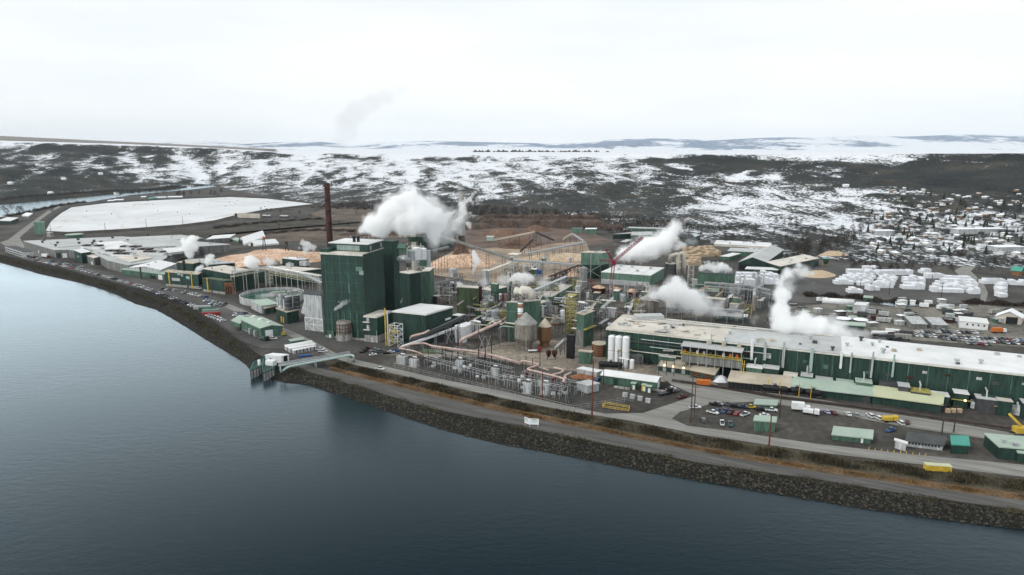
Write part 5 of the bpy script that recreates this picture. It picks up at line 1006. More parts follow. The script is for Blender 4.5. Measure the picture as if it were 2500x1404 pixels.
# yellow stair tower, green block, black bin
r, cs, z1 = frame_tower('tall yellow-green stair tower left of the green digester block', *kd(1582, 480), 24, kd(0, 10)[1], 'dyel', 'stair_tower', 'stairs', floors=9, stair='dyel', deck='dyel')
r, P, h = bld('digester_block', 'green block with yellow platform right of the stair tower', [kd(1732, 248), kd(1640, 225), kd(1852, 200)], yb=720 + 640 / 5, wall='mg', roof='rt', rect=False, vents=4); face(r, P, 0, 3, 0, 1.1, h * .55, h * .57, M['dyel'], 'platform', 2); face(r, P, 0, 0, 0, 1, 0, h * .5, M['grey'], 'lower_panel', .5)
bld('black_bin', 'tall black bin with white pipe at the foot of the stair tower', [kd(1600, 505), kd(1516, 495), kd(1622, 492)], yb=720 + 785 / 5, wall='black', roof='black', rect=False, cat='bin')
t = tank('wooden_tank', 'brown wooden tank left of the three white silos', *kd(1915, 762), 18.5, kd(0, 592)[1], 'wood', 'flat', cat='tank', topm='rt', bands=5, bm='rust', n=26)
for i, x in enumerate((190, 265, 345)):
    t = tank('white_silo', ('left', 'middle', 'right')[i] + ' one of three tall white silos in a row', *kn(x, 770 + 20 * i), 8.3, kn(0, 462 + 6 * i)[1], 'white', 'dome', rise=.8, cat='silo', bands=1, bm='lgrey'); MB().tube([UP(t[1] + Vector((t[2] + .3, 0, 0)), 0), UP(t[1] + Vector((t[2] + .3, 0, 0)), t[3] + 1), UP(t[1] + Vector((0, 0, 0)), t[3] + 1.2)], .14, 6).build('fill_pipe', M['steel'], t[0])
tank('small_white_tank', 'small white tank on yellow base right of the white silos', *kn(420, 825), 5.4, kn(0, 725)[1], 'white', 'dome', cat='tank', rise=.6)
tank('grey_vessel', 'stained grey vessel behind the small white tank', *kn(505, 760), 11, kn(0, 660)[1], 'lgrey', 'cone', cat='tank', topm='dconc')
bld('green_store', 'green store with grey flat top before the wooden tank', [kd(1815, 705), kd(1662, 692), kd(1838, 688)], yb=720 + 850 / 5, wall='mg', roof='rt', rect=False, cat='hut')
for i, (x, y, rp) in enumerate(((228, 600, 15), (300, 480, 14), (400, 435, 14))): tank('white_tank', ('front', 'middle', 'rear')[i] + ' one of the white tanks behind the salmon pipes', *kd(x, (590, 520, 445)[i]), rp, kd(0, (380, 355, 330)[i])[1], 'white', 'cone', rise=1.4, cat='tank')
bld('pump_shed', 'dark shed under the conveyor left of the white tanks', [kd(90, 500), kd(-40, 480), kd(150, 480)], yb=720 + 590 / 5, wall='dgrey', roof='rd', rect=False, cat='shed')
conveyor('long dark inclined gallery in front of the white-roofed hall', (*kb(1500, 1190), 4), (*kb(2170, 880), 17), 2.6, 1.6, 5, 'dgrey', 'dgrey')
conveyor('white covered belt under the dark inclined gallery', (*kb(1400, 1250), 3), (*kb(2050, 1020), 9), 1.6, .9, 4, 'white', 'steel')
conveyor('grey chute leaning against the black bin', (*kd(1385, 665), 1), (*kd(1500, 560), 9), 2, 1.6, 2, 'lgrey', 'dgrey')
pipe('fat cream pipe climbing right from the substation to the process house', [(*kd(228, 650), .3), (*kd(228, 545), 9), (*kd(675, 345), 15), (*kd(720, 322), 16)], .95, 'pink', legs=9, legm='dgrey')
pipe('teal pipe bridging from the process house to the concrete silo', [(*kd(692, 480), 1), (*kd(695, 400), 10), (*kd(735, 380), 10), (*kd(890, 395), 10)], .45, 'tealp', legs=8)
# ---- clutter between the blocks: low pipe decks, small vessels, ducts
rr = random.Random(11)
ZONES = [((1135, 735), (1240, 800), 56), ((1235, 690), (1420, 745), 62), ((1395, 730), (1480, 810), 34), ((1060, 690), (1180, 745), 26), ((1240, 640), (1410, 690), 24), ((1490, 720), (1600, 778), 30), ((1600, 690), (1860, 775), 56), ((1480, 850), (1640, 880), 16), ((1180, 760), (1290, 800), 18), ((1310, 735), (1400, 795), 34)]
PM = ['steel', 'sil', 'cream', 'dgrey', 'white', 'lgrey', 'rust', 'dyel', 'pink']
cl = 0
ZN = ['right of the white-roofed hall', 'behind the concrete silo', 'by the yellow-green stairs', 'left of the olive box tank', 'below the dark truss conveyor', 'left of the streaked silo', 'behind the long paper hall', 'beside the three white silos', 'left of the concrete silo', 'behind the brown silo']
CN = dict(steel='grey', sil='silver', cream='cream', dgrey='dark grey', white='white', lgrey='light grey', rust='rusty', dyel='dull yellow', pink='salmon', mg='green', dg='dark green', grey='grey', og='olive', dconc='stained', rc='cream', rw='white', rg='grey', rt='tan')
for zi, ((x0, y0), (x1, y1), n_) in enumerate(ZONES):
    for k in range(n_):
        x, y = rr.uniform(x0, x1), rr.uniform(y0, y1); q = rr.random(); p = G(x, y); cl += 1
        if q < .42:
            dx, dy = (rr.uniform(14, 46), rr.uniform(-2, 7)) if rr.random() < .6 else (rr.uniform(8, 22), -rr.uniform(7, 16)); z = rr.uniform(5, 13)
            pm_ = [rr.choice(PM) for _ in range(rr.randint(2, 4))]; o = T('pipe_deck', '%s run of %s %s pipes %s' % ('high' if z > 9 else 'low', ('two', 'three', 'four')[len(pm_) - 2], ' and '.join(dict.fromkeys(CN[q_] for q_ in pm_[:2])), ZN[zi]), 'pipes', p, 'pipe runs of the process yard'); a, b_ = G(x, y, z), G(x + dx, y + dy, z); d = (b_ - a).normalized(); s = Vector((-d.y, d.x, 0))
            for j in range(len(pm_)): MB().tube([a + s * j * .8, b_ + s * j * .8], rr.uniform(.15, .36), 6).build('pipe_run', M[pm_[j]], o)
            for t_ in (.05, .5, .95): MB().bar(UP(a.lerp(b_, t_), 0), a.lerp(b_, t_), .16).build('post', M['dgrey'], o)
        elif q < .62:
            r_, hh = rr.uniform(1, 2.4), rr.uniform(4, 11); vm_ = rr.choice(['sil', 'lgrey', 'white', 'dconc', 'steel', 'mg']); o = T('process_vessel', '%s %s upright vessel %s' % ('tall' if hh > 7.5 else 'short', CN[vm_], ZN[zi]), 'vessel', p, 'small vessels of the process yard')
            MB().lathe(p, [(r_, 0), (r_, hh), (r_ * .8, hh + r_ * .35), (.1, hh + r_ * .5)], 12).build('shell', M[vm_], o); MB().tube([UP(p, hh), UP(p, hh + 2), UP(p + Vector((3, .5, 0)), hh + 2), UP(p + Vector((3, .5, 0)), .2)], .22, 6).build('pipe_run', M['sil'], o)
        elif q < .8:
            a_, b2, hh = rr.uniform(4, 9), rr.uniform(3, 6), rr.uniform(3, 8); wm_, rm_ = rr.choice(['mg', 'dg', 'grey', 'lgrey', 'dgrey', 'og']), rr.choice(['rc', 'rw', 'rg', 'rt']); o = T('equipment_house', 'small %s equipment house with %s roof %s' % (CN[wm_], CN[rm_], ZN[zi]), 'hut', p, 'equipment houses of the process yard')
            MB().box(p, a_, b2, hh, -.42).build('wall', M[wm_], o); MB().box(UP(p, hh), a_ + .5, b2 + .5, .3, -.42).build('roof', M[rm_], o)
        else:
            fm_, nf_ = rr.choice(['steel', 'dgrey', 'dyel', 'cream']), rr.randint(2, 4)
            frame_tower('open %s steel platform of %s floors %s' % (CN[fm_], ('two', 'three', 'four')[nf_ - 2], ZN[zi]), x, y, rr.uniform(9, 20), y - rr.uniform(20, 45), fm_, 'steel_platform', 'platform', floors=nf_, deck='dgrey' if rr.random() < .5 else None)[0]['group'] = 'steel platforms of the process yard'
def ordw(n):
    t = ['', 'first', 'second', 'third', 'fourth', 'fifth', 'sixth', 'seventh', 'eighth', 'ninth', 'tenth', 'eleventh', 'twelfth', 'thirteenth', 'fourteenth', 'fifteenth', 'sixteenth', 'seventeenth', 'eighteenth', 'nineteenth']
    if n < 20: return t[n]
    d = {2: 'twent', 3: 'thirt', 4: 'fort', 5: 'fift'}[n // 10]
    return d + 'ieth' if n % 10 == 0 else d + 'y-' + t[n % 10]
# ================================================================ PAPER HALL AND LOADING SHEDS
km = zm(1600, 900, 4.545); ko = zm(1950, 780, 4.545); kz = zm(2000, 950, 4.254); kr = zm(1900, 580, 4.167)
HP = 18.0
A, B = G(1480, 802, HP), G(2640, 930, HP); dv = (B - A).normalized(); nv = Vector((-dv.y, dv.x, 0))
r = T('paper_hall', 'very long dark green paper hall with pale flat roof', 'building', UP((A + B) / 2, 0)); PP = [UP(A, 0), UP(B, 0), UP(B + nv * 36, 0), UP(A + nv * 36, 0)]
MB().prism(PP, 0, HP).build('wall', M['dg'], r)
L_ = (B - A).length
for i, (u0, u1, mm) in enumerate(((0, .3, 'rc'), (.3, .56, 'rg'), (.56, 1, 'rw'))):
    b = MB(); b.prism([A + dv * L_ * u0 - nv * .5, A + dv * L_ * u1 - nv * .5, A + dv * L_ * u1 + nv * 36.5, A + dv * L_ * u0 + nv * 36.5], HP, HP + .5 + .03 * i); b.build('roof', M[mm], r)
face(r, PP, 0, 0, 0, 1, HP - .7, HP - .05, M['cream'], 'fascia', .6)
rr = random.Random(21)
for k in range(46):
    u_ = rr.random(); p = A + dv * L_ * u_ + nv * rr.choice((4, 9, 15, 22, 30)); s = rr.uniform(.7, 1.5)
    b = MB()
    if rr.random() < .6: b.box(UP(p, HP + .4), s * 1.6, s * 1.4, s, -.4)
    else: b.lathe(UP(p, HP + .4), [(.5 * s, 0), (.5 * s, 1.2 * s), (.9 * s, 1.3 * s), (.9 * s, 1.8 * s)], 10)
    b.build('roof_vent', M[rr.choice(['dgrey', 'steel', 'rt', 'lgrey'])], r)
for k in range(10):
    u_ = .27 + .045 * k + rr.uniform(-.02, .02); p = A + dv * L_ * u_; zz = rr.uniform(7, 11)
    MB().bar(UP(p - nv * 1.4, zz), UP(p - nv * 1.4, HP + rr.uniform(1.5, 4)), rr.uniform(.28, .6)).build('wall_duct', M[rr.choice(['lgrey', 'lgrey', 'white', 'tealp'])], r)
for k in range(26): face(r, PP, 0, 0, .01 + .038 * k, .012 + .038 * k, 4, HP - .8, M['mg'], 'siding_joint', .1)
for z, m_, o_ in ((14.2, 'steel', 1.0), (10.5, 'tealp', 1.6), (7.2, 'cream', 2.2), (12.4, 'dgrey', 1.3)):
    MB().tube([UP(A + dv * rr.uniform(4, 40) - nv * o_, z), UP(A + dv * L_ * rr.uniform(.3, .55) - nv * o_, z)], .28, 6).build('wall_pipe', M[m_], r)
for k in range(9):
    p = A + dv * (14 + 22 * k) - nv * 4; MB().box(UP(p + nv * 2, 0), rr.uniform(8, 16), 5, rr.uniform(4.5, 8), math.atan2(dv.y, dv.x)).build('lean_to', M[rr.choice(['mg', 'dg', 'grey', 'dgrey'])], r)
for k in range(17):
    p = A + dv * (84 + 8.4 * k + rr.uniform(-1.5, 1.5)) - nv * rr.uniform(4, 7); w_, hh = rr.uniform(4, 8.5), rr.uniform(3.5, 8.5); lt = MB().box(UP(p, 0), w_, rr.uniform(5, 8), hh, math.atan2(dv.y, dv.x)).build('lean_to', M[rr.choice(['mg', 'dg', 'dgrey', 'sg', 'dg'])], r)
    MB().box(UP(p, hh), w_ + .5, 7, .25, math.atan2(dv.y, dv.x)).build('lean_to_roof', M[rr.choice(['rg', 'rc', 'pg', 'dyel', 'rw'])], lt)
    if k % 2: MB().bar(UP(p - nv * 3.6 - dv * 4, hh * .6), UP(p - nv * 3.6 + dv * 4, hh * .6), .18).build('walkway', M['dyel'], lt)
    if k % 3 == 0: MB().tube([UP(p, hh), UP(p, hh + 3), UP(p + nv * 4, hh + 3.4)], .4, 8).build('vent_pipe', M['lgrey'], lt)
for k in range(16): u_ = .3 + .042 * k + rr.uniform(0, .02); z_ = rr.choice((9.5, 11.5, 13)); face(r, PP, 0, 0, u_, u_ + rr.uniform(.006, .016), z_, z_ + rr.uniform(1, 2.4), M[rr.choice(['dgrey', 'lgrey', 'rust', 'mg'])], 'louvre', .2)
for k in range(5): MB().box(UP(A + dv * (96 + 27 * k) - nv * 9, 4.5), .6, .6, .6).build('lit_lamp', M['bulb'], r)
p = G(*kn(650, 265), HP); b = MB(); b.box(UP(A + dv * 18 + nv * 29, HP + .4), 17, 7, 3.2, math.atan2(dv.y, dv.x) + .5); b.build('penthouse', M['rg'], r)
for k in range(5): MB().tube([UP(A + dv * (6 + 3 * k) + nv * (20 + 3 * k), HP + 1.3), UP(A + dv * (40 + 20 * k) + nv * (24 + 2 * k), HP + 1.3)], .35, 6).build('roof_pipe', M['sil' if k % 2 else 'cream'], r)
for k in range(40):
    p = A + dv * rr.uniform(2, 62) + nv * rr.uniform(1, 20); MB().bar(UP(p, HP + .9), UP(p + Vector((rr.uniform(-5, 7), rr.uniform(-3, 3), 0)), HP + .9), .18).build('roof_pipe', M[rr.choice(['sil', 'cream', 'rt', 'dgrey'])], r) if k < 16 else None
# projecting gallery
u0 = (G(1672, 840, 14) - A).dot(dv); q = A + dv * u0 - nv * 9; g = T('open_gallery', 'projecting gallery with open upper deck and yellow edge on the paper hall front', 'gallery', UP(q, 0)); W_ = 31
MB().par(UP(q, 6.5), dv * W_, nv * 8.8, (0, 0, 4.6)).build('ribbed_wall', M['grey'], g); MB().par(UP(q - nv * .8 - dv * .6, 11.1), dv * (W_ + 1.2), nv * 9.6, (0, 0, .45)).build('deck', M['dyel'], g)
MB().par(UP(q + nv * 2.5, 11.6), dv * W_, nv * 6, (0, 0, 3.9)).build('back_wall', M['dark'], g); MB().par(UP(q - nv * 1 - dv * .5, 15.5), dv * (W_ + 1), nv * 10, (0, 0, .4)).build('roof', M['rg'], g)  # shade of the recessed deck is put into the back wall's colour
for k in range(8): MB().bar(UP(q + dv * (.2 + k * W_ / 7.05), 0), UP(q + dv * (.2 + k * W_ / 7.05), 15.5), .17).build('column', M['steel'], g)
for k in range(9): MB().box(UP(q + dv * (1.5 + k * 3.4) + nv * 1.2, 11.55), 1, 1, rr.uniform(1.2, 2.2)).build('fan_unit', M[rr.choice(['white', 'dgrey', 'lgrey', 'orange'])], g)
for k in range(3): p = q + dv * (13 + 8 * k) + nv * 7; MB().box(UP(p, 15.9), 1.8, 1.6, 2.2).build('roof_vent', M['rt'], g)
MB().bar(UP(q - nv * .6, 12.6), UP(q - nv * .6 + dv * W_, 12.6), .08).build('handrail', M['yellow'], g)
for s in (0, 1): MB().bar(UP(q + dv * (W_ + .8 + s), 11.4), UP(q + dv * (W_ + 1 + s) - nv * 5, 5), .14).build('stair_string', M['yellow'], g)
bld('pink_roof_leanto', 'low lean-to with pinkish roof left of the projecting gallery', [kn(760, 548), kn(410, 505), kn(778, 525)], h=10, wall='dgrey', roof='pink', rect=False)
bld('white_roof_leanto', 'green lean-to with white pipes on its roof at the right of the paper hall', [ko(1672, 775), ko(1098, 705), ko(1675, 735)], yb=780 + 885 / 4.545, wall='dg', roof='rw', rect=False, vents=3)
bld('grey_roof_tower', 'dark green block with grey sloping roof at the right end of the hall', [ko(1985, 705), ko(1690, 672), ko(2000, 650)], yb=780 + 915 / 4.545, wall='dg', roof='rd', rect=False)
bld('pale_tank_box', 'pale streaked tank box on a yellow deck right of the grey-roofed block', [ko(2205, 795), ko(2000, 775), ko(2210, 715)], yb=780 + 900 / 4.545, wall='lgrey', roof='lgrey', rect=False, cat='tank')
bld('green_tank_box', 'green tank box at the far right of the paper hall', [ko(2430, 800), ko(2280, 785), ko(2435, 705)], yb=780 + 905 / 4.545, wall='mg', roof='rg', rect=False, cat='tank')
# sheds
r, P, h = bld('lamp_shed', 'green shed with tan roof and three lit wall lamps', [kn(1065, 832), kn(715, 785), kn(1112, 782)], yb=720 + 890 / 4.545, wall='dg', roof='rt', shape='mono', rise=1.6, rect=False)
for u_ in (.2, .48, .8): face(r, P, 0, 0, 1 - u_ - .02, 1 - u_ + .02, 3.3, 4.0, M['bulb'], 'lit_lamp', .4); face(r, P, 0, 0, 1 - u_ - .05, 1 - u_ + .05, .3, 2.6, M['lgrey'], 'door', .1)
r, P, h = bld('open_bay_shed', 'tan-roofed shed with open shelved bays beside the lamp shed', [kn(1340, 888), kn(1072, 835), kn(1408, 812)], yb=720 + 962 / 4.545, wall='mg', roof='rt', shape='mono', rise=1.5, rect=False)
for u_ in (.04, .53):
    face(r, P, 0, 0, u_, u_ + .43, .3, 3.6, M['dark'], 'bay', .1)  # each bay is a solid panel coloured as the shade inside
    for z in (1, 2, 3): face(r, P, 0, 0, u_ + .02, u_ + .41, z, z + .3, M['wood'], 'shelf', .3)
mound('snow_bags', 'heap of white bags beside the open bay shed', *kn(1405, 950), 4.5, 4, 2.6, M['wrap'], seed=31, flat=.3, cat='bags')
r, P, h = bld('white_roof_workshop', 'green workshop with rounded white roof beside the substation', [kn(692, 968), kn(88, 888), kn(742, 912)], yb=720 + 1062 / 4.545, wall='mg', roof='rw', shape='gable', ridge=0, rise=1.2, rect=False, doors=((3, .3, .7, 0, 3.6, 'white'), (0, .7, .78, 0, 3.5, 'dg')))
for x, y, w_, lb, m_ in ((440, 1040, 55, 'green electrical cabinet left of three before the white-roofed workshop', 'mg'), (555, 1058, 45, 'yellow and white cabinet in the middle before the white-roofed workshop', 'yellow'), (610, 1075, 55, 'green and white cabinet right of three before the white-roofed workshop', 'mg')):
    p = G(*kn(x, y)); o = T('cabinet', lb, 'cabinet', p); MB().box(p, w_ / 4.545 / PXW(p), 2.4, 3, -.4).build('case', M[m_], o); MB().box(UP(p, 3), w_ / 4.545 / PXW(p) + .4, 2.9, .3, -.4).build('lid', M['pg'], o); MB().box(p - Vector((.2, 1.4, 0)), 1.2, .2, 2.2, -.4).build('door', M['white'], o)
E0, E1, E2, E3 = km(808, 138), (1946, 948), (2129, 966), (2301, 989)
secs = [(km(1490, 205), km(810, 136), (1931, 929), 0, 'rt', 'open loading shed with long tan roof and black tank cars'), ((2128, 966), (1930, 943.5), (2131, 951), 0, 'pg', 'long loading shed with pale green roof in the middle of the row'), ((2300, 988), (2130, 966), (2302, 973), 0, 'yg', 'loading shed with yellow-green roof at the right of the row')]
for i, (a, b_, c_, yb, rf, lb) in enumerate(secs):
    r, P, h = bld('loading_shed', lb, [a, b_, c_], h=3.9, wall='dg', roof=rf, shape='mono', rise=1.5, rect=False, over=.5)
    if i == 0:
        face(r, P, 0, 0, .02, .98, .3, 3.2, M['dark'], 'bay_shade_panel', .12)  # solid panel carrying the shade under the open roof as colour
        for k in range(14): face(r, P, 0, 0, .03 + k * .07, .035 + k * .07, 0, 3.8, M['dgrey'], 'post', .5)
    if i == 1: face(r, P, 0, 0, .02, .1, 0, 3.3, M['dgrey'], 'door', .2)
# railway
M_bal = mat('ballast', (.05, .045, .04), .95, .3, .3, c2=(.085, .078, .07), fine=2)
sheet('railway_bed', [(1640, 925), (1780, 944), (1900, 965), (2050, 984), (2200, 1003), (2400, 1030), (2640, 1065), (2640, 1078), (2400, 1043), (2200, 1013), (2050, 993), (1900, 974), (1780, 952), (1640, 932)], .12, M_bal)
rl = T('railway_track', 'railway track running before the loading sheds', 'track', G(1900, 970))
for off in (-.72, .72):
    pts = [G(*p, .35) + Vector((.4, .9, 0)) * off for p in ((1660, 931), (1780, 949), (1900, 969.5), (2050, 988.5), (2200, 1008), (2400, 1036.5), (2640, 1071))]
    for a, b_ in zip(pts, pts[1:]): MB().bar(a, b_, .09).build('rail', M['rust'], rl)
def tank_car(label, a, b_, m='black'):
    a, b_ = G(*a), G(*b_); d = (b_ - a).normalized(); L_ = (b_ - a).length; o = T('tank_car', label, 'rail car', UP((a + b_) / 2, .4)); s = Vector((-d.y, d.x, 0))
    z = 2.85; e = [a, a + d * .35, a + d * 1, b_ - d * 1, b_ - d * .35, b_]; MB().tube([UP(p, z) for p in e], [.5, 1.15, 1.5, 1.5, 1.15, .5], 16).build('tank', M[m], o, smooth=True)
    c = (a + b_) / 2; MB().lathe(UP(c, z + 1.4), [(.8, 0), (.8, .7), (.5, .9)], 12).build('dome', M[m], o); MB().par(UP(a - s * .5 - d * .5, .95), d * (L_ + 1), s * 1, (0, 0, .3)).build('frame', M['dgrey'], o)
    for t_ in (.12, .88):
        q = a + d * L_ * t_; bg_ = MB().par(UP(q - d * 1.3 - s * 1.1, .55), d * 2.6, s * 2.2, (0, 0, .4)).build('bogie', M['dgrey'], o)
        for x in (-.9, .9):
            for y in (-.75, .75): w_ = q + d * x + s * y; MB().tube([UP(w_ - s * .07, .88), UP(w_ + s * .07, .88)], .46, 10).build('wheel', M['rust'], bg_)
    for sg in (-1, 1): MB().bar(UP(c + s * sg * .9 - d * 2, z + 2.2), UP(c + s * sg * .9 + d * 2, z + 2.2), .06).build('handrail', M['steel'], o)
    return o
tank_car('black tank car nearest the lamp shed end of the loading shed', km(1175, 262), km(1470, 292)); tank_car('black tank car at the pale green end of the loading shed', km(1492, 292), km(1640, 308)); tank_car('last black tank car in the row by the loading sheds', km(1655, 312), km(1840, 335)); tank_car('dark blue tank car left of the white silos', kn(50, 815), kn(320, 830))
for i, x in enumerate((1245, 1375, 1590, 1720)):
    p = G(*km(x, (268, 290, 315, 340)[i])); o = T('gantry_post', ('first', 'second', 'third', 'fourth')[i] + ' yellow loading gantry post from the left by the tank cars', 'gantry', p); MB().bar(p, UP(p, 7), .14).build('post', M['yellow'], o); MB().bar(UP(p, 6.8), UP(p, 6.8) + Vector((1.2, 3.5, 0)), .12).build('arm', M['yellow'], o)
# yard buildings near the road
bld('yard_office', 'small green office with pale roof behind the parked cars', [km(1340, 410), km(1098, 400), km(1356, 358)], yb=900 + 440 / 4.545, wall='mg', roof='pg', rect=False, over=.4)
bld('yard_shed', 'green shed with pale roof beside the tall red-brown pole', [km(1330, 598), km(1096, 580), km(1342, 545)], yb=900 + 708 / 4.545, wall='mg', roof='pg', rect=False)
bld('yard_store', 'long green store with pale roof by the river road', [km(2395, 782), km(1968, 738), km(2408, 692)], yb=900 + 835 / 4.545, wall='mg', roof='pg', rect=False, over=.5, doors=((0, .2, .26, 0, 2.4, 'white'),))
bld('grey_office', 'dark grey roofed office with pale wall by the river road', [kz(1285, 580), kz(910, 535), kz(1320, 505)], yb=950 + 640 / 4.254, wall='lgrey', roof='rd', shape='gable', ridge=0, rise=2, rect=False, wins=tuple((0, .08 + .09 * k, .13 + .09 * k, 1.2, 2.2, 'glass') for k in range(10)))
bld('block_hut', 'small pale block hut in front of the grey office', [kz(905, 570), kz(790, 535), kz(908, 555)], yb=950 + 648 / 4.254, wall='lgrey', roof='rw', rect=False, cat='hut')
bld('dark_teal_shed', 'dark teal shed right of the grey office', [kz(1555, 590), kz(1375, 580), kz(1545, 500)], yb=950 + 678 / 4.254, wall='dg', roof='teal', rect=False, over=.4)
r, P, h = bld('corner_workshop', 'large green workshop with pale roof at the right edge', [kz(1870, 605), kz(1720, 470), kz(2300, 640)], yb=950 + 725 / 4.254, wall='dg', roof='pg', rect=False, vents=3, over=.3); 
bld('corner_annex', 'small green annex before the large workshop at the right edge', [kz(2070, 665), kz(2055, 640), kz(2200, 680)], yb=950 + 762 / 4.254, wall='dg', roof='pg', rect=False)
# back right
r, P, h = bld('white_conveyor_house', 'white boxed building with long white gallery behind the steam', [kr(890, 695), kr(760, 690), kr(925, 665)], yb=580 + 772 / 4.167, wall='white', roof='rw', rect=False)
pipe('long white gallery tube leading to the white boxed building', [(*kr(450, 640), 9), (*kr(770, 660), 9)], 2.2, 'white', 'gallery_tube', 'gallery', legs=12, legm='mg')
bld('green_long_shed', 'green shed with grey-green roof under the right steam cloud', [kr(880, 905), kr(565, 885), kr(885, 872)], yb=580 + 955 / 4.167, wall='dg', roof='pg', rect=False)
for i, (x, y) in enumerate(((660, 800), (835, 812))):
    tank('round_basin', ('left', 'right')[i] + ' one of two low round white-topped basins behind the paper hall', *kr(x, y + 62), 17, kr(0, y + 22)[1], 'dgrey', 'dome', rise=.8, cat='basin', topm='snow')
bld('low_green_bits', 'small green hut at the edge of the ditch', [kr(960, 618), kr(868, 612), kr(966, 600)], yb=580 + 655 / 4.167, wall='mg', roof='pg', rect=False, cat='hut')
r, P, h = bld('long_white_office', 'long white two-row-windowed office among the parked cars', [kr(2138, 880), kr(1848, 852), kr(2118, 830)], yb=580 + 946 / 4.167, wall='white', roof='rw', rect=False, wins=tuple((0, .1 + .2 * k, .16 + .2 * k, 2.4, 3.6, 'glass') for k in range(4)))
bld('tan_garage', 'tan garage with snowy gable roof and dark doorway at the right edge', [kr(2480, 820), kr(2215, 800), kr(2500, 790)], yb=580 + 888 / 4.167, wall='rc', roof='snow', shape='gable', ridge=1, rise=4, rect=False, doors=((0, .15, .6, 0, 5, 'dark'),))
for i, x in enumerate((1360, 1570)):
    a = G(*kr(x, 925 + i * 10)); o = T('tarp_shed', ('left', 'right')[i] + ' one of two grey-blue sloping sheds above the car park', 'shed', a); b = MB(); w_, d_ = 9.5, 12
    e = Vector((1, -.1, 0)); f_ = Vector((.1, 1, 0)); b.add([a, a + e * w_, a + e * w_ + f_ * d_, a + f_ * d_] + [UP(a, 3), UP(a + e * w_, 3), UP(a + e * w_ + f_ * d_, 5.5), UP(a + f_ * d_, 5.5)], [(3, 2, 1, 0), (4, 5, 6, 7), (0, 1, 5, 4), (1, 2, 6, 5), (2, 3, 7, 6), (3, 0, 4, 7)]); b.build('body', M['grey'], o)
    b = MB(); b.add([UP(a, 3.05) - e * .4 - f_ * .4, UP(a, 3.05) + e * (w_ + .4) - f_ * .4, UP(a, 5.6) + e * (w_ + .4) + f_ * d_, UP(a, 5.6) - e * .4 + f_ * d_], [(0, 1, 2, 3)]); b.add([(x_, y_, z_ + .2) for x_, y_, z_ in b.v[:4]], [(0, 1, 2, 3)]); b.build('roof', M['lgrey'], o)
bld('brown_house', 'dark teal roofed brown house by the orchard at the right edge', [kr(2470, 345), kr(2370, 335), kr(2500, 320)], yb=580 + 392 / 4.167, wall='wood', roof='teal', shape='gable', ridge=0, rise=3, rect=False, cat='house')
# sawmill
k3 = zm(1600, 300, 2.7777)
r, P, h = bld('sawmill', 'green gable-ended sawmill with grey roof and dark doorway', [k3(750, 945), k3(565, 945), k3(870, 860)], yb=300 + 1000 / 2.7777, wall='dg', roof='rg', shape='gable', ridge=1, rise=5, rect=False, doors=((0, .6, .95, 0, 6, 'dark'),), over=.4)
bld('sawmill_wing', 'cream-roofed wing on the right of the sawmill', [k3(850, 975), k3(750, 945), k3(1110, 920)], h=8, wall='dg', roof='rc', rect=False, vents=4)
bld('sawmill_office', 'low green front of the sawmill with white roof edge', [k3(830, 1000), k3(610, 992), k3(840, 985)], yb=300 + 1030 / 2.7777, wall='dg', roof='rw', rect=False)
bld('planer_shed', 'green shed with pale grey-green roof left of the sawmill', [k3(720, 880), k3(490, 870), k3(735, 858)], yb=300 + 910 / 2.7777, wall='mg', roof='rg', rect=False)
bld('kiln_shed', 'small green kiln with white roof left of the sawmill', [k3(500, 910), k3(440, 905), k3(580, 888)], yb=300 + 935 / 2.7777, wall='mg', roof='rw', rect=False)
bld('far_white_shed', 'long white-roofed shed behind the lumber rows', [k3(780, 842), k3(398, 822), k3(785, 815)], yb=300 + 855 / 2.7777, wall='rc', roof='rw', rect=False, vents=3)
t = tank('cyclone', 'dark green cyclone tower on legs right of the sawmill', *kr(478, 300), 7, kr(0, 215)[1], 'dg', 'cone', cat='cyclone', topm='teal', prof=lambda r, h: [(r * .3, h * .3), (r, h * .62), (r, h)])
for s in (-1, 1): MB().bar(UP(t[1] + Vector((s * t[2], 0, 0)), 0), UP(t[1] + Vector((s * t[2], 0, 0)), t[3] * .8), .3).build('leg', M['dyel'], t[0])
mound('chip_pile', 'pale sawdust pile before the sawmill', *kr(400, 385), 20, 12, 5, M['lumber'], seed=41, flat=.2); mound('chip_pile', 'cream sawdust pile with snow behind the cyclone', *kr(560, 180), 18, 10, 5, M['lumber'], seed=42, flat=.3)

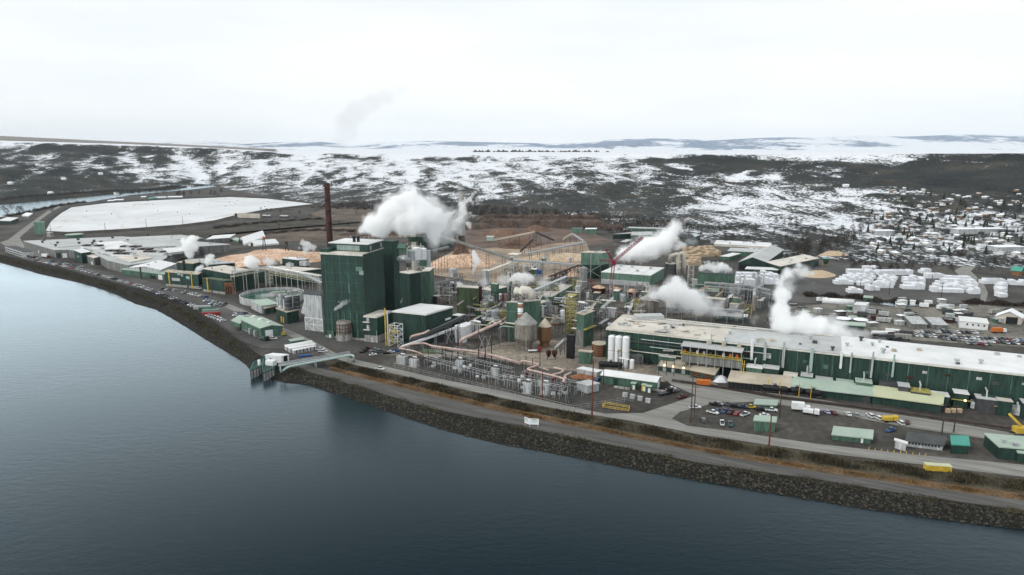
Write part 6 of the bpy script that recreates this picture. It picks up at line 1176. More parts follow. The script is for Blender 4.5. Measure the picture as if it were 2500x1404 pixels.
# ---- loose goods on the back yard and behind the sheds
rr = random.Random(61); YC = []
for (x0, y0), (x1, y1), n_ in (((2040, 752), (2230, 800), 26), ((2300, 752), (2480, 790), 24), ((2180, 735), (2330, 752), 10), ((1880, 735), (2030, 790), 18), ((2150, 815), (2225, 832), 8)):
    for k in range(n_):
        p = G(rr.uniform(x0, x1), rr.uniform(y0, y1)); q = rr.random(); mm, cn = rr.choice((('white', 'white'), ('white', 'white'), ('lgrey', 'pale grey'), ('lgrey', 'pale grey'), ('mg', 'green'), ('rust', 'rusty'), ('dgrey', 'dark grey'), ('dgrey', 'dark grey'), ('grey', 'grey'), ('conc', 'concrete grey')))
        a = rr.uniform(-.6, .4)
        if q < .4: L_ = rr.uniform(5, 10); o = T('yard_trailer', cn + ' trailer', 'trailer', p); MB().box(UP(p, .9), L_, 2.6, 2.7, a).build('box_body', M[mm], o); [MB().box(p + Vector((math.cos(a), math.sin(a), 0)) * L_ * t_, 1, 2.4, .9, a).build('axle', M['rubber'], o) for t_ in (-.35, .35)]
        elif q < .7: o = T('yard_shed', 'small ' + cn + ' shed', 'shed', p); w_ = rr.uniform(3.5, 7); MB().box(p, w_, 4, 2.8, a).build('wall', M[mm], o); MB().box(UP(p, 2.8), w_ + .6, 4.6, .25, a).build('roof', M[rr.choice(['rg', 'rw', 'snow', 'pg'])], o)
        else: o = T('material_rack', cn + ' material rack', 'rack', p); [MB().box(UP(p, .2 + .8 * j), rr.uniform(4, 7), 1.6, .5, a).build('load', M[mm if j % 2 else 'dgrey'], o) for j in range(3)]
        YC.append(o)
YC.sort(key=lambda o: o.location.y)
for i in range(0, len(YC), 15):
    for j, o in enumerate(sorted(YC[i:i + 15], key=lambda o: o.location.x / o.location.y)): o['label'] = '%s, %s from left in %s line behind the paper hall' % (o['label'], ordw(j + 1), ordw(i // 15 + 1)); o['group'] = 'loose goods on the back yard'
# ================================================================ SUBSTATION
ks = zm(950, 850, 8.333); kv = zm(1240, 880, 9.36)
def transformer(label, cx, yb, wpx, hm, fins=5, big=False):
    p = G(cx, yb); w_ = wpx / PXW(p); c = p + Vector((0, w_ * .4, 0)); o = T('transformer', label, 'transformer', c); an = -.42
    e = Vector((math.cos(an), math.sin(an), 0)); f_ = Vector((-e.y, e.x, 0))
    MB().box(UP(c, .3), w_ * .62, w_ * .5, hm * .8, an).build('tank', M['lgrey'], o); MB().box(c, w_ * 1.2, w_ * .9, .3, an).build('pad', M['conc'], o)
    for s in (-1, 1):
        rad_ = MB().box(UP(c + e * s * w_ * .42, .7), w_ * .2, w_ * .55, hm * .7, an).build('radiator', M['steel'], o)
        for k in range(fins): MB().box(UP(c + e * s * w_ * .42 + f_ * w_ * (-.24 + .48 * k / (fins - 1)) , .65), w_ * .24, .1, hm * .74, an).build('fin', M['lgrey'], rad_)
    for k in (-1, 0, 1):
        q = c + e * k * w_ * .18; MB().lathe(UP(q, .3 + hm * .8), [(.13, 0), (.22, .2), (.13, .4), (.22, .6), (.13, .8), (.08, 1.3)], 8).build('bushing', M['dgrey'], o)
    MB().tube([UP(c - e * w_ * .25 + f_ * w_ * .2, .5 + hm * .95), UP(c + e * w_ * .25 + f_ * w_ * .2, .5 + hm * .95)], .35, 8).build('conservator', M['white'], o)
transformer('grey transformer at the left end of the substation', *ks(255, 330), 24, 5); transformer('second grey transformer from the left end of the substation', *ks(500, 390), 21, 5)
transformer('tall grey transformer below the first group of dark poles', *ks(1435, 445), 19, 6); transformer('tall grey transformer in the middle of the substation', *ks(2155, 610), 19, 6)
transformer('white-topped transformer near the red-brown pole', *kv(455, 770), 20, 6.5); transformer('large grey transformer behind the dark pole near the road', *kv(860, 800), 23, 6.5, 7)
transformer('small transformer under the salmon pipes', *kv(745, 600), 11, 4, 4)
# bus portals
an = -.46
rows_ = [((1036, 893), (1225, 945), 7), ((1225, 945), (1380, 978), 6), ((1060, 878), (1250, 925), 5), ((1275, 935), (1420, 968), 5), ((1110, 870), (1235, 900), 4)]
nm = ['front left', 'front right', 'second left', 'second right', 'rear']
rr = random.Random(3)
for i, (a, b_, n_) in enumerate(rows_):
    A_, B_ = G(*a), G(*b_); d = (B_ - A_).normalized(); s = Vector((-d.y, d.x, 0)); o = T('bus_portal', 'galvanised steel bus row, the %s one in the substation' % nm[i], 'bus structure', A_); hh = 5.5 + (i % 2)
    for k in range(n_ * 2):
        p = A_.lerp(B_, k / (n_ * 2 - 1)); 
        for q in (0, 2.2): MB().bar(UP(p + s * q, 0), UP(p + s * q, hh * rr.choice((.62, 1, 1))), .11).build('post', M['steel'], o)
        MB().bar(UP(p - s * .4, hh * .62), UP(p + s * 2.6, hh * .62), .07).build('crossarm', M['steel'], o)
        if k % 2: MB().lathe(UP(p + s * 1.1, hh * .62), [(.1, 0), (.2, .15), (.1, .3), (.2, .45), (.1, .6), (.06, .9)], 7).build('insulator', M['lgrey'], o)
    for z, q in ((hh, 0), (hh, 2.2), (hh * .62, 1.1), (hh + .5, 1.1)): MB().bar(UP(A_ + s * q, z), UP(B_ + s * q, z), .07).build('busbar', M['lgrey'], o)
    for k in range(n_): p = A_.lerp(B_, (k + .5) / n_); MB().bar(UP(p, hh * .3), UP(p + s * 2.2 + d * 2, hh), .06).build('brace', M['steel'], o)
for k in range(34):
    x = rr.uniform(1045, 1400); y0 = 878 + (x - 1045) * .255; y = y0 + rr.uniform(-12, 22); p = G(x, y); hh = rr.uniform(2.2, 4.5)
    mm, cn = rr.choice((('lgrey', 'light grey'), ('steel', 'steel grey'), ('white', 'white'), ('dgrey', 'dark grey')))
    o = T('breaker', '%s breaker on thin legs, number %d from the left in the substation' % (cn, k + 1), 'breaker', p, 'breakers of the substation'); o['_x'] = x
    e = Vector((.9, -.42, 0))
    for s in (-1, 1): MB().bar(UP(p + e * s * .6, 0), UP(p + e * s * .6, hh * .5), .08).build('leg', M['steel'], o)
    MB().box(UP(p, hh * .45), rr.uniform(1.2, 2), 1.1, hh * .35, an).build('case', M[mm], o)
    for s in (-1, 0, 1): MB().bar(UP(p + e * s * .45, hh * .8), UP(p + e * s * .75, hh * 1.25), .07).build('bushing', M['dgrey'], o)
bk = sorted([o for o in COL.objects if o.name.startswith('breaker') and '_x' in o], key=lambda o: o['_x'])
for k, o in enumerate(bk): o['label'] = o['label'].split(',')[0] + ', %s from the left in the substation' % ordw(k + 1); del o['_x']
# fence
FP = [G(*p) for p in ((962, 896), (1060, 920), (1180, 948), (1290, 975), (1400, 1002), (1470, 990), (1560, 975))]
o = T('chainlink_fence', 'thin chain-link fence between substation and road', 'fence', FP[0])
for a, b_ in zip(FP, FP[1:]):
    n_ = max(2, int((b_ - a).length / 3.5))
    for k in range(n_): p = a.lerp(b_, k / n_); MB().bar(p, UP(p, 2.3), .045).build('post', M['steel'], o)
    for z in (.15, 1.2, 2.25): MB().bar(UP(a, z), UP(b_, z), .035).build('rail', M['steel'], o)
# salmon pipes over the substation
SZ = 7.0
def salmon(lb, pts, r=.55): return pipe(lb, [(*kh(x, y), z) for x, y, z in pts], r, 'pink', legs=10, legm='rust')
salmon('thick salmon pipe line crossing above the substation', [(310, 122, 6), (430, 85, 8), (570, 72, 8), (640, 102, 8), (860, 130, 8), (1100, 160, 8), (1260, 195, 8), (1530, 270, 8)], .52)
salmon('zigzag salmon pipe between substation and silo yard', [(1540, 262, 8), (1590, 255, 8), (1745, 292, 8), (1602, 338, 8), (1800, 385, 8), (2000, 438, 8), (1975, 468, 8), (2010, 475, 5)], .55)
salmon('thinner salmon pipe looping down at the left of the substation', [(310, 125, 6), (420, 145, 6), (500, 165, 6), (560, 192, 5), (545, 230, 1)], .4)
salmon('salmon pipe branch behind the zigzag pipe', [(1740, 322, 6), (1830, 348, 6)], .5); salmon('bent salmon pipe near the grey trailer', [(1885, 322, 7), (1990, 348, 7), (1960, 375, 7), (1870, 395, 7)], .55); salmon('short salmon elbow pipe beside the scrap heap', [(2060, 372, 7), (1985, 410, 7), (2010, 435, 7)], .55)
salmon('lower salmon pipe running beside the thick salmon line', [(640, 118, 6.4), (870, 146, 6.4), (1265, 212, 6.4), (1540, 288, 6.4)], .35)
pipe('steep red-salmon riser pipe by the inclined gallery', [(*kb(1515, 1190), .5), (*kb(1515, 1110), 9), (*kb(1560, 1095), 11), (*kb(1690, 1065), 13), (*kb(1735, 1035), 15)], .7, 'pink')
for i, (x, y, z0) in enumerate(((1610, 360, 0), (1880, 430, 0))): pipe(('left', 'right')[i] + ' one of two red duct stubs dropping from the salmon pipes', [(*kh(x, y + 50), .4), (*kh(x - 4, y + 5), 5.5), (*kh(x + 18, y), 6.5)], .6, 'red', 'duct_stub', 'duct')
# tall dark pole structures
def pole(label, cx, yb, ytop, m='pole', r=.24, arms=1, name='utility_pole', cat='pole', lamp=False, group=None):
    p = G(cx, yb); hh = ZAT(p, ytop); o = T(name, label, cat, p, group)
    MB().lathe(p, [(r * 1.25, 0), (r * .7, hh)], 8).build('shaft', M[m], o)
    for k in range(arms): MB().bar(UP(p - Vector((1.6, -.7, 0)), hh * (.96 - .06 * k)), UP(p + Vector((1.6, -.7, 0)), hh * (.96 - .06 * k)), .1).build('crossarm', M[m], o)
    return o, p, hh
pr = []
for i, (x, yb, yt) in enumerate(((785, 248, -95), (850, 240, -105), (910, 232, -110), (1120, 310, -55), (1188, 325, -45), (1250, 330, -60))):
    pr.append(pole(('first', 'second', 'third', 'fourth', 'fifth', 'sixth')[i] + ' from the left of six tall dark poles in the substation', *kh(x, yb), kh(0, yt)[1], 'pole', .3, 0))
for i, (a, b_) in enumerate(((0, 2), (3, 5))):
    o = T('pole_bracing', ('left', 'right')[i] + ' set of steel bracing between the tall dark substation poles', 'bracing', UP(pr[a][1], 0))
    for q in range(2):
        P_, Q_ = pr[a + q], pr[a + q + 1]
        MB().bar(UP(P_[1], P_[2] * .95), UP(Q_[1], Q_[2] * .95), .12).build('crossarm', M['dgrey'], o)
        MB().bar(UP(P_[1], P_[2] * .45), UP(Q_[1], Q_[2] * .9), .08).build('brace', M['steel'], o); MB().bar(UP(P_[1], P_[2] * .9), UP(Q_[1], Q_[2] * .45), .08).build('brace', M['steel'], o)
bld('switch_house', 'low switch house with dark olive roof in the substation', [kh(735, 182), kh(556, 170), kh(758, 155)], yb=820 + 218 / 4.167, wall='rc', roof='og', rect=False, over=.9)
r, P, h = bld('control_trailer', 'grey control cabin at the right end of the substation', [kh(2225, 515), kh(2120, 480), kh(2345, 488)], yb=820 + 588 / 4.167, wall='lgrey', roof='rg', rect=False, cat='cabin')
bld('parked_trailer', 'long pale semi trailer beside the white-roofed workshop', [kh(2320, 372), kh(2122, 335), kh(2378, 352)], yb=820 + 425 / 4.167, wall='lgrey', roof='rw', rect=False, cat='trailer', thick=.2)
mound('scrap_heap', 'heap of rusty scrap between salmon pipes and semi trailer', *kh(2170, 425), 6, 3.5, 2.2, M['brick'], seed=51, flat=.1, rough=.5, cat='scrap')
for x, y, m_, lb in ((1860, 245, 'rust', 'pair of rusty hopper vessels on legs by the yard'),):
    p = G(*kh(x, y)); o = T('red_equipment', lb, 'equipment', p)
    for s in (-1, 1): MB().lathe(UP(p + Vector((s * 1.7, 0, 0)), 1.5), [(.3, 0), (1.5, 2.2), (1.5, 4), (.4, 4.6)], 10).build('hopper', M[m_], o); MB().bar(UP(p + Vector((s * 2.4, 0, 0)), 0), UP(p + Vector((s * 2.4, 0, 0)), 3.5), .15).build('leg', M[m_], o)
# yellow rail pen
c0 = [G(*kn(x, y)) for x, y in ((95, 1255), (385, 1300), (395, 1262), (120, 1215))]; o = T('rail_pen', 'yellow handrail pen on the dark gravel by the road', 'railing', c0[0])
for a, b_ in zip(c0, c0[1:] + c0[:1]):
    for z in (.6, 1.3): MB().bar(UP(a, z), UP(b_, z), .09).build('rail', M['yellow'], o)
    for k in range(4): p = a.lerp(b_, k / 4); MB().bar(p, UP(p, 1.35), .08).build('post', M['yellow'], o)
for i, (x, y) in enumerate(((345, 1130), (428, 1150), (510, 1170), (600, 1195))): p = G(*kn(x, y)); o = T('switch_box', ordw(i + 1) + ' from the left of four grey switch boxes on dark gravel', 'cabinet', p); MB().box(p, 2.2, 1.4, 1.9, an).build('case', M['lgrey'], o); MB().box(UP(p, 1.9), 2.4, 1.6, .15, an).build('lid', M['steel'], o)
for x, y, lb in ((310, 1040, 'row of concrete barrier blocks beside the white-roofed workshop'), (705, 1068, 'concrete blocks at the corner of the white-roofed workshop')):
    p = G(*kn(x, y)); o = T('concrete_blocks', lb, 'barrier', p)
    for k in range(3): MB().box(p + Vector((.9, -.4, 0)) * (k - 1) * 2.9, 2.5, 1, .9, an).build('block', M['conc'], o)
# ================================================================ VEHICLES
def vehicle(kind):
    """a prototype facing +X with its wheels on z = 0"""
    o = T(kind, 'parked vehicle', 'car', (0, 0, 0)); w_ = .9
    L_, prof, cab = {'car': (4.6, [(-2.3, .35), (-2.3, .85), (-1.75, .98), (.95, .95), (2.15, .8), (2.3, .55), (2.3, .35)], [(-1.75, .95), (-1.15, 1.42), (.25, 1.42), (1.0, .93)]),
        'suv': (4.8, [(-2.4, .4), (-2.4, 1.05), (1.1, 1.05), (2.3, .92), (2.4, .6), (2.4, .4)], [(-2.35, 1.02), (-2.15, 1.75), (.35, 1.75), (1.15, 1.03)]),
        'pickup': (5.6, [(-2.8, .45), (-2.8, 1.05), (-.5, 1.05), (1.35, 1.08), (2.7, .98), (2.8, .6), (2.8, .45)], [(-.62, 1.05), (-.5, 1.8), (.75, 1.8), (1.4, 1.05)])}[kind]
    def ext(pr, ww): 
        n = len(pr); b = MB(); b.add([(x, -ww, z) for x, z in pr] + [(x, ww, z) for x, z in pr], [tuple(range(n)), tuple(reversed(range(n, 2 * n)))] + [((i + 1) % n, i, n + i, n + (i + 1) % n) for i in range(n)]); return b
    ext(prof, w_).build('body', M['car'], o); b = ext(cab, w_ * .86); b.build('glazing', M['glass'], o)
    x0, x1 = cab[1][0] + .05, cab[2][0] - .05; MB().par((x0, -w_ * .87, cab[1][1] - .03), (x1 - x0, 0, 0), (0, w_ * 1.74, 0), (0, 0, .07)).build('roof', M['car'], o)
    if kind == 'pickup': MB().par((-2.7, -.75, 1.02), (2.0, 0, 0), (0, 1.5, 0), (0, 0, .06)).build('bed', M['dgrey'], o)
    for x in (-L_ * .31, L_ * .31):
        for y in (-w_ + .08, w_ - .08): MB().tube([(x, y - .12, .34), (x, y + .12, .34)], .34, 10).build('wheel', M['rubber'], o)
    return o
PROTO = {k: vehicle(k) for k in ('car', 'suv', 'pickup')}
used = set()
CC = {'white': (.75, .76, .77), 'silver': (.36, .37, .38), 'grey': (.14, .145, .15), 'black': (.012, .012, .014), 'dark blue': (.02, .035, .1), 'blue': (.04, .12, .32), 'dark red': (.11, .012, .014), 'red': (.35, .03, .04), 'tan': (.3, .25, .18), 'dark green': (.02, .06, .045), 'teal': (.03, .14, .16), 'yellow': (.6, .42, .03), 'lilac': (.4, .38, .55)}
def car(label, kind, col, P, ang, group=None):
    o = PROTO[kind] if kind not in used else copy_tree(PROTO[kind]); used.add(kind)
    o.location = UP(P, .05); o.rotation_euler = (0, 0, ang); o['label'] = label; o['category'] = {'car': 'car', 'suv': 'car', 'pickup': 'pickup'}[kind]
    if group: o['group'] = group
    for ch in (KIDS.get(o.name) or o.children): ch.color = (*CC[col], 1)
    return o
rr = random.Random(77)
WCOL = ['white'] * 12 + ['silver'] * 7 + ['grey'] * 4 + ['black'] * 6 + ['dark blue'] * 2 + ['dark red'] * 2 + ['red', 'tan', 'dark green', 'blue']
def row(phrase, a, b_, n, off=0, turn=0, miss=.06, z=0):
    A_, B_ = G(*a), G(*b_); d = B_ - A_; base = math.atan2(d.y, d.x) + math.pi / 2 + turn
    k2_ = 0
    for k in range(n):
        if rr.random() < miss: continue
        k2_ += 1; kind = rr.choice(['car', 'suv', 'pickup', 'car', 'pickup']); c = rr.choice(WCOL); p = A_ + d * ((k + .5) / n) + Vector((rr.uniform(-.2, .2), rr.uniform(-.5, .5), 0))
        car('%s %s, %s from the left in the %s' % (c, {'car': 'car', 'suv': 'van', 'pickup': 'pickup'}[kind], ordw(k2_), phrase), kind, c, p, base + rr.choice((0, math.pi)) + rr.uniform(-.05, .05), 'cars of the ' + phrase)
row('riverside row nearest the water', (66, 632), (196, 659), 26); row('riverside row nearest the warehouse', (72, 627.5), (198, 653), 24, miss=.15)
row('row by the light green workshop', (200, 661), (284, 683), 16); row('short row past the light workshop', (290, 686), (338, 698), 8)
row('riverside row by the green mill', (342, 700), (482, 752), 25); row('upper row by the green mill', (394, 706), (430, 710), 6); row('upper row by the brick-ended mill', (448, 714), (505, 728), 9)
row('double row nearest the round basin', (500, 735), (552, 744), 6, miss=0); row('second row near the round basin', (512, 742), (548, 748), 5, miss=0)
row('row beside the gabled workshop', (574, 763), (600, 768), 4, miss=0); row('second row by the gabled workshop', (572, 770), (606, 776), 5, miss=0); row('row below the shipping containers', (508, 770), (548, 786), 6, miss=0)
row('top row of the car park', (2232, 811), (2400, 814), 15); row('second row of the big car park', (2232, 821), (2498, 832), 25); row('third row of the big car park', (2298, 829), (2520, 842), 20); row('lowest row of the big car park', (2355, 838), (2418, 843), 7)
row('row before the grey-blue sheds', (2228, 797), (2310, 805), 6, miss=.2); row('row left of the car park', (2118, 775), (2165, 783), 4)
def spot(label, kind, col, xy, deg): car(label, kind, col, G(*xy), math.radians(deg))
spot('white pickup beside the front white trailer', 'pickup', 'white', kf(1160, 575), 10); spot('white pickup nearest the pipe bridge', 'pickup', 'white', kf(1190, 600), 8); spot('white pickup driving on the river road by the substation', 'pickup', 'white', kf(1890, 812), -32)
spot('dark red pickup in the small lot below the stair tower', 'pickup', 'dark red', kf(1720, 568), 55); spot('black pickup in front of the dark red pickup', 'pickup', 'black', kf(1690, 602), 55); spot('silver pickup in the middle of the small lot', 'pickup', 'silver', kf(1825, 585), 40); spot('white car at the road edge of the small lot', 'car', 'white', kf(1805, 640), 25)
spot('grey pickup next to the white car in the small lot', 'pickup', 'grey', kf(1895, 605), 28); spot('black car near the first transformer', 'car', 'black', kf(1975, 622), 10); spot('white car near the first transformer', 'car', 'white', kf(2025, 605), 15); spot('blue pickup nearest the salmon pipe end', 'pickup', 'blue', kf(2065, 595), 15)
spot('white pickup in the green workshop yard', 'pickup', 'white', kf(580, 445), 15); spot('black car by the workshop wall', 'car', 'black', kf(160, 325), -55)
for i, (x, y, k_, c, dg) in enumerate(((440, 442, 'pickup', 'white', 0), (660, 408, 'pickup', 'black', -28), (700, 402, 'car', 'silver', -28), (800, 408, 'pickup', 'grey', -40), (880, 430, 'suv', 'black', -20), (965, 438, 'pickup', 'dark blue', -20), (1052, 440, 'pickup', 'yellow', -10), (635, 498, 'pickup', 'white', -38),
    (690, 475, 'car', 'dark blue', 60), (765, 482, 'pickup', 'blue', 55), (832, 495, 'pickup', 'dark red', 55), (905, 510, 'car', 'red', 50), (995, 520, 'pickup', 'white', 35), (1170, 465, 'suv', 'black', 0), (1285, 472, 'pickup', 'white', -15), (530, 585, 'suv', 'grey', 85), (740, 615, 'pickup', 'white', 75), (832, 628, 'pickup', 'teal', 75), (1212, 528, 'car', 'white', 0),
    (1900, 490, 'car', 'lilac', 90), (1975, 502, 'car', 'dark red', 90), (2138, 515, 'car', 'white', 85), (2222, 525, 'suv', 'silver', 80), (2380, 535, 'suv', 'white', 95), (2468, 560, 'suv', 'white', 95))):
    car('%s %s, %s from the top left in the right yard' % (c, {'car': 'car', 'suv': 'van', 'pickup': 'pickup'}[k_], ordw(i + 1)), k_, c, G(*km(x, y)), math.radians(dg), 'vehicles of the near right yard')
spot('white van beside the yellow loader', 'suv', 'white', kz(840, 362), 90); spot('maroon car beside the yellow loader', 'car', 'dark red', kz(912, 355), 60); spot('blue pickup left of the grey office', 'pickup', 'blue', kz(740, 440), 30)
spot('white pickup at the white-roofed workshop corner', 'pickup', 'white', kn(858, 1058), 25); spot('grey car next to the white pickup at the workshop corner', 'car', 'grey', kn(908, 1075), 25); spot('dark red pickup parked at the road bend', 'pickup', 'dark red', kn(975, 1145), 30); spot('blue car beside the semi trailer', 'car', 'blue', kn(42, 945), 60); spot('white van beside the brick-ended mill', 'suv', 'white', ka(405, 728), 5)
def truck(label, xy, deg, cabm, boxm, L_=9, hb=3.6, name='truck', tankb=False, flat=False):
    p = G(*xy); o = T(name, label, 'truck', p); a = math.radians(deg); e = Vector((math.cos(a), math.sin(a), 0)); s = Vector((-e.y, e.x, 0))
    MB().par(UP(p - e * L_ / 2 - s * .5, .7), e * L_, s * 1, (0, 0, .3)).build('chassis', M['dgrey'], o); q = p + e * (L_ / 2 - 2.2)
    cb = MB().par(UP(q - s * 1.2, .9), e * 2.2, s * 2.4, (0, 0, 2)).build('cab', M[cabm], o); MB().par(UP(q + e * 1.9 - s * 1.05, 1.9), e * .34, s * 2.1, (0, 0, .8)).build('windscreen', M['glass'], cb)
    if tankb: MB().tube([UP(p - e * L_ / 2, 2.2), UP(q - e * .3, 2.2)], 1.2, 14).build('tank', M[boxm], o)
    elif flat: MB().par(UP(p - e * L_ / 2 - s * 1.2, 1.02), e * (L_ - 2.5), s * 2.4, (0, 0, .25)).build('bed', M[boxm], o)
    else: MB().par(UP(p - e * L_ / 2 - s * 1.25, 1.05), e * (L_ - 2.5), s * 2.5, (0, 0, hb - 1.05)).build('box_body', M[boxm], o)
    for x in (-L_ * .4, -L_ * .27, L_ * .36):
        for y in (-1.05, 1.05): c = p + e * x + s * y; MB().tube([UP(c - s * .15, .5), UP(c + s * .15, .5)], .5, 10).build('wheel', M['rubber'], o)
truck('white box truck with high body in the near right yard', km(1610, 470), -15, 'white', 'white', 8, 4.2); truck('white semi tractor beside the box truck in the near right yard', km(1725, 510), -25, 'white', 'white', 7, 2.6); truck('white box truck with red cab before the grey warehouse', kt(1120, 690), -32, 'red', 'white', 14, 4)
truck('black tanker truck right of the small white tank', kn(610, 750), 68, 'black', 'black', 11, tankb=True); truck('black flatbed truck by the road bend', kn(790, 1105), 28, 'black', 'dgrey', 8, flat=True); truck('white tanker trailer behind the paper hall roof', kr(1060, 1000), -4, 'white', 'white', 14, tankb=True); truck('white and orange truck in the big car park', kr(2240, 970), 0, 'white', 'orange', 9)
truck('red flatbed truck beside the concrete silo', kh(1690, 165), 5, 'red', 'white', 8, flat=True); truck('yellow loader truck in the near right yard', kz(735, 340), 0, 'yellow', 'yellow', 6.5, 2.6); truck('yellow forklift by the workshop door', kf(690, 400), 20, 'yellow', 'yellow', 4.5, 2.2); truck('black truck with green trailer at the workshop corner', kf(480, 455), -35, 'black', 'mg', 7, 2.4)
# containers
for i, (x, y, c, nm_) in enumerate(((440, 935, (.42, .44, .43), 'pale grey shipping container at the back of the row'), (500, 955, (.03, .1, .075), 'dark green shipping container in the row'), (540, 975, (.22, .33, .28), 'light green shipping container in the row'), (545, 1008, (.3, .035, .035), 'red shipping container at the front of the row'))):
    p = G(*ka(x, y + 22)); o = T('shipping_container', nm_, 'container', p); a = .12; e = Vector((math.cos(a), math.sin(a), 0)); s = Vector((-e.y, e.x, 0)); bx = MB().box(p, 12.2, 2.45, 2.6, a).build('box_body', M['paint'], o); bx.color = (*c, 1)
    for k in range(16):
        rb = MB().par(UP(p - e * (5.6 - .72 * k) - s * 1.3, .2), e * .3, s * 2.6, (0, 0, 2.3)).build('rib', M['paint'], o); rb.color = (*c, 1)
    dr = MB().par(UP(p + e * 6.1 - s * 1.15, .2), e * .08, s * 2.3, (0, 0, 2.3)).build('door', M['paint'], o); dr.color = (*c, 1)
for x, y, m_, lb, L_, dg in ((1215, 995, 'orange', 'orange skip standing by the railway', 7, -14), (0, 0, 'yellow', 'bright yellow ribbed dumpster beside the river road', 9, -10)):
    p = G(*(kn(x, y) if x else kz(1225, 845))); o = T('skip', lb, 'skip', p); a = math.radians(dg); e = Vector((math.cos(a), math.sin(a), 0)); s = Vector((-e.y, e.x, 0))
    MB().box(UP(p, .2), L_, 2.6, 2.2, a).build('box_body', M[m_], o)
    for k in range(9): MB().par(UP(p - e * (L_ / 2 - .2 - k * (L_ - .5) / 8.4) - s * 1.42, .2), e * .18, s * 2.84, (0, 0, 2.1)).build('rib', M[m_], o)
    MB().box(UP(p, 2.4), L_ + .2, 2.8, .12, a).build('rim', M['yg' if m_ == 'yellow' else m_], o)
# yellow crawler crane at the right edge
p = G(*kz(2080, 470)); o = T('crawler_crane', 'yellow crane with raised boom at the right edge', 'crane', p); MB().box(UP(p, 1.1), 5, 3.2, 2.4).build('house', M['yellow'], o)
for s in (-1, 1): MB().box(UP(p + Vector((0, s * 1.8, 0)), 0), 6.5, .9, 1.1).build('crawler_track', M['dgrey'], o)
b = MB(); b.bar(UP(p + Vector((1, 0, 0)), 3), ATY(*kz(1972, 255), p.y + 3), .45); b.build('boom', M['yellow'], o); MB().bar(UP(p, 3.5), ATY(*kz(1972, 255), p.y + 3), .06).build('pendant', M['dgrey'], o)
# ================================================================ LUMBER YARD, TOWN, PLANTS, POLES
kx = zm(2000, 450, 5)
bund = MB().box((0, 0, 0), 7.4, 4.2, 1.45).mesh('lumber_bundle', M['wrap']); bundy = MB().box((0, 0, 0), 7.4, 4.2, 1.45).mesh('lumber_bundle', M['lumber'])
rr = random.Random(9)
def stacks(phrase, a, b_, c_, n, m, lv=(2, 3), me=bund, gap=(6.0, 3.1)):
    """a block of lumber stacks: a near left foot, b near right, c far left (pixels), n along, m deep"""
    A_, B_, C_ = G(*a), G(*b_), G(*c_); e, f_ = (B_ - A_), (C_ - A_); ang = math.atan2(e.y, e.x) + math.pi / 2
    n, m = max(1, round(n * .72)), max(1, round(m * .72))
    for j in range(m):
        ct = 0
        for i in range(n):
            if rr.random() < .08: continue
            ct += 1
            p = A_ + e * ((i + .5) / n) + f_ * ((j + .5) / m) + Vector((rr.uniform(-.3, .3), rr.uniform(-.3, .3), 0)); L_ = rr.randint(*lv)
            o = T('lumber_stack', '%s, line %s, %s from left' % (phrase.replace('wrapped ', ''), ('one', 'two', 'three', 'four', 'five')[j], ordw(ct)) if m > 1 else '%s, %s from left' % (phrase.replace('wrapped ', ''), ordw(ct)), 'lumber stack', p, phrase.replace('wrapped lumber stack', 'lumber stacks')); o.rotation_euler = (0, 0, ang + rr.uniform(-.05, .05))
            for k in range(L_):
                q = bpy.data.objects.new('bundle', me); COL.objects.link(q); q.parent = o; q.location = (rr.uniform(-.15, .15), rr.uniform(-.1, .1), .08 + 1.5 * k)
W = 'white wrapped lumber stack in '
for ph, a, b_, c_, n, m in ((W + 'the cyclone block', (170, 1225), (365, 1228), (330, 1130), 9, 5), (W + 'the narrow left block', (460, 1240), (580, 1245), (560, 1130), 5, 5), (W + 'the stepped middle block', (670, 1270), (860, 1275), (760, 1140), 8, 5), (W + 'the wide right block', (1015, 1290), (1250, 1295), (1040, 1150), 10, 6),
        (W + 'the largest block of the yard', (1360, 1325), (1715, 1335), (1480, 1190), 14, 6), (W + 'the block by the curved road', (1835, 1350), (1922, 1352), (1800, 1200), 4, 6), (W + 'the narrow back row', (335, 1125), (520, 1125), (370, 1060), 9, 2), (W + 'the raised back block', (525, 1115), (700, 1112), (560, 1030), 8, 3),
        (W + 'the long back row', (705, 1130), (1110, 1125), (720, 1075), 18, 2), (W + 'the small back block near the orchard', (1205, 1115), (1325, 1115), (1215, 1050), 5, 2), (W + 'the thin back row near the orchard', (1300, 1165), (1560, 1165), (1310, 1120), 11, 1), (W + 'the back row by the curved road', (1540, 1195), (1840, 1205), (1560, 1150), 12, 1),
        (W + 'the small ditch group', (350, 1360), (490, 1362), (360, 1280), 6, 2), (W + 'the front rows at the ditch', (550, 1340), (690, 1335), (565, 1245), 6, 2), (W + 'the far right row beyond the curved road', (1985, 1225), (2290, 1230), (1990, 1190), 12, 1), (W + 'the far right heap', (2180, 1390), (2250, 1390), (2180, 1240), 3, 5), (W + 'the row at the right edge', (2330, 1245), (2495, 1250), (2335, 1200), 7, 1)):
    stacks(ph, kx(*a), kx(*b_), kx(*c_), n, m)
for ph, a, b_, c_, n, m, me in ((W + 'the group by the tank house', (1985, 1005), (2260, 1010), (2000, 880), 11, 4, bund), (W + 'the group half hidden in steam', (2290, 985), (2480, 985), (2300, 860), 8, 4, bund), ('yellow lumber stack in long rows by the scrubber', (1385, 660), (1790, 640), (1345, 560), 15, 4, bundy), ('yellow lumber stack in short rows by the scrubber', (1385, 760), (1540, 755), (1390, 690), 6, 3, bundy)):
    stacks(ph, kg(*a), kg(*b_), kg(*c_), n, m, (2, 4), me)
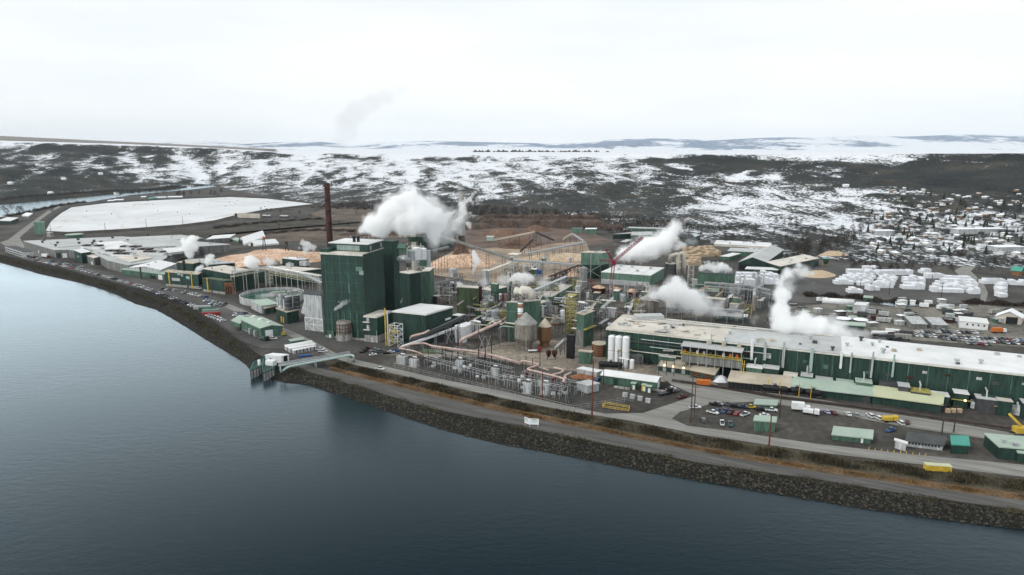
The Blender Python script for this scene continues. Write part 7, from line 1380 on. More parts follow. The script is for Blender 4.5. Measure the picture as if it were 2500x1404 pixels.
for ph, a, b_, c_, n, m in (('white bale in the row before the green door', (1590, 205), (1760, 235), (1600, 150), 6, 1), ('white bale in the row at the right edge', (2010, 280), (2127, 300), (2010, 200), 4, 1)): stacks(ph, kz(*a), kz(*b_), kz(*c_), n, m, (2, 3))
p = G(*kz(1985, 205)); o = T('blue_trailer', 'bright blue container beside the white bales', 'container', p); MB().box(p, 13, 3, 3.4, -.3).build('box_body', M['blue'], o); MB().box(UP(p, 3.4), 13.2, 3.2, .15, -.3).build('lid', M['blue'], o)
for i, x in enumerate((1330, 1395, 1450)): p = G(*kz(x, 240)); o = T('pallet_stack', ordw(i + 1) + ' from the left of three yellow pallet stacks by the loading shed', 'pallets', p); [MB().box(UP(p, .22 * k), 2.2, 1.8, .16, -.3).build('pallet', M['lumber'], o) for k in range(8)]
# ---- trees and brush
M_twig = mat('bare_twigs', (.035, .028, .025), .95, .4, .3, c2=(.07, .055, .045)); M_fir = mat('dark_fir', (.012, .022, .013), .9, .4, .3, c2=(.03, .045, .025)); M_grass = mat('rough_grass', (.05, .045, .024), .95, .5, .12, c2=(.11, .095, .05)); M_dryg = mat('dry_orange_grass', (.13, .075, .03), .95, .45, .12, c2=(.27, .165, .07))
def bare_crown(seed, h, n=230):
    r_ = random.Random(seed); b = MB()
    for k in range(n):
        u_ = r_.random(); an = r_.uniform(0, 6.28); z = h * (.25 + .75 * u_); rad_ = h * .42 * math.sin(math.pi * min(1, .18 + .8 * u_)) * math.sqrt(r_.random()) * (1 + .25 * math.sin(3 * an + seed))
        p = Vector((math.cos(an) * rad_, math.sin(an) * rad_, z)); d = Vector((math.cos(an) * .5 + r_.uniform(-.5, .5), math.sin(an) * .5 + r_.uniform(-.5, .5), r_.uniform(.2, 1))).normalized() * h * r_.uniform(.1, .2); s = d.cross((r_.random(), r_.random(), r_.random())).normalized() * h * .016
        b.add([p - s, p + s, p + d], [(0, 1, 2)])
    return b
def trunk(h, r_=.03, limbs=5, seed=0):
    b = MB(); q = random.Random(seed); b.tube([(0, 0, 0), (h * .01, 0, h * .3), (0, h * .02, h * .62)], [h * r_, h * r_ * .75, h * r_ * .3], 6)
    for k in range(limbs): an = k * 2.4 + seed; z = h * (.25 + .08 * k); b.tube([(0, 0, z), (math.cos(an) * h * .14, math.sin(an) * h * .14, z + h * .14), (math.cos(an) * h * .28, math.sin(an) * h * .28, z + h * .3)], [h * r_ * .5, h * r_ * .3, h * r_ * .12], 5)
    return b
def fir(seed, h):
    r_ = random.Random(seed); b = MB()
    for lv in range(8):
        z = h * (.1 + .11 * lv); rad_ = h * .22 * (1 - lv / 8.6)
        for k in range(11): an = k * 6.283 / 11 + lv * .4 + r_.uniform(-.15, .15); rr_ = rad_ * r_.uniform(.75, 1.2); c_, s_ = math.cos(an), math.sin(an); b.add([(0, 0, z + h * .17), (c_ * rr_ - s_ * rr_ * .28, s_ * rr_ + c_ * rr_ * .28, z - h * .02), (c_ * rr_ + s_ * rr_ * .28, s_ * rr_ - c_ * rr_ * .28, z - h * .02)], [(0, 1, 2)])
    return b
BT = []
for i in range(3):
    o = T('bare_tree', 'tree', 'tree', (0, 0, 0)); trunk(8, .03, 5, i).build('trunk', M_twig, o); bare_crown(i, 8).build('crown', M_twig, o); BT.append(o)
FT = []
for i in range(2): o = T('fir_tree', 'tree', 'tree', (0, 0, 0)); MB().tube([(0, 0, 0), (0, 0, 3)], [.25, .15], 6).build('trunk', M_twig, o); fir(i, 11).build('crown', M_fir, o); FT.append(o)
usedt = set()
def tree(label, group, P, s, kind='b', rnd=rr):
    pr_ = rnd.choice(BT if kind == 'b' else FT); o = pr_ if pr_.name not in usedt else copy_tree(pr_); usedt.add(pr_.name)
    o.location = P; o.rotation_euler = (0, 0, rnd.uniform(0, 6.28)); o.scale = (s, s, s * rnd.uniform(.85, 1.15)); o['label'] = label; o['group'] = group
def onland(px_, y, dz=0):
    x = (px_ - 1250) / F * (y * CP + 24); return Vector((x, y, max(land_z(x, y), 0) + dz))
def yrow(row): v = (702 - row) / F; return 120 * (CP + v * SP) / (SP - v * CP)
# ---- orchard rows, thickets
for i in range(110):
    x, row_ = rr.uniform(2040, 2520), rr.uniform(628, 664)
    if 2330 < x < 2390 and row_ > 640: continue
    tree('bare brown orchard tree between lumber yard and town', 'bare trees of the orchard', onland(x, yrow(row_)), rr.uniform(.5, .8))
for i in range(70):
    t = rr.random(); x = 1930 + 230 * t + rr.uniform(-45, 45); row_ = 632 - 75 * t + rr.uniform(-12, 16); tree('dark bare tree in the thicket below the town', 'bare trees of the hillside thicket', onland(x, yrow(row_)), rr.uniform(.8, 1.5))
for i in range(70): tree('bare tree among the houses of the hillside town', 'bare trees of the hillside town', onland(rr.uniform(2110, 2520), rr.uniform(yrow(628), 1250)), rr.uniform(.6, 1.1))
for i in range(44): tree('bare tree in the clumps on the snowy slope', 'bare trees on the snowy slope', onland(rr.choice((1680, 1760, 1830, 1900, 1950)) + rr.gauss(0, 22), yrow(rr.choice((560, 575, 590)) + rr.gauss(0, 5))), rr.uniform(.8, 1.4))
for i in range(90): tree('fir tree among the houses of the hillside town', 'fir trees of the hillside town', onland(rr.uniform(2110, 2520), rr.uniform(yrow(622), 1250)), rr.uniform(.7, 1.2), 'f')
for i in range(30): tree('bare tree on the river strip beyond the pond', 'bare trees on the river strip', G(rr.uniform(285, 560), 0 + rr.uniform(472, 480)) if i < 22 else G(rr.uniform(0, 130), rr.uniform(512, 528)), rr.uniform(1.0, 1.9))
for i in range(26): tree('bare shrub in the brown fields behind the mill', 'bare shrubs of the brown fields', G(rr.uniform(620, 900), rr.uniform(512, 560)), rr.uniform(.4, .9))
def brush(name, label, pts, m, n, hh, wid, seed=1, thick=.07, kind='stuff'):
    """a mass of upright blades or twigs along a band of places"""
    r_ = random.Random(seed); b = MB()
    seg = [(pts[i], pts[i + 1]) for i in range(len(pts) - 1)]; ln = [(b_ - a).length for a, b_ in seg]; tot = sum(ln)
    for (a, b_), L_ in zip(seg, ln):
        d = (b_ - a).normalized(); o_ = Vector((-d.y, d.x, 0))
        for k in range(int(n * L_ / tot)):
            t = r_.random(); off = r_.uniform(-.5, .5) * wid; p = a.lerp(b_, t) + o_ * off
            dens = math.sin(p.x * .31 + 1.3 * math.sin(p.y * .23)) * .5 + .5
            if r_.random() > .35 + .65 * dens: continue
            h_ = hh * r_.uniform(.35, 1.1) * (.5 + .7 * dens); an = r_.uniform(0, 3.14); s = Vector((math.cos(an), math.sin(an), 0)) * h_ * (thick + r_.random() * thick * 3); l_ = Vector((r_.uniform(-.35, .35), r_.uniform(-.35, .35), 0)) * h_
            b.add([p - s - Vector((0, 0, .05)), p + s - Vector((0, 0, .05)), p + l_ + Vector((0, 0, h_))], [(0, 1, 2)])
    return b.build(name, m, label=label, cat='plants', kind=kind)
mid = lambda A_, B_: [(G(*a, .1) + G(*b_, .1)) / 2 for a, b_ in zip(A_, B_)]
up_ = [(830, 884), (900, 902), (1060, 938), (1220, 974), (1380, 1006), (1540, 1032), (1700, 1063), (1850, 1086), (2000, 1108), (2258, 1140), (2500, 1170), (2700, 1197)]; md_ = [(800, 894), (900, 917), (1060, 954), (1220, 992), (1380, 1024), (1540, 1058), (1700, 1089), (1850, 1114), (2000, 1137), (2250, 1173), (2500, 1206), (2700, 1238)]; lo_ = [(820, 909), (900, 929), (1060, 967), (1220, 1006), (1380, 1038), (1540, 1070), (1700, 1102), (1850, 1129), (2000, 1153), (2250, 1189), (2500, 1223), (2700, 1255)]
brush('scrub', 'dark olive scrub between the road and the orange grass', mid(up_, md_), M_grass, 15000, 1.3, 8.5, 1, .12); brush('dark_scrub', 'dark twiggy scrub on the road embankment', mid(up_, md_), M_twig, 9000, 1.6, 7.5, 2, .06)
brush('dry_grass', 'orange dry grass along the dike path', mid(md_, lo_), M_dryg, 9000, .8, 2.6, 3, .1); brush('dike_grass', 'sparse grass along the crest of the riprap', CRT[20:-1], M_grass, 9000, .7, 4, 4, .12)
brush('bank_grass', 'olive grass among the riprap stones of the left bank', [(a + b_) / 2 + Vector((0, 0, .8)) for a, b_ in zip(CRT[4:18], SH[4:18])], M_grass, 9000, 1.0, 7, 5, .15)
brush('riverbank_brush', 'grey brush along the far river bank', [onland(x, yof(np.array([r_]))[0] + 26) for x, r_ in ((-60, 499), (60, 491), (140, 484), (288, 470), (381, 465), (432, 459))], M_twig, 9000, 5, 24, 6, .05)
brush('field_brush', 'band of brown brush behind the pond dike', [G(*p) for p in ((520, 558), (600, 548), (700, 540), (790, 534))], M_twig, 5000, 3.2, 26, 7, .05); brush('field_brush', 'band of grey brush in the field left of the chimney', [G(*p) for p in ((640, 572), (720, 564), (800, 562), (870, 566))], M_twig, 4500, 3, 22, 8, .05)
brush('ditch_brush', 'dark brush along the ditch before the lumber yard', [G(*p) for p in ((1965, 722), (2080, 726), (2130, 736), (2240, 738))], M_twig, 5000, 3.2, 10, 9, .07); brush('ditch_brush', 'dark brush along the ditch at the right edge', [G(*p) for p in ((2350, 738), (2430, 742), (2520, 748))], M_twig, 4000, 3, 10, 10, .07)
brush('roadside_brush', 'brush along the back road by the river', [G(*p) for p in ((20, 528), (70, 519), (140, 503), (210, 494))], M_twig, 3500, 4.5, 14, 11, .06)
brush('slope_brush', 'dark brush at the foot of the snowy hills', [onland(x, yrow(r_)) for x, r_ in ((810, 500), (900, 503), (1060, 508), (1250, 518), (1480, 540), (1640, 566))], M_twig, 15000, 5, 190, 12, .06)
brush('treeline', 'dark line of trees along the plateau edge', [Vector(((x_ - 1250) / F * (y_ * CP), y_, land_z((x_ - 1250) / F * (y_ * CP), y_))) for x_, y_ in ((1165, 4200), (1260, 4150), (1370, 4200), (1470, 4300))], M_twig, 170, 14, 260, 13, .5)
sheet('ditch_water', [kr(1000, 672), kr(1150, 650), kr(1440, 660), kr(1440, 690), kr(1200, 700)], .14, M_water)
# ---- town
hs = []
cols = [('white', 'white'), ('rc', 'cream'), ('grey', 'grey'), ('wood', 'brown'), ('lgrey', 'pale grey'), ('dgrey', 'dark')]
def house_mesh(i, wm):
    b = MB(); b.box((0, 0, -1.5), 11, 8, 5); bm_ = b.mesh('house_wall', M[wm]); r = MB(); r.add([(-6, -4.6, 3.4), (6, -4.6, 3.4), (6, 0, 5.8), (-6, 0, 5.8), (6, 4.6, 3.4), (-6, 4.6, 3.4)], [(0, 1, 2, 3), (3, 2, 4, 5), (0, 3, 5), (1, 4, 2), (0, 5, 4, 1)])
    return bm_, r.mesh('house_roof', M['snow' if i % 3 == 1 else 'rd' if i % 3 else 'rg']), MB().box((0, -4.05, .6), 1.4, .2, 1.4).mesh('house_window', M['glass'])
HM = [house_mesh(i, c[0]) for i, c in enumerate(cols)]
for i in range(270):
    while True:
        x, y = rr.uniform(2105, 2530), rr.uniform(yrow(626), 1330)
        if x > 2105 + (y - 770) * .12: break
    P_ = onland(x, y); j = rr.randrange(6); o = T('house', '%s house with %s roof in the hillside town' % (cols[j][1], 'snowy' if j % 3 == 1 else 'dark' if j % 3 else 'grey'), 'house', P_, 'houses of the hillside town'); o.rotation_euler = (0, 0, rr.choice((.2, .2 + 1.57)) + rr.uniform(-.15, .15)); s = rr.uniform(.5, .72); o.scale = (s, s, s)
    for nm_, me in (('wall', HM[j][0]), ('roof', HM[j][1]), ('window', HM[j][2])): q = bpy.data.objects.new(nm_, me); COL.objects.link(q); q.parent = o
for i, (x, row_, w_) in enumerate(((2155, 571, 26), (2385, 572, 70), (2455, 609, 34))):
    P_ = onland(x, yrow(row_ + 6)); o = T('large_hall', ('wide white hall among the town trees', 'longest pale hall of the hillside town', 'pale hall at the lower edge of the town')[i], 'building', P_); MB().box(P_ - Vector((0, 0, 1)), w_, 16, 7, .1).build('wall', M['lgrey'], o); MB().box(P_ + Vector((0, 0, 6)), w_ + 1, 17, .5, .1).build('roof', M['snow'], o)
for i in range(8):
    P_ = onland((2060, 250, 125, 100, 300, 285, 30, 160)[i], yrow((505, 462, 484, 462, 455, 476, 480, 470)[i]) + 30); o = T('farmhouse', ('lone white house on the slope above the town', 'white house on the green slope across the river', 'white house near the water across the river', 'pale house high on the left slope across the river', 'white shed at the end of the left slope', 'white house by the far river bend', 'pale house at the far left across the river', 'small white house in the middle of the left slope')[i], 'house', P_)
    for nm_, me in (('wall', HM[0][0]), ('roof', HM[1][1])): q = bpy.data.objects.new(nm_, me); COL.objects.link(q); q.parent = o
    o.scale = (1.0,) * 3
# ---- utility poles
for i, (x, yb, yt, m_) in enumerate(((1445, 1020, 876, 'rpole'), (1877, 1094, 1008, 'rpole'), (1324, 975, 905, 'rpole'), (1686, 1032, 918, 'pole'), (1695, 1008, 942, 'pole'), (1903, 1020, 960, 'pole'), (2299, 1060, 985, 'pole'), (2328, 1056, 990, 'pole'), (1568, 643, 618, 'dgrey'), (1300, 930, 875, 'rpole'), (1284, 905, 870, 'pole'), (1318, 893, 855, 'pole'), (2235, 690, 676, 'pole'), (2298, 726, 690, 'pole'), (2170, 720, 688, 'pole'), (1473, 945, 895, 'pole'), (2384, 700, 672, 'pole'), (2100, 705, 680, 'pole'))):
    pole(('tall red-brown pole at the road before the substation', 'tall red-brown pole with white foot by the green shed', 'red-brown pole inside the substation fence', 'tall dark pole at the road bend', 'shorter dark pole beside the tall one at the road bend', 'dark pole behind the small green office', 'dark pole left of the yellow pallet stacks', 'dark pole right of its twin near the dark teal shed', 'dark lamp mast before the big steam cloud', 'red-brown pole by the salmon pipes', 'dark pole behind the salmon zigzag', 'dark pole in the silo yard', 'pole among the lumber at the back', 'pole in the largest lumber block', 'pole left of the wide lumber block', 'dark pole at the semi trailer', 'pole by the curved road', 'pole by the stepped lumber block')[i], x, yb, yt, m_, .24 if i > 1 else .32, 1 if m_ == 'pole' else 0)
for i, (x, yb, yt) in enumerate(((1790, 1195, 1075), (2233, 1140, 1040), (1288, 1230, 1120), (620, 1228, 1145), (690, 840, 840 - 60), (825, 835, 770), (1005, 825, 762))):
    X_, Y_ = k1(x, yb); pole(ordw(i + 1) + ' thin pole in the list of poles round the white pond', X_, Y_, k1(0, yt)[1], 'pole', .3, 1, group='thin poles round the white pond')
# ---- pond aerators
o0 = None
for i, (x, y) in enumerate(((1060, 990), (1362, 1022), (1925, 985), (2165, 1003), (2315, 1025), (1290, 888), (1870, 906), (1805, 866), (2200, 853), (2305, 873), (2438, 912))):
    p = G(*k1(x, y), .6); o = T('aerator', ordw(i + 1) + ' dark aerator in order of building on the white pond', 'aerator', p, 'aerators on the white pond')
    MB().lathe(p, [(4.2, 0), (3, .5), (.8, 1.0)], 10).build('foam_mound', M['snow'], o); MB().lathe(UP(p, .7), [(1.1, 0), (1.1, 1.2), (.5, 2.6)], 8).build('motor', M['dgrey'], o)
for i, (x, y) in enumerate(((100, 862), (250, 840), (298, 884), (372, 902), (395, 858), (250, 930), (730, 932), (765, 872), (998, 888))):
    p = G(*k2(x, y), .6); o = T('aerator', 'far aerator on the white pond', 'aerator', p, 'aerators on the white pond'); MB().lathe(p, [(4.2, 0), (3, .5), (.8, 1.0)], 10).build('foam_mound', M['snow'], o); MB().lathe(UP(p, .7), [(1.1, 0), (1.1, 1.2), (.5, 2.6)], 8).build('motor', M['dgrey'], o)
for o in [q for q in COL.objects if q.name.startswith('aerator') and 'order of building' in q.get('label', '')]: pass
ae = sorted([q for q in COL.objects if q.name.startswith('aerator')], key=lambda q: q.location.x)
for i, q in enumerate(ae): q['label'] = 'dark aerator on the white pond, %s from the left' % ordw(i + 1)
pl = sorted([q for q in COL.objects if q.get('group') == 'thin poles round the white pond'], key=lambda q: q.location.x / q.location.y)
for i, q in enumerate(pl): q['label'] = 'thin pole by the white pond, %s from the left' % ordw(i + 1)
# ---- dike sign: two white boards meeting at an angle
p = G(1292, 1043); o = T('sign_board', 'white angled sign board on the dike facing the river', 'sign', p); e1 = Vector((1, -.1, 0)) * 4.2; e2 = Vector((-.75, .85, 0)) * 2.6
for e in (e1, e2):
    bd = MB().par(UP(p, 1.3), e, Vector((-e.y, e.x, 0)).normalized() * .12, (0, 0, 2.7)).build('board', M['white'], o); nn = Vector((e.y, -e.x, 0)).normalized() * .03
    if nn.y > 0: nn = -nn - nn.normalized() * .12
    for k, (z, a0, a1, hh) in enumerate(((3.45, .25, .8, .25), (3.0, .2, .85, .12), (2.6, .15, .85, .1), (2.2, .3, .7, .1))): MB().par(UP(p, z) + e * a0 + nn * 2, e * (a1 - a0), nn, (0, 0, hh)).build('print_line', M['dgrey' if k == 0 else 'tealp'], bd)
for q in (p + e1 * .08, p + e1 * .92, p + e2 * .9): MB().bar(UP(q + Vector((0, .2, 0)), 0), UP(q + Vector((0, .2, 0)), 1.4), .1).build('post', M['cream'], o)
for i, (x, y) in enumerate(((515, 632), (580, 638), (645, 650), (710, 658), (775, 662), (845, 668), (905, 675), (970, 685), (1040, 690), (1105, 700))): p = G(*kz(x, y)); MB().lathe(p, [(.16, 0), (.16, 1.1), (.08, 1.2)], 8).build('bollard', M['yellow'], None, ordw(i + 1) + ' from the left of the yellow bollards by the river road', 'bollard', 'yellow bollards by the river road')

# ---- each house and tree gets its own place in its rows
def rows_of(group, nrows, fmt):
    obs = sorted([q for q in COL.objects if q.get('group') == group], key=lambda q: q.location.y); k = max(1, -(-len(obs) // nrows))
    for i in range(0, len(obs), k):
        for j, q in enumerate(sorted(obs[i:i + k], key=lambda q: q.location.x / q.location.y)): q['label'] = fmt % (q['label'].split(' in the ')[0].split(' among ')[0].split(' between ')[0].split(' on the ')[0], ordw(j + 1), ordw(i // k + 1))
rows_of('houses of the hillside town', 14, '%s, %s from left in the %s row up the town')
rows_of('bare trees of the orchard', 7, 'bare brown orchard tree, %.0s%s from left in the %s row from the lumber')
rows_of('bare trees of the hillside thicket', 5, 'dark thicket tree below the town, %.0s%s from left in the %s row up')
rows_of('fir trees of the hillside town', 6, '%s, %s from left in the %s row up the town')
rows_of('bare trees of the hillside town', 5, 'bare town tree, %.0s%s from left in the %s row up the town')
rows_of('bare trees on the snowy slope', 4, 'bare tree on the snowy slope, %.0s%s from left in the %s row up')
rows_of('bare trees on the river strip', 2, 'bare tree by the far river, %.0s%s from left in the %s row back')
rows_of('bare shrubs of the brown fields', 3, 'bare shrub in the brown fields, %.0s%s from left in the %s row back')
byl = {}
for q in COL.objects:
    if q.get('group', '').endswith('of the process yard'): byl.setdefault(q['label'], []).append(q)
for lb, qs in byl.items():
    if len(qs) > 1:
        for j, q in enumerate(sorted(qs, key=lambda q: q.location.x / q.location.y)): q['label'] = lb + (', left one', ', right one')[j] if len(qs) == 2 else lb + ', %s from left' % ordw(j + 1)
# ================================================================ STEAM
def steam_mat(name, dens, col=(1, 1, 1), scale=.35, cut=.5):
    """steam: the body's own density, eaten away by noise towards its edges"""
    m = bpy.data.materials.new(name); m.use_nodes = True; n, l = m.node_tree.nodes, m.node_tree.links; n.clear()
    o = n.new('ShaderNodeOutputMaterial'); v = n.new('ShaderNodeVolumePrincipled'); l.new(v.outputs[0], o.inputs['Volume'])
    v.inputs['Color'].default_value = (*col, 1); v.inputs['Density Attribute'].default_value = ''; v.inputs['Anisotropy'].default_value = 0
    at = n.new('ShaderNodeAttribute'); at.attribute_name = 'density'
    g = n.new('ShaderNodeNewGeometry'); t = n.new('ShaderNodeTexNoise'); t.inputs['Scale'].default_value = scale; t.inputs['Detail'].default_value = 8; t.inputs['Roughness'].default_value = .7
    l.new(g.outputs['Position'], t.inputs['Vector'])
    def mth(op, x, y):
        q = n.new('ShaderNodeMath'); q.operation = op
        for k, z in enumerate((x, y)):
            if isinstance(z, (int, float)): q.inputs[k].default_value = z
            else: l.new(z, q.inputs[k])
        return q.outputs[0]
    er = mth('MULTIPLY', mth('SUBTRACT', t.outputs['Fac'], .36), cut * 3.2)            # how much of the edge is eaten
    d = mth('MAXIMUM', mth('SUBTRACT', mth('MULTIPLY', at.outputs['Fac'], 1.35), er), 0)
    d = mth('MULTIPLY', mth('MINIMUM', mth('MULTIPLY', d, 1.8), 1), dens)
    l.new(d, v.inputs['Density'])
    return m
GN = {}
def to_volume(voxel, band, m):
    """node group: closed mesh in, volume out"""
    ng = bpy.data.node_groups.new('steam_body', 'GeometryNodeTree'); ng.interface.new_socket('Geometry', in_out='INPUT', socket_type='NodeSocketGeometry'); ng.interface.new_socket('Geometry', in_out='OUTPUT', socket_type='NodeSocketGeometry')
    i, o = ng.nodes.new('NodeGroupInput'), ng.nodes.new('NodeGroupOutput'); v = ng.nodes.new('GeometryNodeMeshToVolume'); v.resolution_mode = 'VOXEL_SIZE'
    v.inputs['Density'].default_value = 1; v.inputs['Voxel Size'].default_value = voxel; v.inputs['Interior Band Width'].default_value = band
    sm = ng.nodes.new('GeometryNodeSetMaterial'); sm.inputs['Material'].default_value = m
    ng.links.new(i.outputs[0], v.inputs['Mesh']); ng.links.new(v.outputs[0], sm.inputs['Geometry']); ng.links.new(sm.outputs[0], o.inputs[0]); return ng
S_thick, S_mid, S_thin, S_smoke, S_veil = steam_mat('thick_steam', .5, scale=.085, cut=.95), steam_mat('steam', .4, scale=.16, cut=.9), steam_mat('thin_steam', .22, scale=.22, cut=.85), steam_mat('grey_smoke', .014, (.62, .64, .66), .05, .6), steam_mat('steam_veil', .085, scale=.1, cut=.9)
def cloud_tex(name, sc_, depth):
    t = bpy.data.textures.new(name, 'CLOUDS'); t.noise_scale = sc_; t.noise_depth = depth; t.noise_basis = 'ORIGINAL_PERLIN'; return t
def plume(label, foot, blobs, m, seed=0, rag=.55, name='steam_plume', vox=7):
    """a body of steam: blobs (px, py, radius px) at the distance of the ground place foot, bumpy all over"""
    y = G(*foot).y; rr = random.Random(seed + 5); b = MB(); pts = []
    if max(q[2] for q in blobs) < 14:              # thin wisps: close the gaps along the trail
        new = []
        for q0, q1 in zip(blobs, blobs[1:]): new += [q0] + [tuple(a + (c - a) * t for a, c in zip(q0, q1)) for t in (.33, .67)]
        blobs = [(x + rr.uniform(-.25, .25) * r_, py + rr.uniform(-.25, .25) * r_, r_ * rr.uniform(.75, 1.1)) for x, py, r_ in new + [blobs[-1]]]
    for i, (x, py, rp) in enumerate(blobs):
        c = ATY(x, py, y + rr.uniform(-.3, .3) * rp * .28); r_ = rp * 1.25 / (F / (y * CP + (CZ - c.z) * SP)); pts.append((c, r_))
        if rp > 3.5:
            for k in range(5): d = Vector((rr.gauss(0, 1), rr.gauss(0, 1), rr.gauss(0, 1))).normalized(); pts.append((c + d * r_ * .72, r_ * rr.uniform(.35, .55)))
    bm = bmesh.new()
    for c, r_ in pts: bmesh.ops.create_icosphere(bm, subdivisions=2, radius=r_, matrix=Matrix.Translation(c))
    base = pts[0][0]; me = bpy.data.meshes.new(name); bmesh.ops.translate(bm, verts=bm.verts, vec=-base); bm.to_mesh(me); bm.free(); me.materials.append(m)
    o = bpy.data.objects.new(name, me); COL.objects.link(o); o.location = base; tag(o, label, 'steam', kind='stuff')
    rs = sorted(r_ for _, r_ in pts); med = rs[len(rs) * 3 // 4]
    q = o.modifiers.new('union', 'REMESH'); q.mode = 'VOXEL'; q.voxel_size = max(.22, med / vox)
    for k, (f_, s_) in enumerate(((1.0, .75), (.42, .42), (.16, .2))):
        d = o.modifiers.new('billow', 'DISPLACE'); d.texture = cloud_tex('billow', med * f_, 2); d.strength = med * s_ * rag * 1.5; d.mid_level = .5; d.texture_coords = 'GLOBAL'
    q = o.modifiers.new('body', 'NODES'); q.node_group = to_volume(max(.3, med / 7), med * 1.0, m)
    return o
plume('huge white steam plume rolling right from the boiler house roof', (940, 815), [(866, 590, 5), (872, 578, 9), (884, 562, 16), (905, 545, 24), (930, 552, 28), (948, 522, 28), (975, 505, 30), (1000, 490, 26), (1008, 470, 13), (1030, 508, 28), (1020, 537, 36), (985, 545, 33), (1055, 530, 27), (1058, 562, 25), (1062, 590, 15), (1080, 540, 22), (1098, 525, 14), (1112, 512, 9), (1088, 556, 13)], S_thick, 1, vox=9)
plume('wispy steam drifting up beside the concrete chimney', (1130, 640), [(1120, 540, 9), (1135, 522, 10), (1128, 500, 9), (1145, 488, 8), (1160, 470, 6), (1142, 545, 7), (1150, 560, 5)], S_thin, 2, 1.0)
plume('large slanting steam cloud behind the red crane', (1590, 668), [(1505, 632, 11), (1525, 622, 19), (1555, 616, 25), (1590, 608, 27), (1618, 598, 25), (1635, 578, 21), (1648, 562, 16), (1655, 548, 11), (1642, 542, 9), (1676, 534, 7), (1660, 600, 14), (1570, 635, 14)], S_mid, 3, vox=9)
plume('white steam cloud over the streaked silo and paper hall', (1650, 800), [(1598, 722, 15), (1625, 714, 23), (1652, 712, 28), (1682, 732, 28), (1712, 748, 23), (1742, 756, 15), (1766, 762, 8), (1640, 742, 18), (1658, 690, 11)], S_thick, 4, vox=9)
plume('biggest right-hand steam column climbing from the paper hall roof', (1960, 886), [(1892, 798, 15), (1915, 795, 30), (1948, 802, 33), (1985, 808, 33), (2020, 820, 32), (2058, 832, 28), (2095, 842, 24), (2126, 846, 16), (2155, 850, 9), (2000, 790, 22), (2040, 806, 20), (1968, 772, 20), (1905, 760, 24), (1908, 722, 22), (1904, 690, 16), (1922, 664, 18), (1950, 648, 14), (1975, 650, 9)], S_thick, 5, vox=9)
plume('steam puff over the grey warehouse end', (455, 668), [(452, 642, 6), (462, 622, 12), (460, 600, 17), (470, 585, 13), (448, 588, 10), (478, 605, 9)], S_mid, 6)
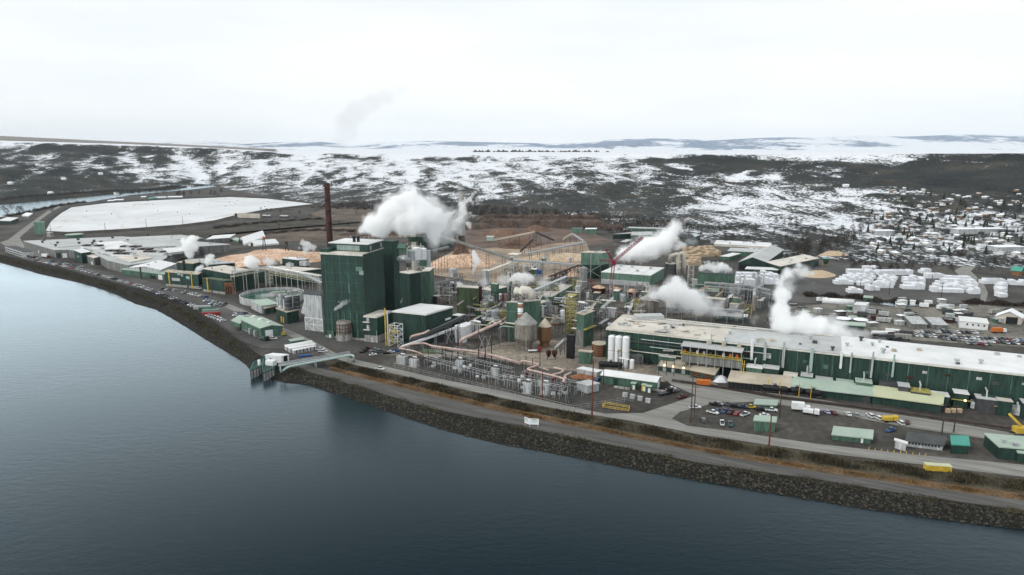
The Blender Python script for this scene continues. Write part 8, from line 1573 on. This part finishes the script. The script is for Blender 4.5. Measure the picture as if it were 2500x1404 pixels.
for i, (lb, ft, bl, m_) in enumerate((('small steam puff on the upper mill hall', (508, 690), [(506, 650, 4), (508, 640, 8), (516, 628, 8), (505, 630, 6)], S_mid), ('steam puff between the two dark green mill blocks', (486, 705), [(478, 665, 5), (486, 655, 7), (494, 650, 5)], S_mid), ('round steam puff over the mill hall with cream roof', (615, 700), [(632, 662, 5), (622, 650, 10), (610, 636, 13), (600, 645, 8), (630, 640, 8)], S_mid), ('steam puff beside the round one before the chip pile', (652, 700), [(655, 650, 6), (662, 640, 9), (648, 636, 7), (670, 650, 5)], S_thin),
        ('thin steam over the left chip pile', (740, 690), [(745, 615, 7), (752, 600, 10), (740, 592, 8), (765, 605, 8), (730, 605, 6)], S_thin), ('small white steam wisp in front of the boiler house wall', (818, 828), [(815, 758, 3.5), (821, 752, 4.5), (832, 746, 5.5), (845, 739, 5.5), (857, 733, 5), (826, 737, 3), (866, 727, 3)], S_mid), ('upright steam plume before the orange chip pile', (1158, 700), [(1156, 668, 4), (1158, 654, 7), (1164, 640, 9), (1160, 625, 8), (1152, 612, 4), (1148, 645, 5)], S_mid),
        ('low steam cloud above the flat house', (1275, 730), [(1236, 690, 6), (1250, 684, 8), (1266, 676, 11), (1284, 676, 11), (1298, 682, 8), (1262, 690, 8)], S_mid), ('steam puff on the olive box tank', (1122, 760), [(1118, 703, 4), (1120, 693, 6), (1130, 698, 5), (1140, 702, 3)], S_mid), ('steam rising from the green tank house', (1740, 722), [(1712, 655, 8), (1728, 650, 8), (1745, 656, 10), (1765, 652, 11), (1782, 658, 8), (1752, 640, 6), (1720, 640, 5)], S_mid),
        ('leaning steam wisp right of the stair tower', (1475, 790), [(1462, 762, 3.5), (1470, 752, 5), (1480, 742, 6), (1492, 733, 5), (1498, 725, 3)], S_mid), ('small upright steam wisp left of the streaked silo', (1537, 790), [(1532, 768, 3.5), (1538, 755, 5), (1542, 742, 5), (1546, 732, 3)], S_mid), ('tiny steam wisp at the streaked silo foot', (1564, 792), [(1564, 770, 3), (1566, 760, 4), (1564, 753, 3)], S_mid), ('steam wisp over the process wing', (1345, 775), [(1352, 755, 4), (1342, 742, 4), (1336, 728, 5), (1330, 716, 5), (1356, 722, 4)], S_thin),
        ('steam puff on the paper hall roof', (1768, 830), [(1768, 805, 7), (1758, 797, 5), (1780, 800, 6)], S_mid), ('low steam puff in front of the projecting gallery', (1790, 905), [(1772, 885, 5), (1785, 880, 7), (1798, 888, 7), (1810, 892, 5)], S_mid), ('steam puff on the right of the paper hall wall', (2095, 915), [(2078, 872, 6), (2092, 880, 6), (2106, 884, 6), (2114, 876, 4)], S_mid), ('faint steam drifting before the cyclone', (1950, 690), [(1925, 668, 8), (1945, 662, 9), (1965, 666, 9), (1985, 668, 7)], S_thin),
        ('small steam wisp between boiler house and precipitator', (976, 770), [(974, 746, 2.5), (978, 738, 3), (983, 730, 3)], S_mid), ('white puff from the paper hall left end', (1475, 815), [(1476, 803, 2.5), (1470, 796, 3), (1464, 790, 3)], S_thin), ('small white puff on the warehouse roof', (253, 625), [(253, 603, 4), (256, 599, 3)], S_mid))):
    plume(lb, ft, bl, m_, 20 + i, .7, vox=6)
plume('faint grey smoke drifting up from the red chimney into the sky', (815, 770), [(815, 440, 5), (822, 400, 12), (830, 350, 22), (845, 300, 30), (870, 270, 30), (905, 250, 26), (940, 235, 24), (980, 220, 18), (860, 330, 20)], S_smoke, 9, .8, 'smoke_plume')

plume('thin veil of steam trailing right of the huge boiler plume', (960, 812), [(900, 540, 26), (950, 505, 34), (1000, 480, 34), (1050, 515, 40), (1085, 555, 36), (1120, 525, 26), (1135, 495, 18), (1060, 590, 26), (1100, 585, 18)], S_veil, 61, .9)
plume('thin veil of steam round the slanting cloud behind the crane', (1600, 664), [(1520, 620, 22), (1570, 605, 32), (1620, 585, 32), (1650, 555, 24), (1680, 540, 16), (1690, 590, 18)], S_veil, 62, .9)
plume('thin veil of steam drifting over the paper hall roof', (1700, 812), [(1600, 715, 24), (1650, 705, 34), (1700, 735, 36), (1750, 755, 28), (1800, 770, 20), (1840, 780, 14)], S_veil, 63, .9)
plume('thin veil of steam spreading right over the long white roof', (2000, 884), [(1900, 770, 30), (1915, 700, 30), (1960, 660, 26), (1990, 640, 16), (1960, 790, 38), (2030, 805, 40), (2090, 830, 34), (2150, 845, 24), (2200, 852, 14)], S_veil, 64, .9)
plume('thin haze of steam over the middle of the process yard', (1300, 735), [(1180, 690, 16), (1230, 685, 20), (1280, 680, 22), (1330, 690, 18), (1370, 700, 14)], S_veil, 65, .9)
